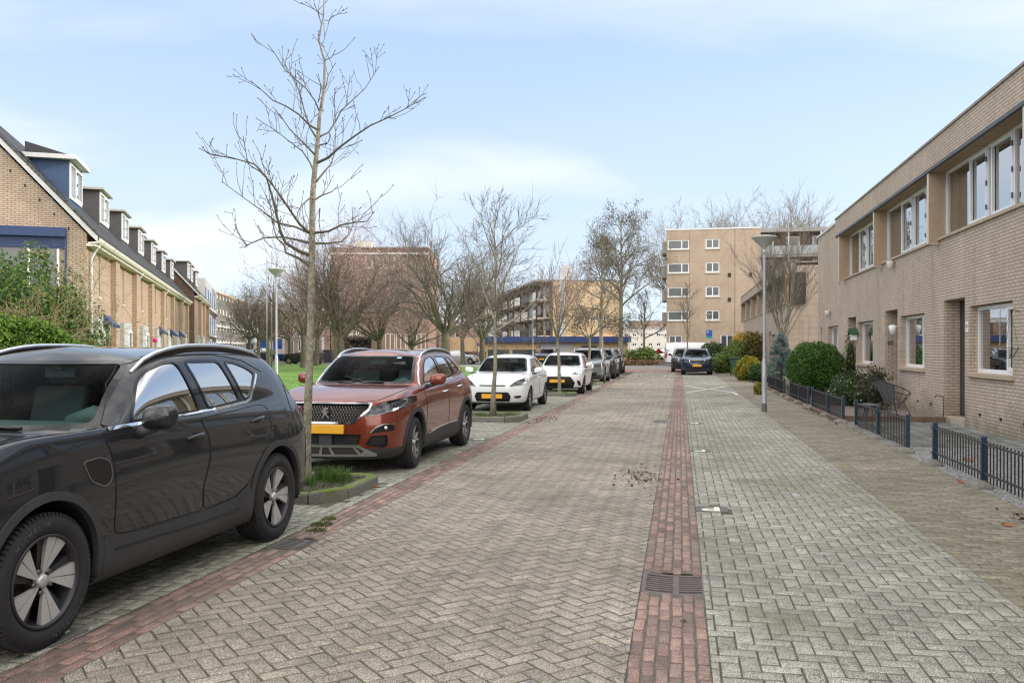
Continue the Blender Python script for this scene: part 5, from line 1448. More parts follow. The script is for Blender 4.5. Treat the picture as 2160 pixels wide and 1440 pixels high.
    mb = MB(); mb.box(0, 9, 0, L2, 0, 10.3); mb.build('wall', MATS['brick_dark'], bf); mb = MB(); mb.box(-2.1, 9, -.2, L2, 10.3, 10.6); mb.build('roof', MATS['concrete'], bf)
    for z in (3.1,5.5,7.9):
        for k in range(int(L2/6)):
            y0 = .3+k*6
            mb = MB(); mb.box(-1.9, 0, y0, y0+5.5, z, z+.15); mb.box(-1.9,-1.84,y0,y0+(5.5 if k % 3 else 2.6),z+.15,z+1.15); mb.build('balcony', MATS['white_wall' if (k+int(z)) % 4 else 'black_metal'], bf)
            mb = MB(); mb.box(-.06, 0, y0+.4, y0+2.3, z+.2, z+2.2); mb.build('window', MATS['far_glass'], bf); mb = MB(); mb.box(-.06,0,y0+2.8,y0+4.4,z+.2,z+2.2); mb.build('window_panel', MATS['yellow_wall' if k % 2 else 'white_wall'], bf)
    for k in range(int(L2/6)+1): mb = MB(); mb.box(-2.0,-1.84,.05+k*6,.22+k*6,0,10.3); mb.build('column', MATS['room_dark'], bf)
    a2 = math.atan2(112.8-108.2, 23.3)
    sh = thing('shop_building', 'low shop building with a blue fascia band along the car park', 'building', (-30.2,107.2,0), a2)
    mb = MB(); facade(mb, (0,0,0), (1,0,0), (0,-1,0), 24, 0, 3.0, [(5.8,8.6,.1,1.4),(9.0,12.0,.1,1.4),(12.6,14.6,.1,1.5),(18.0,20.0,.2,1.9)]); mb.box(0,24,.3,9,2.8,3.0); facade(mb, (0,9,0), (0,-1,0), (-1,0,0), 9, 0, 3.0, [])
    mb.build('wall', MATS['beige_wall'], sh)
    mb = MB(); mb.box(-.02, 5.6, -.05, 0, 0, 1.15); mb.box(11.9,12.5,-.05,0,0,1.15); mb.build('brick_plinth', MATS['brick_dark'], sh)
    mb = MB(); mb.box(4.9, 24.3, -.9, 0, 2.35, 3.1); mb.build('fascia', MATS['blue_band'], sh)
    mb = MB(); mb.box(12.5, 16.8, -.06, 0, .1, 2.2); mb.build('shop_front', MATS['panel_grey'], sh)
    for a_, b_ in ((5.8,8.6),(9.0,12.0),(12.6,14.6),(18.0,20.0)):
        mb = MB(); mb.box(a_, b_, .08, .12, .1, 1.9); mb.build('window', MATS['far_glass'], sh)
    # cream flats at the far left
    rz = math.atan2(.34, .94)
    ft = thing('apartment_building', 'long cream four storey flats at the far left, beyond the terraces', 'building', (-75.0,128.0,0), math.radians(20.9))
    mb = MB(); mb.box(-10, 0, 0, 40, 0, 10.75); mb.build('wall', MATS['white_wall'], ft)
    mb = MB(); mb.box(-3.6,.06,-.2,-.0,0,10.9); mb.build('end_wall', MATS['beige_wall'], ft)
    mb = MB(); mb.box(-10.2,.4,-.1,40,10.75,11.0); mb.build('roof', MATS['beige_wall'], ft)
    for k in range(12):
        mb = MB(); mb.box(0, .35, 3.3*k, 3.3*k+.3, 0, 10.8); mb.build('pilaster', MATS['concrete'], ft)
        for z in (.4, 2.9, 5.6, 8.2):
            mb = MB(); mb.box(.0,.05,3.3*k+1.0,3.3*k+1.9,z,z+1.7); mb.box(.0,.05,3.3*k+2.2,3.3*k+2.9,z,z+1.7); mb.build('window', MATS['far_glass'], ft)
        for z in (2.4, 5.1):
            mb = MB(); mb.box(.0,.5,3.3*k+.3,3.3*k+3.3,z,z+.25); mb.build('balcony_band', MATS['white_coping'], ft)
    # grey flats just beyond the taller terrace
    P0 = OL+V3((-math.sin(AL), math.cos(AL), 0))*60+V3((math.cos(AL), math.sin(AL), 0))*(-.2)
    ft = thing('apartment_building', 'grey white balcony flats squeezed between the terrace and the cream flats', 'building', P0, AL)
    mb = MB(); mb.box(-9, 0, 0, 22, 0, 8.6); mb.build('wall', MATS['panel_grey'], ft)
    for k in range(5):
        for z in (.5,3.2,5.9):
            mb = MB(); mb.box(0,.08,k*4.3+.5,k*4.3+3.6,z,z+1.8); mb.build('window', MATS['far_glass'], ft)
            mb = MB(); mb.box(0,.5,k*4.3,k*4.3+4.2,z-.4,z-.2); mb.build('balcony', MATS['white_coping'], ft)
    # ochre houses at the end of the left street
    oc = flats('row_house', 'ochre fronted houses with blue doors beyond the left car park', tuple(at(548,118))[:2]+(0,), .12, 10.5, 9, 6.6, 'orange_wall', [(3.0,4.4,2.5,3.8),(4.7,6.1,2.5,3.8),(2.4,3.8,5.0,6.0),(4.1,6.2,5.0,6.0)], coping='brick_dark', frame='white_wall')
    mb = MB(); mb.box(2.2, 7.6, -.1, 0, 0, 2.1); mb.build('ground_floor_panel', MATS['white_wall'], oc)
    for x in (4.5, 5.9): mb = MB(); mb.box(x, x+.9, -.16, -.1, 0, 1.8); mb.build('door', MATS['blue_paint'], oc)
    # far right: white stacked cabins and beige blocks
    p = at(1296, 170); 
    cb = flats('site_cabins', 'white stacked cabins far off to the left of the tan block', (p.x, p.y, 0), .2, 13, 8, 5.2, 'white_wall', [(2+k*1.6, 2.8+k*1.6, z, z+.6) for k in range(6) for z in (2.0, 3.9)], coping='white_coping')
    p = at(1339, 210)
    flats('office_building', 'beige office block on the skyline left of the tan block', (p.x, p.y, 0), .2, 12, 10, 8.2, 'brick_side', [(1+k*2, 2+k*2, z, z+1) for k in range(5) for z in (2.5,5.6)])
    p = at(1295, 190)
    flats('office_building', 'low brown building on the skyline behind the tall alders', (p.x, p.y, 0), .2, 9, 10, 3.6, 'brick_dark', [(1+k*2, 2+k*2, 1, 2) for k in range(4)])
    p = at(885, 130)
    flats('row_house', 'pale house half hidden behind the large spreading tree', (p.x, p.y, 0), .2, 9, 8, 5.0, 'brick_side', [(1+k*2.2, 2.2+k*2.2, 3.2, 4.2) for k in range(3)], coping='concrete')
    p = at(955, 150)
    flats('office_building', 'grey building behind the shop, between the lawn tree trunks', (p.x, p.y, 0), .2, 14, 8, 6.2, 'zinc', [], coping='concrete')
# ---------- trees and plants ----------
mat('bark_green', (.21,.198,.145), .95, nscale=14, namp=.6, nscale2=60, namp2=.5, bump=1, bscale=45)
mat('bark_dark', (.085,.075,.055), .95, nscale=6, namp=.35, nscale2=30, namp2=.3)
mat('twig', (.095,.080,.066), .9)
mat('twig_grey', (.13,.115,.095), .9)
mat('twig_pink', (.20,.135,.12), .9)
mat('twig_pale', (.20,.17,.11), .9)
mat('branch', (.10,.09,.06), .92, nscale=8, namp=.35)
def bend(rnd, p, d, ln, r0, r1, n, wob, up):
    pts = [p.copy()]; rad = [r0]; d = d.normalized()
    for i in range(n):
        d = (d+V3((rnd.gauss(0,wob), rnd.gauss(0,wob), rnd.gauss(0,wob)+up))).normalized()
        p = p+d*(ln/n); pts.append(p.copy()); rad.append(lerp(r0, r1, (i+1)/n))
    return pts, rad, d
def side_dir(rnd, d, ang, az=None):
    a = d.orthogonal().normalized(); b = d.cross(a); az = rnd.uniform(0, 2*math.pi) if az is None else az
    return (d*math.cos(ang)+(a*math.cos(az)+b*math.sin(az))*math.sin(ang)).normalized()
def twigs(rnd, mb, p, d, ln, r, lvl, spec):
    """recursive twig spray"""
    n = 4 if lvl > 0 else 3
    pts, rad, dd = bend(rnd, p, d, ln, r, r*.35, n, spec['wob'], spec['up'])
    mb.tube(pts, rad, 3 if r < .02 else 5, 0, cap=False)
    spec['tips'].append((pts[-1].copy(), dd.copy()))
    if lvl <= 0: return
    k = rnd.randint(*spec['kids'])
    for i in range(k):
        t = rnd.uniform(.25, .98); j = min(n-1, int(t*n)); q = pts[j].lerp(pts[j+1], t*n-j)
        loc = (pts[j+1]-pts[j]).normalized()
        twigs(rnd, mb, q, side_dir(rnd, loc, math.radians(rnd.uniform(*spec['ang']))), ln*rnd.uniform(*spec['ratio']), max(spec['rmin'], r*.52), lvl-1, spec)
def bare_tree(name, label, seed, H, fork, trunk_r, limbs, spread, lvl=3, kids=(4,6), ang=(25,50), ratio=(.45,.65), wob=.10, up=.06, loc=(0,0,0), tw='twig', bark='bark_green', group=None, leader=True, leaf=None, lean=0, rmin=.006, cat='tree', limb_r=.5):
    rnd = random.Random(seed)
    t = thing(name, label, cat, loc, 0, group)
    mb = MB(); cr = MB()
    top = H*.97 if leader else fork
    n = 8; pts = []; rad = []
    x = y = 0
    for i in range(n+1):
        f = i/n; pts.append(V3((x, y, -.1+(top+.1)*f))); rad.append(trunk_r*(1-.0*f)*(1 if leader else 1)*lerp(1.0, .12 if leader else .75, f**.9)); x += rnd.gauss(lean, .02*H/8); y += rnd.gauss(0, .02*H/8)
    rad[0] *= 1.45; rad[1] *= 1.05
    mb.tube(pts, rad, 12, 0)
    spec = dict(wob=wob, up=up, kids=kids, ang=ang, ratio=ratio, rmin=rmin, tips=[])
    for i in range(limbs):
        f = (i+.5)/limbs
        z = lerp(fork, top*.95, f) if leader else fork*rnd.uniform(.86, 1.0)
        j = min(n-1, int((z+.1)/(top+.1)*n)); p = pts[j].lerp(pts[j+1], (z+.1)/(top+.1)*n-j)
        az = i*2.4+rnd.uniform(-.4,.4)
        tilt = math.radians(rnd.uniform(*spread)*(1-.4*f if leader else 1))
        d = V3((math.cos(az)*math.sin(tilt), math.sin(az)*math.sin(tilt), math.cos(tilt)))
        if leader: ln = (H-fork)*lerp(.62, .22, f)*rnd.uniform(.8,1.15)
        else: ln = (H-fork)*rnd.uniform(.55,.78)
        r0 = trunk_r*limb_r*(lerp(1,.4,f) if leader else rnd.uniform(.8,1.1))
        lp, lr, dd = bend(rnd, p, d, ln, r0, r0*.28, 7, wob*.8, up*1.2)
        mb.tube(lp, lr, 7, 0, cap=False)
        spec['tips'].append((lp[-1], dd))
        kk = rnd.randint(*kids)+2
        for c in range(kk):
            tt = rnd.uniform(.2, 1.0); jj = min(6, int(tt*7)); q = lp[jj].lerp(lp[jj+1], tt*7-jj)
            twigs(rnd, cr, q, side_dir(rnd, (lp[jj+1]-lp[jj]).normalized(), math.radians(rnd.uniform(*ang))), ln*rnd.uniform(.35,.6), max(rmin, lr[jj]*.5), lvl-1, spec)
    mb.build('trunk', MATS[bark], t); co = cr.build('crown', MATS[tw], t)
    if leaf:
        lm, cnt, size, sp = leaf; rs = np.random.RandomState(seed); T = spec['tips']
        P = [T[k][0]+V3(rs.normal(0, sp, 3)) for k in rs.randint(0, len(T), cnt)]
        leaf_mesh('leaves' if 'blossom' not in lm.name else 'blossom', P, size, lm, t, seed=seed)
    return t

def street_tree_traced():
    """the young tree by the nearest kerb island, its main limbs following the real ones"""
    t = thing('street_tree', 'tall young bare tree with mossy trunk between the dark grey and the copper red cars', 'tree', (0,0,0), 0, 'young trees in the kerb islands')
    rnd = random.Random(3); S = 480/1234; D0 = 9.76
    base = at(645, D0, 1000); base.z = .06
    t.location = base
    def W(px, py, d=0): return at(px, D0+d, py)-base
    def C(x, y, d=0): return W(420+x*S, y*S, d)
    mb = MB(); cr = MB(); bud = MB()
    trunk = [V3((0,0,-.1)), V3((0,0,.05)), W(647,930), W(650,850), W(653,760), W(655,680), W(657,600), C(612,1440), C(612,1340), C(614,1200), C(615,1080), C(622,980), C(634,860), C(645,740), C(652,640), C(672,520), C(680,420), C(681,330), C(665,280), C(650,220), C(660,150), C(674,90), C(677,0), C(680,-90)]
    tr = [.078,.064,.049,.045,.042,.040,.039,.038,.037,.034,.033,.030,.027,.023,.020,.016,.014,.012,.0105,.0095,.0085,.008,.006,.004]
    mb.tube(trunk, tr, 14)
    L = [ # limbs traced in the crop, with a depth swing
     (.5, .030, [(600,1440),(540,1400),(470,1370),(462,1330),(420,1290),(395,1200),(375,1000)]),
     (-.6, .034, [(605,1385),(540,1360),(470,1318),(440,1250),(420,1160),(395,1060),(365,960),(300,890),(210,865),(60,835),(10,810)]),
     (.7, .026, [(600,1318),(530,1300),(450,1285),(350,1290),(255,1330),(205,1245)]),
     (-.9, .026, [(598,1262),(545,1215),(500,1150),(440,1060),(380,980),(330,930),(265,890),(240,750)]),
     (.3, .022, [(596,1262),(520,1230),(430,1210),(350,1150),(280,1100),(130,990)]),
     (.8, .024, [(625,1320),(700,1320),(770,1310),(815,1270),(828,1235)]),
     (-.5, .024, [(628,1262),(700,1255),(770,1220),(850,1205),(910,1200),(945,1155)]),
     (-.7, .018, [(622,1080),(600,1075),(560,1110),(535,1150),(530,1190)]),
     (.5, .018, [(625,1085),(665,1060),(720,1040),(740,1020)]),
     (.8, .020, [(636,985),(680,930),(715,890),(735,830),(742,690)]),
     (-.3, .026, [(642,882),(700,855),(760,800),(840,740),(930,680),(1010,645),(1100,600),(1215,535)]),
     (.6, .016, [(622,930),(600,880),(560,820),(500,775),(430,720),(315,645)]),
     (-.6, .018, [(630,842),(590,800),(545,755),(490,700),(440,625)]),
     (.4, .018, [(640,755),(600,690),(570,600),(545,500),(495,400),(490,345)]),
     (-.5, .020, [(645,705),(600,680),(540,620),(470,575),(400,545),(340,490),(290,447)]),
     (.5, .018, [(655,740),(700,720),(740,660),(770,600),(830,545),(900,480),(970,370)]),
     (-.4, .013, [(650,600),(630,550),(580,480),(520,430),(460,370),(410,290),(380,250)]),
     (.3, .011, [(668,530),(690,460),(700,410),(735,350)]),
     (.2, .009, [(645,555),(665,470),(640,415)]),
     (-.2, .008, [(680,330),(720,310),(735,280)]), (.2, .008, [(670,300),(655,240),(672,250)]),
     (.2, .007, [(674,85),(620,50),(560,20)]), (-.2, .006, [(676,110),(705,112),(722,92)]), (.3, .006, [(664,140),(650,80),(625,28)]),
     (.9, .015, [(690,780),(656,785),(650,786)]), (.6,.010,[(655,1130),(650,1200),(662,1290)])]
    def buds(p, d):
        bud.tube([p, p+d*.012, p+d*.03], [.003,.0055,.001], 4, 0, cap=False)
    def spray(p, d, ln, r, lvl):
        pts, rad, dd = bend(rnd, p, d, ln, r, .0024, 4, .16, .10)
        cr.tube(pts, rad, 4, 0, cap=False); buds(pts[-1], dd)
        if lvl > 0:
            for k in range(rnd.randint(2,3)):
                tt = rnd.uniform(.3,.95); j = min(3, int(tt*4)); q = pts[j].lerp(pts[j+1], tt*4-j)
                spray(q, side_dir(rnd, (pts[j+1]-pts[j]).normalized(), math.radians(rnd.uniform(25,55))), ln*rnd.uniform(.35,.6), max(.0029, r*.72), lvl-1)
    for swing, r0, P in L:
        n = len(P); pts = [C(x, y, swing*(i/(n-1))**.8*(.9 if n > 4 else .4)) for i, (x, y) in enumerate(P)]
        # start on the trunk axis
        r0 *= .68
        rad = [lerp(r0, .0036, (i/(n-1))**.8) for i in range(n)]
        mb.tube(pts, rad, 7, 1, cap=False)
        for i in range(1, n):
            dd = (pts[i]-pts[i-1]).normalized(); seg = (pts[i]-pts[i-1]).length
            for k in range(max(1, int(seg/.085))):
                if i == 1 and n > 4: continue
                q = pts[i-1].lerp(pts[i], rnd.random())
                d = side_dir(rnd, dd, math.radians(rnd.uniform(25,55))); d.z += .3; d.normalize()
                spray(q, d, rnd.uniform(.14,.42), .0037, 1 if rnd.random() < .55 else 0)
        buds(pts[-1], (pts[-1]-pts[-2]).normalized())
    mb.build('trunk', [MATS['bark_green'], MATS['branch']], t)
    c = cr.build('crown', MATS['twig'], t); bud.build('buds', MATS['twig'], c)['kind'] = 'stuff'
    return t

def ellipsoid_points(rs, n, c, r, shell=.35, bottom=-1):
    d = rs.normal(size=(n*2,3)); d /= np.linalg.norm(d, axis=1)[:,None]; d = d[d[:,2] > bottom][:n]
    k = 1-shell*rs.random(len(d))**2
    return np.array(c)+d*np.array(r)*k[:,None], d
def bush(name, label, loc, lobes, n, size, lm, seed=1, core=(.02,.03,.01), trunkz=0, cat='shrub', group=None, aspect=.6, spread=1.0, noise_amp=.12, extra=None):
    """lobes: list of (centre, radii)"""
    rs = np.random.RandomState(seed); t = thing(name, label, cat, loc, 0, group)
    P = []; Nn = []; vol = sum(r[0]*r[1]+r[0]*r[2]+r[1]*r[2] for c, r in lobes)
    core_mb = MB()
    for c, r in lobes:
        k = int(n*(r[0]*r[1]+r[0]*r[2]+r[1]*r[2])/vol); p, d = ellipsoid_points(rs, k, (0,0,0), r, .30)
        s = np.array([1+noise_amp*(noise.noise(V3(q*2.3)+V3((seed,0,0)))*2) for q in d]); p = p*s[:,None]+np.array(c); 
        keep = p[:,2] > .02; P.append(p[keep]); Nn.append(d[keep])
        prof = [(max(.01, math.sin(math.pi*i/8))*1.0, -math.cos(math.pi*i/8)) for i in range(9)]
        vs = []; 
        o = MB(); o.lathe(prof, 14); core_mb.add([(v[0]*r[0]*.72+c[0], v[1]*r[1]*.72+c[1], max(.0, v[2]*r[2]*.72+c[2])) for v in o.v], o.f, 0, True)
    P = np.concatenate(P); Nn = np.concatenate(Nn)
    f = leaf_mesh('foliage', P, size, lm, t, aspect, seed=seed, nrm=Nn, spread=spread)
    core_mb.build('dark_core', mat('core_%s' % name, core, 1), t)  # solid dark core put inside the leaf shell
    st = MB(); rnd = random.Random(seed)
    c = lobes[0][0]
    for k in range(5): st.tube([(rnd.uniform(-.08,.08), rnd.uniform(-.08,.08), -.05), (c[0]+rnd.uniform(-.2,.2), c[1]+rnd.uniform(-.2,.2), max(.15, c[2]))], [.02,.01], 5)
    st.build('stem', MATS['bark_dark'], t)
    return t

def grass_tuft(mb, rnd, c, n, h, rad):
    for k in range(n):
        a = rnd.uniform(0, 6.28); q = rnd.random()**.6*rad; p = V3(c)+V3((q*math.cos(a), q*math.sin(a), 0)); hh = h*rnd.uniform(.5,1.1); b = rnd.uniform(0,6.28); ln = V3((math.cos(b), math.sin(b), 0))*hh*rnd.uniform(.3,.9)
        w = V3((-math.sin(b), math.cos(b), 0))*.003
        m = p+ln*.35+V3((0,0,hh*.75)); e = p+ln+V3((0,0,hh*rnd.uniform(.5,.95)))
        mb.add([p-w, p+w, m+w*.8, m-w*.8, e], [(0,1,2,3),(3,2,4)], 0, False)

def build_trees(islands):
    street_tree_traced()
    gy = 'young trees in the kerb islands'
    bare_tree('street_tree', 'bare tree with fine upswept twigs in front of the nearer white hatchback', 22, 4.75, 1.8, .060, 11, (30,66), lvl=3, kids=(3,4), ang=(18,45), ratio=(.5,.75), wob=.09, up=.07, loc=tuple(at(1040,19.4))[:2]+(.05,), tw='twig_grey', group=gy, rmin=.0045, lean=-.0)
    bare_tree('street_tree', 'bare tree forking low in front of the second white hatchback', 33, 4.9, 2.0, .062, 8, (22,50), lvl=3, kids=(2,4), ang=(18,40), ratio=(.5,.75), wob=.06, up=.09, loc=tuple(at(1181,29.3))[:2]+(.05,), tw='twig_pink', group=gy, leader=False, rmin=.006)
    dead = leaf_mat('leaf_dead', (.075,.062,.035), (.16,.13,.06), trans=.2)
    bare_tree('street_tree', 'small tree with drooping brown seed clusters beside the parked dark SUV', 44, 5.4, 2.1, .07, 8, (35,65), lvl=3, kids=(4,5), up=-.02, loc=tuple(at(1243,38.6))[:2]+(.05,), leaf=(dead, 2600, .035, .10), tw='twig', group=gy, leader=False, rmin=.008)
    # lawn trees
    gl_ = 'mature trees on the lawn'
    big = dict(tw='twig_grey', bark='bark_lawn', leader=False, lvl=3, wob=.19, up=.035, rmin=.0085)
    mat('bark_lawn', (.12,.11,.075), .95, nscale=5, namp=.4, nscale2=30, namp2=.3, bump=.8)
    bare_tree('lawn_tree', 'large low forking tree with a broad dense bare crown in the middle of the lawn', 5, 11.6, 2.6, .36, 12, (15,66), kids=(5,6), ang=(25,60), ratio=(.45,.7), loc=tuple(at(940,58))[:2]+(0,), group=gl_, limb_r=.38, **big)
    pk = leaf_mat('blossom_pink', (.30,.17,.15), (.70,.55,.52), trans=.3)
    A = bare_tree('blossom_tree', 'spreading tree with pale pink blossom left of the brown block front', 12, 11.0, 2.5, .25, 10, (18,66), kids=(4,5), loc=tuple(at(722,60))[:2]+(0,), group='blossom trees on the lawn', leaf=(pk, 9000, .045, .34), **dict(big, tw='twig_pink'))
    dup(A, tuple(at(800,66))[:2]+(0,), 2.1, 'spreading tree with pale pink blossom before the brown block entrance', scale=.92)
    dup(A, tuple(at(868,74))[:2]+(0,), 4.0, 'smaller tree with thin pink blossom before the boarded windows', scale=(.8,.8,.75))
    B = bare_tree('lawn_tree', 'mossy bare tree with forked limbs directly left of the young kerb tree trunk', 17, 10.8, 2.7, .25, 9, (14,58), kids=(4,5), loc=tuple(at(641,70))[:2]+(0,), group=gl_, **big)
    dup(B, tuple(at(668,78))[:2]+(0,), 1.3, 'mossy bare tree close behind the right side of the young kerb tree trunk')
    dup(B, tuple(at(709,60))[:2]+(0,), 2.9, 'leaning mossy trunk above the left end of the copper red car roof', scale=(.9,.9,1.0))
    dup(B, tuple(at(1019,66))[:2]+(0,), 4.4, 'sturdy bare tree just left of the fine twigged kerb tree', scale=(.95,.95,.92))
    dup(B, tuple(at(977,84))[:2]+(0,), 5.2, 'slender pale trunk in front of the small silver car')
    Cc = bare_tree('lawn_tree', 'bare tree with brown seed clusters, left of the lamp post on the lawn', 27, 8.4, 2.6, .22, 8, (20,60), kids=(4,6), loc=tuple(at(525,84))[:2]+(0,), group='small seeded trees by the cream flats', leaf=(dead, 2600, .05, .2), **big)
    dup(Cc, tuple(at(545,80))[:2]+(0,), 1.9, 'middle of the three seeded trees left of the lamp post', scale=.95)
    dup(Cc, tuple(at(566,88))[:2]+(0,), 3.7, 'seeded tree nearest to the lamp post on its left', scale=1.0)
    dup(Cc, tuple(at(612,92))[:2]+(0,), 5.0, 'seeded tree between the lamp post and the young kerb tree', scale=1.05)
    # tall alders by the junction
    lf = leaf_mat('leaf_alder', (.085,.085,.045), (.17,.15,.08), trans=.2)
    al = dict(tw='twig_grey', lvl=3, kids=(3,5), ang=(25,50), ratio=(.45,.65), wob=.10, up=-.0, leader=True, rmin=.014, limb_r=.34)
    bare_tree('alder_tree', 'tallest tree with sparse small leaves at the end of the parked cars', 51, 14.6, 5.5, .34, 22, (40,72), loc=tuple(at(1309,84))[:2]+(0,), group='tall alders by the junction', leaf=(lf, 5600, .07, .28), **al)
    bare_tree('alder_tree', 'second tall alder standing left of the tallest tree', 52, 12.0, 4.6, .28, 18, (40,75), loc=tuple(at(1268,80))[:2]+(0,), group='tall alders by the junction', leaf=(lf, 4600, .065, .28), **al)
    # right side
    bare_tree('street_tree', 'tall upright bare tree rising behind the blue spruce in the gap between the brick rows', 61, 9.0, 2.6, .11, 13, (6,28), lvl=3, kids=(5,6), ang=(12,32), ratio=(.4,.62), wob=.07, up=.08, loc=tuple(at(1655,42.0))[:2]+(0,), leader=False, tw='twig_grey', rmin=.007, limb_r=.42)
    bare_tree('street_tree', 'slim young upright tree in front of the white van and the block', 62, 6.2, 1.9, .08, 9, (14,30), lvl=2, kids=(4,6), wob=.05, up=.10, loc=tuple(at(1450,66))[:2]+(0,), tw='twig', rmin=.008)
    bare_tree('street_tree', 'round open crowned tree by the far car park left of the tan block', 63, 7.4, 2.4, .17, 9, (30,72), lvl=2, kids=(6,8), wob=.08, up=.03, loc=tuple(at(1358,92))[:2]+(0,), tw='twig', rmin=.012)
    D = bare_tree('background_tree', 'leftmost bare tree top showing above the block roof', 71, 22.0, 9, .3, 13, (15,45), lvl=3, kids=(4,6), loc=tuple(at(1470,125))[:2]+(0,), leader=False, tw='twig_pale', bark='bark_dark', rmin=.018, group='bare trees behind the block')
    dup(D, tuple(at(1535,124))[:2]+(0,), 1.2, 'bare tree top above the middle of the block roof', scale=(1,1,1.06))
    dup(D, tuple(at(1590,126))[:2]+(0,), 2.6, 'bare tree top above the right edge of the block roof', scale=(1,1,1.03))
    dup(D, tuple(at(1665,122))[:2]+(0,), 4.2, 'bare tree top above the gallery wing', scale=(1.1,1.1,1.1))
    dup(D, tuple(at(1425,130))[:2]+(0,), 5.2, 'low bare tree top at the left corner of the block roof', scale=(.8,.8,.93))
    # islands: kerb ring, soil, tufts
    moss = mat('moss', (.10,.15,.012), .95, nscale=6, namp=.4, nscale2=60, namp2=.4, bump=1, bscale=80)
    m = bpy.data.materials.new('kerb_mossy'); m.use_nodes = True; nt = m.node_tree; b = nt.nodes['Principled BSDF']; b.inputs['Roughness'].default_value = .95
    tc = N(nt, 'ShaderNodeTexCoord'); n1 = N(nt, 'ShaderNodeTexNoise', Scale=2.2, Detail=5.0, Roughness=.7); n2 = N(nt, 'ShaderNodeTexNoise', Scale=55.0, Detail=3.0)
    gg = N(nt, 'ShaderNodeNewGeometry'); sp = N(nt, 'ShaderNodeSeparateXYZ'); L_ = nt.links.new
    L_(tc.outputs['Object'], n1.inputs['Vector']); L_(tc.outputs['Object'], n2.inputs['Vector']); L_(gg.outputs['True Normal'], sp.inputs[0])
    ml = N(nt, 'ShaderNodeMath', operation='MULTIPLY_ADD'); L_(sp.outputs[2], ml.inputs[0]); ml.inputs[1].default_value = .22; L_(n1.outputs['Fac'], ml.inputs[2])
    mr = N(nt, 'ShaderNodeMapRange'); mr.inputs['From Min'].default_value = .58; mr.inputs['From Max'].default_value = .74; L_(ml.outputs[0], mr.inputs['Value'])
    ca = N(nt, 'ShaderNodeMixRGB'); ca.inputs[1].default_value = (.10,.10,.085,1); ca.inputs[2].default_value = (.22,.215,.19,1); L_(n2.outputs['Fac'], ca.inputs[0])
    cb_ = N(nt, 'ShaderNodeMixRGB'); cb_.inputs[1].default_value = (.06,.09,.018,1); cb_.inputs[2].default_value = (.16,.20,.035,1); L_(n2.outputs['Fac'], cb_.inputs[0])
    cc = N(nt, 'ShaderNodeMixRGB'); L_(mr.outputs[0], cc.inputs[0]); L_(ca.outputs[0], cc.inputs[1]); L_(cb_.outputs[0], cc.inputs[2]); L_(cc.outputs[0], b.inputs['Base Color'])
    bp = N(nt, 'ShaderNodeBump', Strength=.9, Distance=.02); L_(n2.outputs['Fac'], bp.inputs['Height']); L_(bp.outputs[0], b.inputs['Normal'])
    blade = leaf_mat('grass_blade', (.04,.09,.014), (.10,.17,.035), trans=.3)
    litter = leaf_mat('litter', (.09,.05,.025), (.17,.12,.05), trans=.1)
    labs = ['mossy kerb island round the nearest tree, with two grass tufts', 'mossy kerb island in front of the nearer white hatchback', 'kerb island in front of the second white hatchback', 'small green kerb island before the grey SUV']
    for k, (x0, x1, y0, y1) in enumerate(islands):
        t = thing('kerb_island', labs[k], 'kerb island', (0,0,0), 0, 'kerb islands round the street trees')
        ch = .28; out = [(x0,y0),(x1-ch,y0),(x1,y0+ch*1.5),(x1,y1-ch*.6),(x1-ch*.6,y1),(x0,y1)]
        kb = MB(); w = .13
        inn = [(x0,y0+w),(x1-ch-.03,y0+w),(x1-w,y0+ch*1.5+.05),(x1-w,y1-ch*.6-.05),(x1-ch*.6-.05,y1-w),(x0,y1-w)]
        for i in range(5):
            a, b2, c2, d2 = out[i], out[i+1], inn[i+1], inn[i]
            kb.prism([V2(a,b2,.006), V2(b2,a,.006), V2(c2,d2,.004), V2(d2,c2,.004)], -.05, .115+.006*(i % 2))
        kb.build('kerb_stones', m, t, bevel=.022)
        s_ = MB(); s_.prism(inn, -.04, .075); s_.build('soil', MATS['soil'], t)
        rnd = random.Random(k+5)
        if k < 4:
            g = MB(); tufts = [((x1-.42,y1-.42), 260, .21, .17), ((x1-.62,y1-.30), 160, .19, .13), ((x1-.95,y1-.62), 240, .24, .17), ((x1-1.25,y0+.5), 160, .2, .15), ((x1-.62,y1-.75), 90, .15, .1)] if k == 0 else [((x1-.9,y0+.4),90,.12,.12),((x1-.4,y1-.4),60,.1,.1),((x1-1.5,y0+.5),80,.12,.15)]
            for c, n_, h_, r_ in tufts: grass_tuft(g, rnd, (c[0], c[1], .07), n_, h_, r_)
            for q in range(420 if k == 0 else 160): grass_tuft(g, rnd, (rnd.uniform(x0+.8,x1-.2), rnd.uniform(y0+.15,y1-.15), .07), 3, .05, .03)
            go = g.build('grass_tufts', blade, t); go['kind'] = 'stuff'
            rs = np.random.RandomState(k); P = np.stack([rs.uniform(x0,x1-.15,300), rs.uniform(y0+.15,y1-.1,300), np.full(300,.08)], 1)
            lo = leaf_mesh('leaf_litter', P, .018, litter, t, up=2, seed=k); lo['kind'] = 'stuff'
    # lawn grass blades along the visible edge
    rs = np.random.RandomState(9); n = 26000; P = np.stack([-5.75-rs.random(n)**1.5*16, rs.uniform(12, 46, n), rs.uniform(.03,.06,n)], 1)
    lm = leaf_mat('lawn_blade', (.07,.16,.02), (.14,.28,.045), trans=.3)
    o = leaf_mesh('grass', P, .035, lm, None, .18, seed=4, up=0); tag(o, 'bright green mown grass on the lawn behind the parked cars', 'grass', kind='stuff')
def V2(a, b, s):
    d = (b[0]-a[0], b[1]-a[1]); l = math.hypot(*d); return (a[0]+d[0]/l*s, a[1]+d[1]/l*s)

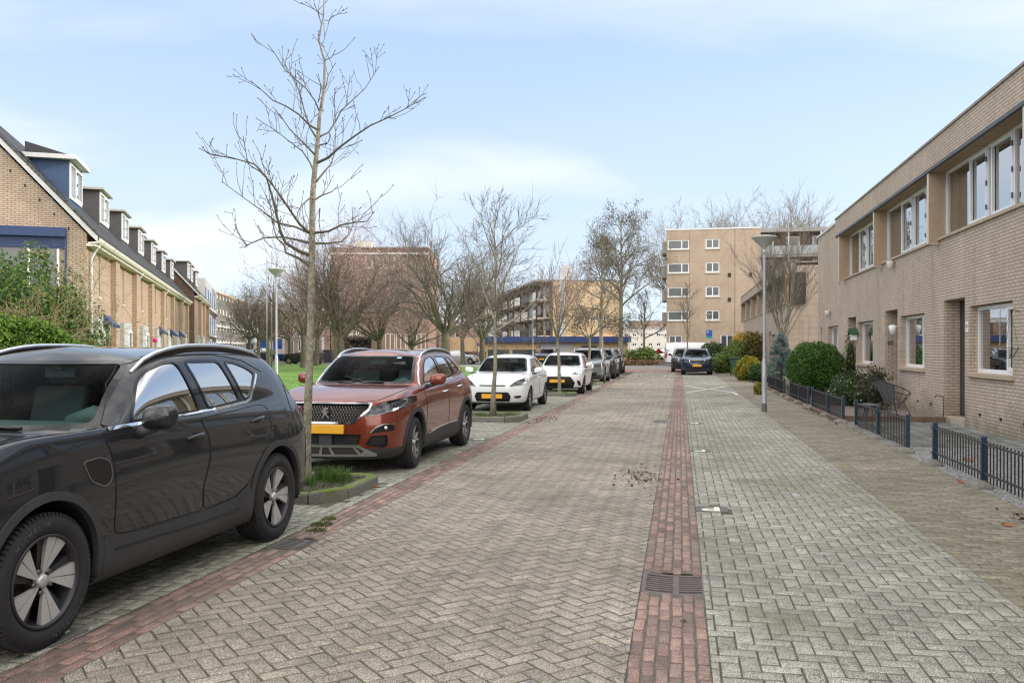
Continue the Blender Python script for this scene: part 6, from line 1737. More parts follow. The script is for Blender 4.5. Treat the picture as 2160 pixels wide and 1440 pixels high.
def build_plants():
    for o in bpy.data.objects:
        if o.name.startswith('alder_tree'): o.scale = (.86,.86,1)
        if o.get('label', '').startswith('tall upright bare tree'): o.scale = (.86,.86,.80)

    # left: hedge, laurel, bare shrub behind the dark grey car
    hl = leaf_mat('leaf_hedge', (.05,.115,.016), (.18,.30,.05), trans=.3)
    p = at(60, 13.5)
    # hedge as a long clipped run
    t = thing('hedge', 'clipped bright green hedge behind the roof of the dark grey car', 'hedge', (0,0,0), 0)
    rs = np.random.RandomState(3); n = 52000
    a = at(-130, 11.5); b = at(190, 14.0); a.z = b.z = 0; d = (b-a); L_ = d.length; d.normalize(); nn = V3((d.y,-d.x,0))
    s = rs.uniform(0, L_, n); f = rs.random(n); hh = 1.95
    lat = np.where(f < .45, -.45+rs.normal(0,.03,n), np.where(f < .75, rs.uniform(-.45,.45,n), .45+rs.normal(0,.03,n)))
    z = np.where((f >= .45) & (f < .75), hh+rs.normal(0,.035,n), rs.uniform(.05,hh,n))
    z = z-.42*np.clip((s-L_*.35)/(L_*.65),0,1)**1.3*z/2
    z += .06*np.sin(s*2.1)+.04*np.sin(s*5.3)
    P = np.stack([a.x+d.x*s-nn.x*-lat, a.y+d.y*s+nn.y*lat, z], 1)
    leaf_mesh('foliage', P, .026, hl, t, seed=3)
    mb = MB(); q = [a-nn*.36, b-nn*.36, b+nn*.36, a+nn*.36]; mb.prism([(v.x, v.y) for v in q], 0, 1.62); mb.build('dark_core', mat('hedge_core', (.02,.035,.01), 1), t)  # solid dark block filling the inside of the hedge
    ll = leaf_mat('leaf_laurel', (.025,.07,.013), (.12,.21,.04), trans=.22, rough=.35, c3=(.35,.25,.03))
    c = at(88, 17.5); bush('laurel_shrub', 'tall rounded glossy evergreen shrub in front of the blue shuttered gable', (c.x, c.y, 0), [((-.2,0,1.55),(1.0,1.0,1.85)), ((.55,.1,1.25),(.72,.9,1.35)), ((-1.3,.2,1.6),(1.1,1.0,1.75))], 52000, .046, ll, 5, aspect=.34, spread=1.0, noise_amp=.2)
    yl = mat('twig_olive', (.20,.17,.085), .9)
    MATS['yl'] = yl
    q = at(8, 15.2)
    bare_tree('bare_shrub', 'leafless olive twigged shrub at the left frame edge above the hedge', 81, 3.55, .5, .05, 15, (20,70), lvl=3, kids=(4,5), ang=(30,65), ratio=(.45,.7), wob=.2, up=.03, loc=(q.x, q.y, 0), leader=False, tw='yl', bark='yl', rmin=.006, cat='shrub', limb_r=.6)
    # right gardens
    def rb(px, D, X=None): p = at(px, D); return (p.x, p.y, 0)
    bx = leaf_mat('leaf_ball', (.028,.085,.012), (.085,.19,.024), trans=.25)
    bush('topiary_ball', 'large clipped round green bush by the third brick house', rb(1720,29.2), [((0,0,.92),(.95,.95,.92)), ((.35,.1,.55),(.7,.8,.5))], 26000, .03, bx, 7, noise_amp=.10, spread=1.5)
    sp = leaf_mat('leaf_spruce', (.07,.11,.10), (.20,.27,.26), trans=.1)
    # spruce in tiers
    t = thing('spruce', 'small blue grey spruce left of the clipped round bush', 'tree', rb(1648,36.5), 0)
    rs = np.random.RandomState(2); P = []; mb = MB(); mb.tube([(0,0,-.05),(0,0,2.35)], [.06,.01], 7)
    for k in range(70):
        z = rs.uniform(.35, 2.1); rr = (2.35-z)*.52*rs.uniform(.7,1.1); az = rs.uniform(0,6.28); e = V3((math.cos(az)*rr, math.sin(az)*rr, z-.12*rr+.1)); s0 = V3((0,0,z)); mb.tube([s0, e], [.012,.004], 4)
        for j in range(240):
            u = rs.random()**.6; q = s0.lerp(e, u)+V3(rs.normal(0,.055,3)); P.append(q)
    mb.build('trunk', MATS['bark_dark'], t); leaf_mesh('needles', P, .042, sp, t, .22, seed=8)
    yg = leaf_mat('leaf_yellow', (.10,.13,.012), (.36,.30,.03), trans=.3)
    bush('yellow_shrub', 'rounded yellow green shrub at the pavement edge left of the lamp post', rb(1579,42), [((0,0,.55),(.68,.7,.62)), ((.5,.2,.45),(.5,.5,.45))], 7000, .045, yg, 9)
    dg = leaf_mat('leaf_dark', (.018,.05,.012), (.06,.12,.03), trans=.15)
    bush('dark_shrub', 'dark low juniper against the right side of the yellow green shrub', rb(1606,40), [((0,0,.42),(.62,.5,.45))], 4200, .04, dg, 10)
    hg = leaf_mat('leaf_tallhedge', (.07,.12,.025), (.18,.24,.05), trans=.25)
    bush('hedge', 'irregular tall green hedge beyond the wheelie bin', rb(1540,56), [((0,0,.8),(.8,1.5,.95)), ((.5,2,1.05),(.7,1.3,1.05)), ((-.7,-1.0,.6),(.5,1.2,.7))], 8000, .06, hg, 11, cat='hedge')
    bush('autumn_shrub', 'orange yellow topped shrub above the tall hedge', rb(1562,60), [((0,0,1.7),(.8,.8,1.1))], 3200, .06, leaf_mat('leaf_orange', (.30,.20,.02), (.55,.36,.03), trans=.3), 12)
    bush('autumn_shrub', 'olive brown tall shrub to the right of the orange topped shrub', rb(1588,58), [((0,0,1.3),(.8,.8,1.5))], 4200, .06, leaf_mat('leaf_olive', (.10,.11,.03), (.24,.20,.05), trans=.3), 13)
    bush('dark_shrub', 'dark green shrub against the block wall beside the van', rb(1504,66), [((0,0,1.0),(1.1,.9,1.1)),((-.9,0,.6),(.6,.6,.6))], 4200, .07, dg, 14)
    bush('grey_shrub', 'silvery grey rounded shrub at the start of the tall hedge', rb(1513,58), [((0,0,.5),(.6,.6,.6))], 2600, .05, leaf_mat('leaf_silver', (.16,.17,.14), (.30,.31,.27), trans=.2), 15)
    rl = leaf_mat('leaf_rose', (.02,.045,.014), (.07,.12,.035), trans=.15, c3=(.7,.7,.6))
    bush('rose_bush', 'loose dark rose bush with pale flowers behind the second fence', rb(1798,23.8), [((0,0,.45),(.55,.6,.45)), ((.25,-.7,.36),(.4,.5,.36)), ((-.0,.8,.42),(.5,.6,.42))], 5200, .036, rl, 16, spread=1.6, noise_amp=.45)
    bush('rose_bush', 'taller purple tinged rose bush against the brick wall beside the wire chair', rb(1846,22.3), [((0,.0,.55),(.34,.45,.50))], 2300, .032, leaf_mat('leaf_purple', (.03,.035,.02), (.10,.10,.06), trans=.15), 17, spread=1.6, noise_amp=.5)
    bush('climber', 'thin climbing plant on the wall beside the birdhouse', rb(1774,29.0), [((.30,0,1.1),(.18,.25,1.0))], 700, .04, hg, 18, noise_amp=.5)
    bush('low_shrub', 'low lime green ground plant behind the third fence', rb(1694,29.5), [((0,0,.25),(.5,.5,.3))], 1500, .04, yg, 19)
    bush('low_shrub', 'small yellow leafed plant at the foot of the lamp post', rb(1601,29.5), [((0,0,.2),(.2,.25,.22))], 500, .035, yg, 20)
    rr = leaf_mat('leaf_redtwig', (.10,.045,.03), (.22,.13,.06), trans=.15)
    p = at(1345,80); bush('mound_shrub', 'low brown and green mound of shrubs at the junction corner', (p.x,p.y,0), [((0,0,.1),(2.2,1.4,.42)), ((-1.5,0,.1),(1.0,1.0,.35))], 4000, .07, rr, 21, noise_amp=.4)
    p = at(1350,81); bush('green_shrub', 'green crown on the junction corner mound', (p.x,p.y+1,0), [((-.1,-.6,.75),(1.6,1.0,.8)), ((.5,-.6,1.1),(.8,.7,.6))], 3600, .08, hg, 22, noise_amp=.4)
# ---------- street furniture, small things ----------
mat('lamp_post', (.36,.37,.40), .4, .5, nscale=2, namp=.08)
mat('lamp_bowl', (.36,.36,.35), .75)
mat('fence_blue', (.010,.028,.058), .35, coat=.4)
mat('fence_grey', (.045,.055,.068), .45, .3)
mat('stone', (.17,.165,.14), .9, nscale=8, namp=.35, nscale2=50, namp2=.3, bump=.8)
mat('iron', (.14,.12,.115), .65, .5, nscale=20, namp=.25, bump=.4, bscale=90)
mat('hole', (.004,.004,.004), 1)
mat('white_line', (.62,.62,.58), .8, nscale=12, namp=.25, nscale2=80, namp2=.2)
mat('p_white', (.62,.62,.52), .7, nscale=40, namp=.12)
mat('slab_dark', (.10,.10,.09), .85, nscale=30, namp=.25)
mat('wire', (.03,.028,.028), .5)
mat('mesh_grey', (.10,.10,.105), .6)
mat('sign_blue', (.01,.10,.42), .4)
mat('sign_teal', (.02,.35,.22), .4)
mat('sign_white', (.7,.7,.7), .4)
mat('sign_red', (.5,.02,.02), .4)
mat('bin_green', (.015,.07,.035), .5)
mat('skin', (.45,.25,.17), .6)
mat('pink', (.6,.02,.2), .4)
def lamp(label, loc, H=4.38, side=1, seg=24):
    t = thing('street_lamp', label, 'lamp post', loc, 0, 'conical bowl street lamps')
    mb = MB(); mb.lathe([(.066,0),(.066,.22)], seg, mi=1); mb.lathe([(.066,.22),(.061,.24),(.061,1.25),(.040,1.34),(.038,1.36),(.034,H-.42),(.034,H-.40),(.044,H-.395),(.044,H-.34),(.034,H-.33),(.034,H-.27)], seg)
    mb.box(-.02,.02,-.064,-.058,.5,.9); mb.build('post', [MATS['lamp_post'], MATS['mesh_grey']], t)
    mb = MB(); mb.lathe([(.035,H-.30),(.05,H-.27),(.07,H-.24),(.29,H-.025),(.31,H-.005),(.315,H+.012),(.29,H+.03),(.18,H+.05),(0,H+.06)], 40); mb.build('lamp_shade', MATS['lamp_bowl'], t)
    return t
def fence_run(label, y0, posts, endpost=True, x=3.45, seed=0, dense=.098):
    """low blue spindle fence: posts at the given distances"""
    t = thing('low_fence', label, 'fence', (x, y0, 0), 0, 'low blue spindle fences along the gardens')
    Hh = .545
    for k, p in enumerate(posts):
        mb = MB(); mb.box(-.03,.03,p-.03,p+.03,.0,Hh+.02); mb.box(-.033,.033,p-.033,p+.033,Hh+.02,Hh+.032); mb.build('post', MATS['fence_blue'], t, bevel=.004)
    mb = MB(); a, b = posts[0], posts[-1]
    for z in (.16, .50):
        mb.box(-.012,.0,a,b,z-.012,z+.012)
        for p in posts: mb.box(-.045,.0,p-.045,p+.045,z-.008,z+.016)
    mb.build('rail', MATS['fence_grey'], t)
    for i in range(len(posts)-1):
        n = max(2, int((posts[i+1]-posts[i]-.06)/dense))
        mb = MB()
        for k in range(1, n):
            y = lerp(posts[i], posts[i+1], k/n); mb.box(.001,.013,y-.006,y+.006,.06,Hh-.01)
        mb.build('spindles', MATS['black_metal'], t)
    for k, p in enumerate(posts):
        rnd = random.Random(seed*7+k); mb = MB(); mb.lathe([(.16,0),(.15,.03),(.11,.06),(.05,.075),(0,.078)], 12, squash=1.2)
        mb.v = [(v[0]*(1+.2*noise.noise(V3(v)*9)), v[1]*(1+.2*noise.noise(V3(v)*7+V3((3,0,0)))), v[2]) for v in mb.v]
        o = mb.build('footing_stone', MATS['stone'], t); o.location = (-.04, p, 0)
    return t
def grate(label, x, y, w, d, along='x'):
    t = thing('drain_grate', label, 'drain', (x, y, 0), 0, 'cast iron drain grates in the brick gutters')
    mb = MB(); n = 14
    # concave dished frame: rim + bars
    def zf(u): return .002-.014*(1-(2*u-1)**2)
    def bar(x0, x1, y0, y1, th=.012):
        k = 10
        for i in range(k):
            a, b = lerp(x0,x1,i/k), lerp(x0,x1,(i+1)/k); za, zb = zf((a+w/2)/w), zf((b+w/2)/w)
            mb.add([(a,y0,za),(b,y0,zb),(b,y1,zb),(a,y1,za),(a,y0,za-th),(b,y0,zb-th),(b,y1,zb-th),(a,y1,za-th)], [(0,1,2,3),(0,4,5,1),(2,6,7,3)])
    bar(-w/2, w/2, -d/2, -d/2+.045); bar(-w/2, w/2, d/2-.045, d/2); 
    bar(-w/2, -w/2+.03, -d/2+.045, d/2-.045); bar(w/2-.06, w/2, -d/2+.045, d/2-.045); bar(-.02, .02, -d/2+.045, d/2-.045)
    k = 8
    for i in range(1, k):
        yy = lerp(-d/2+.045, d/2-.045, i/k)
        bar(-w/2+.03, -.02, yy-.012, yy+.012, .03); bar(.02, w/2-.06, yy-.012, yy+.012, .03)
    mb.build('grate', MATS['iron'], t)
    mb = MB(); mb.quad((-w/2,-d/2,-.010),(w/2,-d/2,-.010),(w/2,d/2,-.010),(-w/2,d/2,-.010)); o = mb.build('pit', MATS['hole'], t); o.location.z = -.0
    for v in o.data.vertices: v.co.z = -.0105 if False else -.0545
    return t
def person(label, loc, rz, jacket, legs, H=1.72):
    t = thing('person', label, 'person', loc, rz)
    vs = [(0,0,.92),(0,0,1.15),(0,.0,1.42),(0,0,1.52),(0,.01,1.62), (.10,0,.88),(.13,.10,.48),(.12,-.05,.08),(.12,.10,.04), (-.10,0,.88),(-.12,-.08,.48),(-.11,-.22,.10),(-.11,-.10,.04), (.19,0,1.40),(.25,-.03,1.12),(.22,.12,.92), (-.19,0,1.40),(-.25,.03,1.12),(-.22,-.08,.90)]
    ed = [(0,1),(1,2),(2,3),(3,4),(0,5),(5,6),(6,7),(7,8),(0,9),(9,10),(10,11),(11,12),(2,13),(13,14),(14,15),(2,16),(16,17),(17,18)]
    rd = [.15,.15,.16,.07,.11,.10,.075,.05,.045,.10,.075,.05,.045,.08,.06,.045,.08,.06,.045]
    me = bpy.data.meshes.new('body'); me.from_pydata(vs, ed, []); o = bpy.data.objects.new('body', me); COL.objects.link(o)
    m = o.modifiers.new('skin', 'SKIN'); 
    for i, v in enumerate(me.skin_vertices[0].data if me.skin_vertices else []): v.radius = (rd[i], rd[i]*.85)
    if me.skin_vertices: me.skin_vertices[0].data[0].use_root = True
    s = o.modifiers.new('sub', 'SUBSURF'); s.levels = 1
    dg = bpy.context.evaluated_depsgraph_get(); m2 = bpy.data.meshes.new_from_object(o.evaluated_get(dg)); bpy.data.objects.remove(o)
    for mm in (jacket, legs, 'skin', 'gloss_black'): m2.materials.append(MATS[mm])
    for p in m2.polygons:
        z = p.center.z; p.material_index = 3 if z > 1.66 or z < .09 else (2 if z > 1.50 else (0 if z > .90 else 1)); p.use_smooth = True
    o = bpy.data.objects.new('body', m2); COL.objects.link(o); o.parent = t
    return t
def sign_post(label, loc, H, kind):
    t = thing('road_sign', label, 'sign', loc, 0)
    mb = MB(); mb.tube([(0,0,0),(0,0,H)], .03, 8); mb.build('post', MATS['lamp_post'], t)
    if kind == 'parking':
        mb = MB(); mb.box(-.24,.24,-.05,-.03,H-.70,H-.02); pl = mb.build('sign_plate', MATS['sign_blue'], t)
        mb = MB(); mb.box(-.235,.235,-.053,-.0505,H-.70,H-.55); mb.build('green_band', MATS['sign_teal'], pl)
        M = Matrix.Translation((-.10,-.054,H-.20)) @ Matrix(((1,0,0,0),(0,0,-1,0),(0,1,0,0),(0,0,0,1)))
        text('P', .26, 'letter', MATS['sign_white'], pl, M)
    elif kind == 'noparking':
        for r, m, y in ((.20,'sign_red',-.04),(.155,'sign_blue',-.048)):
            mb = MB(); mb.lathe([(0,y),(r,y),(r,y+.01)], 20, (0,0,H-.2), 'y'); mb.build('sign_plate' if m == 'sign_red' else 'sign_centre', MATS[m], t)
        mb = MB(); mb.extr([(-.13,-.052,H-.09),(-.11,-.052,H-.07),(.13,-.052,H-.31),(.11,-.052,H-.33)], (0,.006,0)); mb.build('red_bar', MATS['sign_red'], t)
    elif kind == 'zebra':
        mb = MB(); mb.box(-.3,.3,-.05,-.03,H-.6,H); pl = mb.build('sign_plate', MATS['sign_blue'], t)
        mb = MB(); mb.add([(-.2,-.054,H-.52),(.2,-.054,H-.52),(0,-.054,H-.1)], [(0,1,2)]); mb.build('white_triangle', MATS['sign_white'], pl)
    return t

def build_street():
    lamp('grey street lamp with conical bowl standing on the right pavement', tuple(at(1612,21.5))[:2]+(0,))
    lamp('street lamp with conical bowl on the lawn behind the dark grey car', tuple(at(583,31))[:2]+(0,), H=4.45)
    k = lamp('slim lamp among the bare trees left of the yellow building', tuple(at(1124,72))[:2]+(0,), H=5.3)
    for px, D, lab in ((1495,74,'lamp in front of the block beside the parking sign'), (1327,92,'lamp beyond the alders at the junction'), (486,100,'lamp before the cream flats'),(470,92,'nearer lamp before the cream flats')):
        dup(k, tuple(at(px,D))[:2]+(0,), 0, lab, scale=(1,1,.85))
    for px, D, H, lab in ((563,60,8.0,'tall thin pole left of the lawn lamp post'), (573,70,9.5,'tall thin pole just left of the lawn lamp post')):
        t = thing('flag_pole', lab, 'pole', tuple(at(px,D))[:2]+(0,)); mb = MB(); mb.tube([(0,0,0),(0,0,H*.45),(0,0,H)], [.06,.05,.03], 8); mb.build('pole', MATS['lamp_post'], t)
    # fences, posts from the photo
    fence_run('nearest low blue fence by the white gravel, running out of the frame', 6.8, [0.0,2.0,3.95,5.87], seed=1)
    fence_run('low blue fence in front of the wire chair', 14.1, [0,1.97,3.92], seed=2)
    fence_run('low blue fence with three posts before the rose bush', 19.4, [0,1.9,4.3], seed=3)
    fence_run('low blue fence beneath the clipped round bush', 24.4, [0,1.8,3.85], seed=4)
    fence_run('low blue fence right of the lamp post', 29.9, [0,2.6,5.1], seed=5)
    fence_run('short low blue fence beside the green wheelie bin', 46.5, [0,1.6,3.2], seed=6)
    # edging
    mb = MB(); mb.box(3.37,3.43,19.9,47,.0,.06); o = mb.build('kerb', mat('edging_brown', (.15,.10,.07), .9, nscale=5, namp=.3)); o['kind'] = 'structure'
    mb = MB(); mb.box(3.5,5.6,19.72,19.85,.0,.12); tag(mb.build('log_edging', MATS['edging_brown']), 'brown log roll edging between the pebbles and the tiled path', 'edging')
    grate('cast iron drain grate in the right red brick strip', -.025, 5.93, .46, .50)
    grate('cast iron drain grate in the left red brick strip behind the dark grey car', -3.06, 6.52, .38, .42)
    # P slabs
    for k, (x, y, lab) in enumerate(((.31,8.70,'nearest white parking letter slab in the right bay'), (.31,13.6,'second parking letter slab in the right bay'), (.31,18.6,'third parking letter slab in the right bay'), (.31,23.4,'fourth parking letter slab in the right bay'), (-3.45,4.15,'parking letter slab under the front wheel of the dark grey car'), (-3.45,14.6,'parking letter slab behind the copper red car'))):
        t = thing('parking_slab', lab, 'paving slab', (x, y, 0), 0, 'dark slabs with a white parking letter')
        mb = MB(); mb.box(-.155,.155,-.145,.145,-.03,.006); s = mb.build('slab', MATS['slab_dark'], t)
        M = Matrix.Translation((.0,.0,.0075)) @ Matrix.Rotation(math.pi, 4, 'Z') @ Matrix.Diagonal((1.25,1,1,1))
        text('P', .30, 'letter', MATS['p_white'], s, M, depth=.001, font_bold=True)
    # white cross on the far bay
    mb = MB()
    for a, b in (((.22,31.2),(1.86,36.6)), ((.22,36.8),(1.86,31.8)), ((1.86,31.8),(1.95,30.2))):
        a, b = V3((*a,0)), V3((*b,0)); d = (b-a).normalized(); w = V3((-d.y,d.x,0))*.045; mb.quad(a-w+V3((0,0,.006)), b-w+V3((0,0,.006)), b+w+V3((0,0,.006)), a+w+V3((0,0,.006)))
    o = mb.build('road_marking', MATS['white_line'], fix=True); o['kind'] = 'structure'
    mb = MB()
    for k in range(9):
        x = -2.9+k*.33; mb.box(x, x+.16, 49.0+.8*math.sin(k*.4), 49.25+.8*math.sin(k*.4), .003, .007)
    o = mb.build('road_marking', MATS['white_line']); o['kind'] = 'structure'
    # utility cover
    t = thing('utility_cover', 'small rectangular iron cover beside the right brick strip', 'cover', (-.42, 18.9, 0)); mb = MB(); mb.box(-.16,.16,-.3,.3,.0,.006); mb.build('frame', MATS['iron'], t); mb = MB(); mb.box(-.13,.13,-.27,.27,.006,.009); mb.build('lid', MATS['slab_dark'], t)
    # wire chair
    p = at(1893, 19.3); t = thing('wire_chair', 'black wire lounge chair leaning by the brick wall', 'chair', (p.x-.1, p.y, 0), math.radians(200))
    fr = MB(); c = []
    for k in range(25):
        a = 2*math.pi*k/24; c.append(V3((.36*math.cos(a), .40*math.sin(a), .70+.16*math.cos(a))))
    fr.tube(c, .011, 6, cap=False); b = [V3((.18*math.cos(2*math.pi*k/24)-.02, .22*math.sin(2*math.pi*k/24), .36)) for k in range(25)]; fr.tube(b, .010, 6, cap=False)
    for k in range(0, 24, 2): fr.tube([c[k], b[k]], .005, 5)
    for sx in (-.26,.26):
        for sy in (-.24,.24): fr.tube([(sx*.6, sy*.8, .36), (sx*1.2, sy*1.15, .0)], .010, 6)
    fr.build('frame', MATS['wire'], t)
    mb = MB(); 
    for k in range(24):
        if 3 < k < 21: continue
        mb.quad(c[k]*.995, c[k+1]*.995, b[k+1], b[k])
    mb.add([tuple(v) for v in b[:24]], [tuple(range(24))]); mb.build('seat', MATS['mesh_grey'], t)
    p = at(1853, 19.0); t = thing('garden_stool', 'small grey curved stool beside the wire chair', 'stool', (p.x-.2, p.y, 0))
    mb = MB(); mb.lathe([(0,.36),(.22,.36),(.24,.33),(.22,.30),(0,.30)], 18); mb.build('seat', MATS['mesh_grey'], t)
    for k in range(3):
        a = k*2.09; mb = MB(); mb.tube([(.12*math.cos(a), .12*math.sin(a), .3), (.18*math.cos(a), .18*math.sin(a), 0)], .012, 6); mb.build('leg', MATS['wire'], t)
    # birdhouse, wall lights, bracket
    t = thing('birdhouse', 'small white birdhouse with green roof beside the porch', 'birdhouse', (5.60, 29.6, 1.98))
    mb = MB(); mb.box(-.10,.08,-.11,.11,-.12,.08); b_ = mb.build('box', MATS['white_frame'], t); mb = MB(); mb.extr([(-.16,-.17,.06),(-.16,0,.24),(-.16,.17,.06),(-.16,.17,.09),(-.16,0,.28),(-.16,-.17,.09)], (.27,0,0)); mb.build('roof', MATS['bin_green'], t, fix=True); mb = MB(); mb.lathe([(0,-.105),(.03,-.105),(.03,-.10)], 12, (0,0,0), 'x'); mb.build('hole', MATS['hole'], b_)
    def wall_light(lab, y, z, m='sill_stone'):
        t = thing('wall_light', lab, 'wall light', (5.7, y, z)); mb = MB(); mb.lathe([(.0,-.16),(.05,-.15),(.09,-.02),(.10,.08),(.03,.10),(0,.10)], 12, (-.12,0,0)); mb.build('lamp_shade', MATS[m], t); mb = MB(); mb.tube([(0,0,.05),(-.12,0,.09)], .02, 6); mb.build('bracket', MATS[m], t)
    wall_light('cream security light under the first floor sill of the third house', 24.6, 3.86, 'cream_trim'); wall_light('cream wall light near the end corner of the row', 34.6, 2.95, 'cream_trim'); wall_light('small white wall lantern beside the middle porch', 24.35, 2.12, 'white_frame')
    t = thing('wall_bracket', 'black scrollwork hanging bracket beside the middle porch', 'bracket', (5.66, 24.9, 1.72)); mb = MB()
    for q in range(3):
        pts = [(-.02, -.3+.22*q+.10*math.cos(k*.5)*(1-k/16), .10*math.sin(k*.5)*(1-k/16)) for k in range(14)]; mb.tube(pts, .009, 5)
    mb.build('scroll', MATS['wire'], t)
    t = thing('wire_basket', 'wire hanging basket on the wall at the right frame edge', 'basket', (5.50, 15.95, 1.60)); mb = MB()
    for k in range(6): r_ = .17*math.cos(k*.22); mb.tube([(r_*math.cos(a*.5236), r_*math.sin(a*.5236), -.035*k) for a in range(13)], .004, 4, cap=False)
    for k in range(8): mb.tube([(.17*math.cos(k*.785), .17*math.sin(k*.785), 0), (.08*math.cos(k*.785), .08*math.sin(k*.785), -.17)], .004, 4)
    for k in range(3): mb.tube([(.17*math.cos(k*2.09), .17*math.sin(k*2.09), 0), (.05,0,.62)], .003, 4)
    mb.tube([(.20,0,.62),(.05,0,.66),(.05,0,.6)], .008, 5); mb.build('wire_frame', MATS['wire'], t)
    t = thing('garden_tap', 'thin metal standpipe at the wall corner beside the door', 'tap', (5.62, 20.0, 0)); mb = MB(); mb.tube([(0,0,0),(0,0,.55)], .012, 6); mb.tube([(0,.0,.55),(-.12,.1,.57),(-.14,.1,.52)], .012, 6); mb.build('pipe', MATS['iron'], t)
    # wheelie bin
    p = at(1551, 50); t = thing('wheelie_bin', 'green wheelie bin beyond the yellow green shrub', 'bin', (p.x, p.y, 0)); mb = MB(); mb.prism([(-.24,-.26),(.24,-.26),(.28,.3),(-.28,.3)], .08, .98); mb.build('body', MATS['bin_green'], t, bevel=.03); mb = MB(); mb.box(-.31,.31,-.32,.36,.98,1.06); mb.build('lid', MATS['bin_green'], t, bevel=.03)
    for s in (-1,1): mb = MB(); mb.lathe([(0,-.03),(.1,-.03),(.1,.03),(0,.03)], 14, (s*.24,.3,.1), 'x'); mb.build('wheel', MATS['tyre'], t)
    p = at(693, 92); t = thing('wheelie_bin', 'black bins by the brown block corner', 'bin', (p.x, p.y, 0)); mb = MB(); mb.box(-.5,.5,-.3,.3,.05,1.3); mb.build('body', MATS['black_plastic'], t, bevel=.04); mb = MB(); mb.box(-.54,.54,-.34,.34,1.3,1.42); mb.build('lid', MATS['black_plastic'], t, bevel=.03)
    sign_post('blue and green parking zone sign in front of the block', tuple(at(1496,70))[:2]+(0,), 3.1, 'parking')
    sign_post('round no parking sign before the shop wall', tuple(at(1009,92))[:2]+(0,), 2.2, 'noparking')
    sign_post('blue crossing sign on the lawn edge', tuple(at(634,88))[:2]+(0,), 3.2, 'zebra')
    person('person in a red jacket walking beyond the far junction', tuple(at(1389,98))[:2]+(0,), .6, 'sign_red', 'gloss_black')
    p = at(327, 34, 717); t = thing('pink_ball', 'bright pink ball ornament on a stick in the left front gardens', 'ball', (p.x, p.y, 0)); mb = MB(); mb.tube([(0,0,0),(0,0,p.z)], .015, 6); mb.build('stick', MATS['wire'], t); mb = MB(); mb.lathe([(max(.001,.10*math.sin(math.pi*i/10)), -.10*math.cos(math.pi*i/10)) for i in range(11)], 18, (0,0,p.z)); mb.build('ball', MATS['pink'], t)
    # fallen leaves
    lm = leaf_mat('fallen_leaf', (.16,.05,.02), (.42,.16,.06), trans=.1)
    def leaf(x, y, s, lab, z=.006):
        pts = []; rnd = random.Random(int(x*100+y*7))
        for k in range(10):
            a = 2*math.pi*k/10; r = s*(1 if k % 2 == 0 else .55)*rnd.uniform(.8,1.15); pts.append((r*math.cos(a), r*math.sin(a), z+.012*rnd.random()+(.02*s/.06 if k in (0,5) else 0)))
        mb = MB(); mb.add(pts+[(0,0,z+.012)], [(k, (k+1) % 10, 10) for k in range(10)]); o = mb.build('fallen_leaf', lm); o.location = (x, y, 0); tag(o, lab, 'leaf')
    leaf(-3.42, 9.35, .07, 'orange brown leaf at the corner of the nearest kerb island'); leaf(4.05, 13.2, .11, 'orange leaf on the garden path behind the fence gap'); leaf(3.30, 11.0, .07, 'salmon leaf at the edge of the white gravel'); leaf(2.9, 8.4, .06, 'curled brown leaf on the pavement before the gravel')
    leaf(3.9, 10.2, .09, 'orange leaf behind the nearest fence'); leaf(2.45, 6.6, .045, 'small dark leaf on the lower right paving')
    rs = np.random.RandomState(6); P = []
    for (x, y, sx, sy, n) in ((-.45,10.6,.16,.45,130),(3.3,8.6,.12,.25,120),(3.32,21.5,.08,2.2,300),(3.3,28,.08,2.5,200),(3.45,43,.2,2.0,260),(-2.9,19,.15,.6,90),(-3.1,23,.2,.8,60),(-3.0,35,.3,2,120),(-3.3,60,1.5,1.5,260)):
        P += [(rs.normal(x,sx), rs.normal(y,sy), .008+rs.random()*.01) for _ in range(n)]
    o = leaf_mesh('leaf_litter', P, .022, leaf_mat('litter2', (.05,.028,.018), (.15,.085,.05), trans=.05), None, seed=3, up=2); tag(o, 'dark brown leaf crumbs gathered along gutters and fence feet', 'leaf litter', kind='stuff')
    rs = np.random.RandomState(16); n = 900; P = np.stack([rs.uniform(-3.6,3.3,n), rs.uniform(3.5,30,n), np.full(n,-.004)],1)
    g = MB(); rnd = random.Random(8)
    for c, n_, h_, r_ in (((-3.18,7.25,0),200,.035,.10),((-3.12,7.0,0),160,.03,.09),((-3.22,7.5,0),120,.03,.07),((.02,5.1,0),16,.02,.02),((1.2,29.4,0),120,.03,.3),((1.5,29.5,0),100,.03,.3)): grass_tuft(g, rnd, c, n_, h_, r_)
    for k in range(420):
        x = rnd.choice((-3.27,-2.95,-.26,.155,2.06,3.36, rnd.uniform(-5,3.2)))+rnd.gauss(0,.02); y = rnd.uniform(4,26); grass_tuft(g, rnd, (x,y,-.006), rnd.randint(2,6), .018, .014)
    o = g.build('weeds', leaf_mat('weed', (.05,.08,.015), (.13,.17,.04), trans=.2)); tag(o, 'short weeds and moss sprouting from the paving joints', 'weeds', kind='stuff')
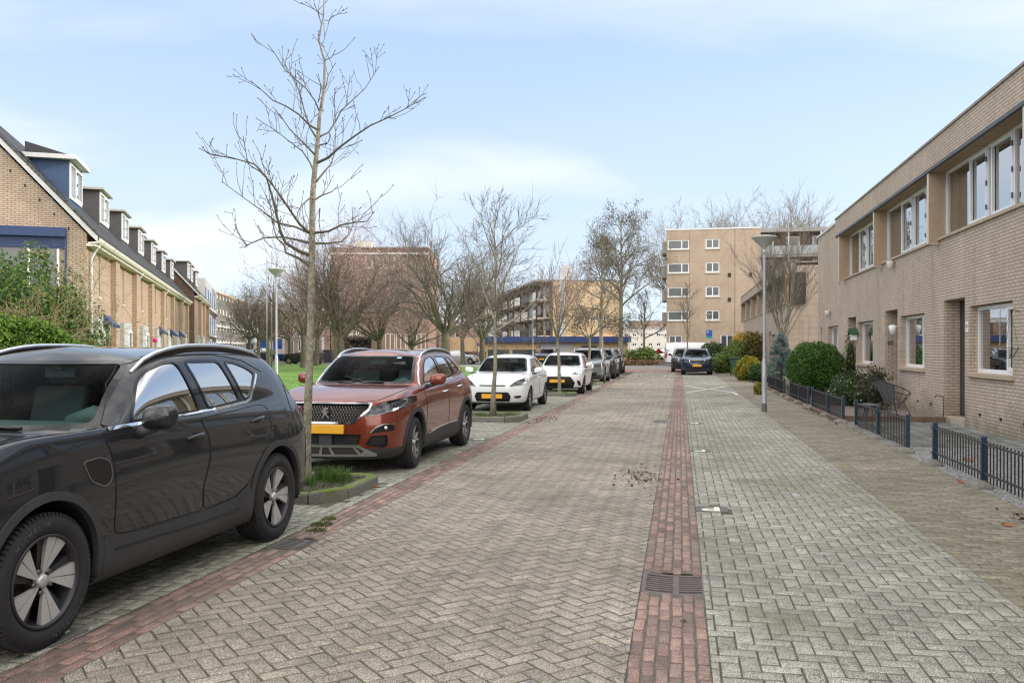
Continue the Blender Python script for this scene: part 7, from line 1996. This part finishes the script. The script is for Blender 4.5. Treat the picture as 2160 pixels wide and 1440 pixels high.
# ---------- vehicles ----------
def build_cars():
    v, _ = make_car(VOLVO, 'dark grey SUV with silver roof rails, nearest car at the left frame edge', group='cars parked in the left bays'); place_car(v, -4.22, 3.12)
    for w in [c for c in v.children if c.name.startswith('wheel') and not c.name.startswith('wheel_arch')]:
        if w.location.y < 0:
            wv = VOLVO['tw']/2
            for k, (word, a0) in enumerate((('MICHELIN', 112), ('MICHELIN', -58))):
                for i, ch in enumerate(word):
                    a = math.radians(a0-(i-3.5)*6.6); rr = .300
                    up = V3((math.cos(a),0,math.sin(a))); ri = V3((math.sin(a),0,-math.cos(a)))
                    M = Matrix(((ri.x, up.x, 0, up.x*rr), (0,0,-1, -(wv+.0085)), (ri.z, up.z, 0, up.z*rr), (0,0,0,1)))
                    M = Matrix(((ri.x, up.x, 0, up.x*rr), (ri.y, up.y, -1, -(wv+.006)), (ri.z, up.z, 0, up.z*rr), (0,0,0,1)))
                    text(ch, .040, 'tyre_letter', MATS['rubber_mark'], w, M, depth=.001, font_bold=True)
    # charging flap on the front wing
    p, b = make_car(PEUG, 'copper red SUV with studded grille, second car in the row', group='cars parked in the left bays'); extras_peugeot(p, b); place_car(p, -4.36, 10.02)
    f, fb = make_car(FIESTA, 'white hatchback with roof aerial, nearer of the two white cars', group='cars parked in the left bays'); place_car(f, -4.60, 20.8)
    headlamp(f, fb, [(.56,.71,.035),(.68,.76,.04)], [(.42,.64),(.56,.76),(.80,.85),(.82,.76),(.74,.68)])
    mb = MB(); mb.tube([(2.2,0,1.42),(2.5,0,1.62)], .004, 5); mb.build('aerial', MATS['gloss_black'], f)
    y, yb = make_car(YARIS, 'pearl white hatchback with wide black lower grille, further of the two white cars', group='cars parked in the left bays'); place_car(y, -4.14, 29.1)
    headlamp(y, yb, [(.62,.74,.03),(.74,.79,.03)], [(.50,.70),(.64,.80),(.82,.86),(.82,.76),(.66,.69)])
    s, sb = make_car(suv(levels=2), 'steel grey SUV with chrome edged grille behind the white hatchbacks', group='cars parked in the left bays'); place_car(s, -4.25, 38.1)
    dk = {'paint_steel': MATS['paint_dark']}
    dup(s, (-4.20, 44.0, 0), None, 'black grey SUV close behind the steel grey SUV', remat=dk)
    dup(s, (-4.45, 52.6, 0), None, 'dark plum estate, last car of the left row', remat={'paint_steel': MATS['paint_plum']})
    m, mb_ = make_car(suv(levels=2, paint='paint_navy', H=1.58, chrome=[]), 'navy blue SUV parked in the right bay facing the camera'); place_car(m, 1.0, 51.7)
    dup(s, (.35, 57.6, 0), None, 'dark car half hidden behind the navy SUV in the right bay', remat=dk)
    # distant cars
    h, _ = make_car(far_car('hatch', paint='paint_silver', name='distant_car'), 'small silver hatchback parked side on beyond the lawn, left of the white hatchback', group='cars in the far car park')
    h.rotation_euler.z = math.pi; c = at(1010, 86); h.location = (c.x, c.y, 0); h.scale = (.9,.9,.95)
    g, _ = make_car(far_car('suv', paint='paint_dark', name='distant_car', L=4.2), 'dark grey SUV facing the camera in the far car park behind the white cars', group='cars in the far car park')
    c = at(1146, 82); g.location = (c.x, c.y-1, 0); g.rotation_euler.z = math.radians(82)
    def far(src, px, D, rz, lab, rem=None, sc_=None):
        c = at(px, D); o = dup(src, (c.x, c.y, 0), math.radians(rz), lab, scale=sc_, remat=rem); return o
    HS = lambda m: {'paint_silver': MATS[m]}; GS = lambda m: {'paint_dark': MATS[m]}
    far(g, 600, 86, 2, 'black hatchback side on beyond the lawn, right of the lamp post', sc_=(.95,.95,.95))
    far(h, 578, 108, 4, 'blue hatchback behind the black hatchback by the ochre houses', HS('paint_blue'))
    far(g, 548, 112, 20, 'dark car beside the advertising truck', GS('paint_dark'))
    far(h, 1106, 112, 185, 'white car in the far car park left of the dark grey SUV', HS('paint_white'))
    far(g, 1185, 98, 0, 'long dark estate behind the second white hatchback', GS('paint_dark'), (1.2,1,.95))
    far(h, 1222, 76, 88, 'red car facing the camera beyond the steel grey SUV', HS('paint_red'), (1.05,1.1,1.12))
    far(h, 1330, 118, 10, 'silver car behind the junction mound, left of its green crown', None)
    far(g, 1362, 112, 0, 'dark car behind the right side of the junction mound')
    far(h, 1392, 108, 100, 'white car with black roof pillars left of the tan block', HS('paint_white'))
    far(h, 520, 116, 0, 'white car at the far left street between the seeded trees', HS('paint_white'))
    far(g, 505, 100, 30, 'dark car at the far left street before the cream flats')
    # white van
    S = far_car('hatch', name='van', paint='paint_white', L=5.1, W=1.95, H=1.95, fa=.95, ra=4.0, wr=.33, archr=.37, zlip=1.0, zb0=1.15, zb1=1.18, ztail=1.3, zcowl=1.12, cowl=.75, abase=1.05, bx=5.05, wback=.90, wtx=1.65, zgt=1.78, rtx=4.98, zrt=1.80, wtop=.84, wbase=.93, rise=.08,
        windows=[[(1.2,1.2),(1.5,1.62),(1.8,1.7),(2.05,1.7),(2.1,1.2)]], screen=[(-.75,1.17),(.75,1.17),(.66,1.74),(-.66,1.74)], back=[(-.6,1.36),(.6,1.36),(.58,1.6),(-.58,1.6)], rearlamp=[(4.86,1.15),(5.2,1.15),(5.2,.65),(4.9,.65)], mirror=(1.2,1.25), kick=0, levels=2)
    v, _ = make_car(S, 'white panel van crossing behind the navy SUV, red tail lamp on the left', 'van'); c = at(1514, 77); v.location = (c.x+.65, c.y-.9, 0); v.rotation_euler.z = math.radians(184); v.scale = (1.06,1.06,1.12)
    # advertising truck
    c = at(550, 104); t = thing('box_truck', 'white and light blue box truck parked before the ochre houses', 'truck', (c.x, c.y, 0), .1)
    mb = MB(); mb.box(0,5.2,-1.1,1.1,.9,3.1); b_ = mb.build('box', MATS['white_wall'], t, bevel=.04); mb = MB(); mb.box(.3,1.5,-1.112,-1.1,1.3,2.8); mb.box(2.0,3.1,-1.112,-1.1,1.5,2.7); mb.build('blue_lettering_panels', MATS['sign_blue'], b_)
    mb = MB(); mb.box(-1.7,-.05,-1.0,1.0,.6,2.4); mb.build('cab', MATS['white_wall'], t, bevel=.15); mb = MB(); mb.box(-1.4,-.5,-1.02,1.02,1.5,2.2); mb.build('cab_window', MATS['far_glass'], t)
    for x in (-1.0, 3.6):
        for s_ in (-1,1): mb = MB(); mb.lathe([(0,-.12),(.4,-.12),(.42,0),(.4,.12),(0,.12)], 16, (x, s_*.9, .42), 'y'); mb.build('wheel', MATS['tyre'], t)
mat('rubber_mark', (.075,.075,.078), .5)

# ---------- sky, sun, camera ----------
SUN_AZ, SUN_EL = 16, 19      # degrees: azimuth from +x towards +y
def build_light():
    w = bpy.data.worlds.new('World'); sc.world = w; w.use_nodes = True; nt = w.node_tree; L_ = nt.links.new
    bg = nt.nodes['Background']; bg.inputs['Strength'].default_value = 1
    sk = N(nt, 'ShaderNodeTexSky'); sk.sky_type = 'NISHITA'; sk.sun_disc = False; sk.sun_elevation = math.radians(SUN_EL+6); sk.sun_rotation = math.radians(90-SUN_AZ); sk.air_density = 1.0; sk.dust_density = .6; sk.ozone_density = 1.2
    st = N(nt, 'ShaderNodeVectorMath', operation='SCALE'); L_(sk.outputs[0], st.inputs[0]); st.inputs['Scale'].default_value = .125
    tc = N(nt, 'ShaderNodeTexCoord'); sp = N(nt, 'ShaderNodeSeparateXYZ'); L_(tc.outputs['Generated'], sp.inputs[0])
    # clouds live on a plane overhead: direction / height
    za = N(nt, 'ShaderNodeMath', operation='MAXIMUM'); L_(sp.outputs[2], za.inputs[0]); za.inputs[1].default_value = 0
    zb = N(nt, 'ShaderNodeMath', operation='ADD'); L_(za.outputs[0], zb.inputs[0]); zb.inputs[1].default_value = .16
    dv = N(nt, 'ShaderNodeVectorMath', operation='DIVIDE'); L_(tc.outputs['Generated'], dv.inputs[0]); cb = N(nt, 'ShaderNodeCombineXYZ'); [L_(zb.outputs[0], cb.inputs[i]) for i in range(3)]; L_(cb.outputs[0], dv.inputs[1])
    mp = N(nt, 'ShaderNodeMapping'); mp.inputs['Location'].default_value = (CLOUD[0], CLOUD[1], 0); mp.inputs['Scale'].default_value = (.5, .85, 0); L_(dv.outputs[0], mp.inputs['Vector'])
    n = N(nt, 'ShaderNodeTexNoise', Scale=.75, Detail=6.0, Roughness=.50, Distortion=.35); L_(mp.outputs[0], n.inputs['Vector'])
    r = N(nt, 'ShaderNodeMapRange'); r.interpolation_type = 'SMOOTHSTEP'; r.inputs['From Min'].default_value = .43; r.inputs['From Max'].default_value = .68; L_(n.outputs['Fac'], r.inputs['Value'])
    # thin haze low down
    hz = N(nt, 'ShaderNodeMapRange'); hz.interpolation_type = 'SMOOTHSTEP'; hz.inputs['From Min'].default_value = .42; hz.inputs['From Max'].default_value = .0; hz.inputs['To Max'].default_value = .45; L_(sp.outputs[2], hz.inputs['Value'])
    mxm = N(nt, 'ShaderNodeMath', operation='MAXIMUM'); L_(r.outputs[0], mxm.inputs[0]); L_(hz.outputs[0], mxm.inputs[1])
    ml = N(nt, 'ShaderNodeMath', operation='MULTIPLY'); L_(mxm.outputs[0], ml.inputs[0]); ml.inputs[1].default_value = .93
    n2 = N(nt, 'ShaderNodeTexNoise', Scale=1.6, Detail=4.0, Roughness=.5); L_(mp.outputs[0], n2.inputs['Vector'])
    cr = N(nt, 'ShaderNodeValToRGB'); cr.color_ramp.elements[0].position = .3; cr.color_ramp.elements[0].color = (.66*SKYV,.74*SKYV,.86*SKYV,1); cr.color_ramp.elements[1].position = .62; cr.color_ramp.elements[1].color = (.82*SKYV,.85*SKYV,.90*SKYV,1); L_(n2.outputs['Fac'], cr.inputs[0])
    lift = N(nt, 'ShaderNodeMixRGB'); lift.inputs[0].default_value = .62; L_(st.outputs[0], lift.inputs[1]); lift.inputs[2].default_value = (.50*SKYV,.66*SKYV,.90*SKYV,1)
    mx = N(nt, 'ShaderNodeMixRGB'); L_(ml.outputs[0], mx.inputs[0]); L_(lift.outputs[0], mx.inputs[1]); L_(cr.outputs[0], mx.inputs[2])
    # bright unseen cloud added overhead and behind the camera to fill the shaded street
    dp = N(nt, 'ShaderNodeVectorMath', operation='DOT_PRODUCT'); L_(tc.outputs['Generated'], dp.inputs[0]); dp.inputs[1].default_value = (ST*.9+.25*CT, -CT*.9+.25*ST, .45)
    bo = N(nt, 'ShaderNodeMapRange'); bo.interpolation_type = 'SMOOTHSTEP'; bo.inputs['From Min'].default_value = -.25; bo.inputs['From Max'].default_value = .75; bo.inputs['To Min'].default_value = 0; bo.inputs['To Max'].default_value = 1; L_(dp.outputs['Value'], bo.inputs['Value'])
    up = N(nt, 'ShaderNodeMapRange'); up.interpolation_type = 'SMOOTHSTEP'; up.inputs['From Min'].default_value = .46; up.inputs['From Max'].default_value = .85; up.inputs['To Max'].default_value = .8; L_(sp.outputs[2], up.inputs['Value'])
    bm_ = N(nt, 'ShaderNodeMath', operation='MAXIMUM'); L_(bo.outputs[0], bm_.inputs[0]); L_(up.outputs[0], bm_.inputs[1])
    mb_ = N(nt, 'ShaderNodeMixRGB'); L_(bm_.outputs[0], mb_.inputs[0]); L_(mx.outputs[0], mb_.inputs[1]); bc = N(nt, 'ShaderNodeMixRGB'); n3 = N(nt, 'ShaderNodeMapRange'); n3.interpolation_type = 'SMOOTHSTEP'; n3.inputs['From Min'].default_value = .38; n3.inputs['From Max'].default_value = .62; n4 = N(nt, 'ShaderNodeTexNoise', Scale=2.6, Detail=6.0, Roughness=.55); L_(tc.outputs['Generated'], n4.inputs['Vector']); L_(n4.outputs['Fac'], n3.inputs['Value']); L_(n3.outputs[0], bc.inputs[0]); bc.inputs[1].default_value = (.62*SKYFILL,.64*SKYFILL,.68*SKYFILL,1); bc.inputs[2].default_value = (2.45*SKYFILL,2.33*SKYFILL,2.2*SKYFILL,1); L_(bc.outputs[0], mb_.inputs[2])
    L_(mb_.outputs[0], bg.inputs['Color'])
    s = bpy.data.lights.new('sun', 'SUN'); s.energy = SUNE; s.angle = math.radians(2.0); s.color = (1.0,.89,.76)
    so = bpy.data.objects.new('sun', s); COL.objects.link(so)
    e, a = math.radians(SUN_EL), math.radians(SUN_AZ)
    d = V3((math.cos(e)*math.cos(a), math.cos(e)*math.sin(a), math.sin(e)))
    so.rotation_euler = d.to_track_quat('Z', 'Y').to_euler()
    cam = bpy.data.cameras.new('camera'); cam.lens = 30; cam.sensor_width = 36; cam.shift_y = 14/2160; cam.clip_end = 3000; cam.clip_start = .05
    co = bpy.data.objects.new('camera', cam); COL.objects.link(co); co.location = (0,0,EYE); co.rotation_euler = (math.pi/2, 0, TH); sc.camera = co
    sc.view_settings.view_transform = 'Standard'; sc.view_settings.look = 'None'; sc.view_settings.exposure = EXPO; sc.view_settings.gamma = 1
    sc.cycles.max_bounces = 8; sc.cycles.transparent_max_bounces = 16; sc.cycles.use_denoising = True; sc.cycles.use_adaptive_sampling = False
    sc.cycles.caustics_reflective = False; sc.cycles.caustics_refractive = False; sc.cycles.sample_clamp_indirect = 3; sc.cycles.filter_width = 1.25
CLOUD = (3.1, 1.4); SKYV = .93; SKYFILL = 1.13; SUNE = 2.4; EXPO = .54
import time
_t = time.time()
def tick(s):
    global _t
    print('TIME', s, round(time.time()-_t, 1)); _t = time.time()
islands = build_ground(); tick('ground')
build_right_rows(); build_left_rows(); build_background(); tick('buildings')
build_trees(islands); build_plants(); tick('plants')
build_street(); tick('street')
build_cars(); tick('cars')
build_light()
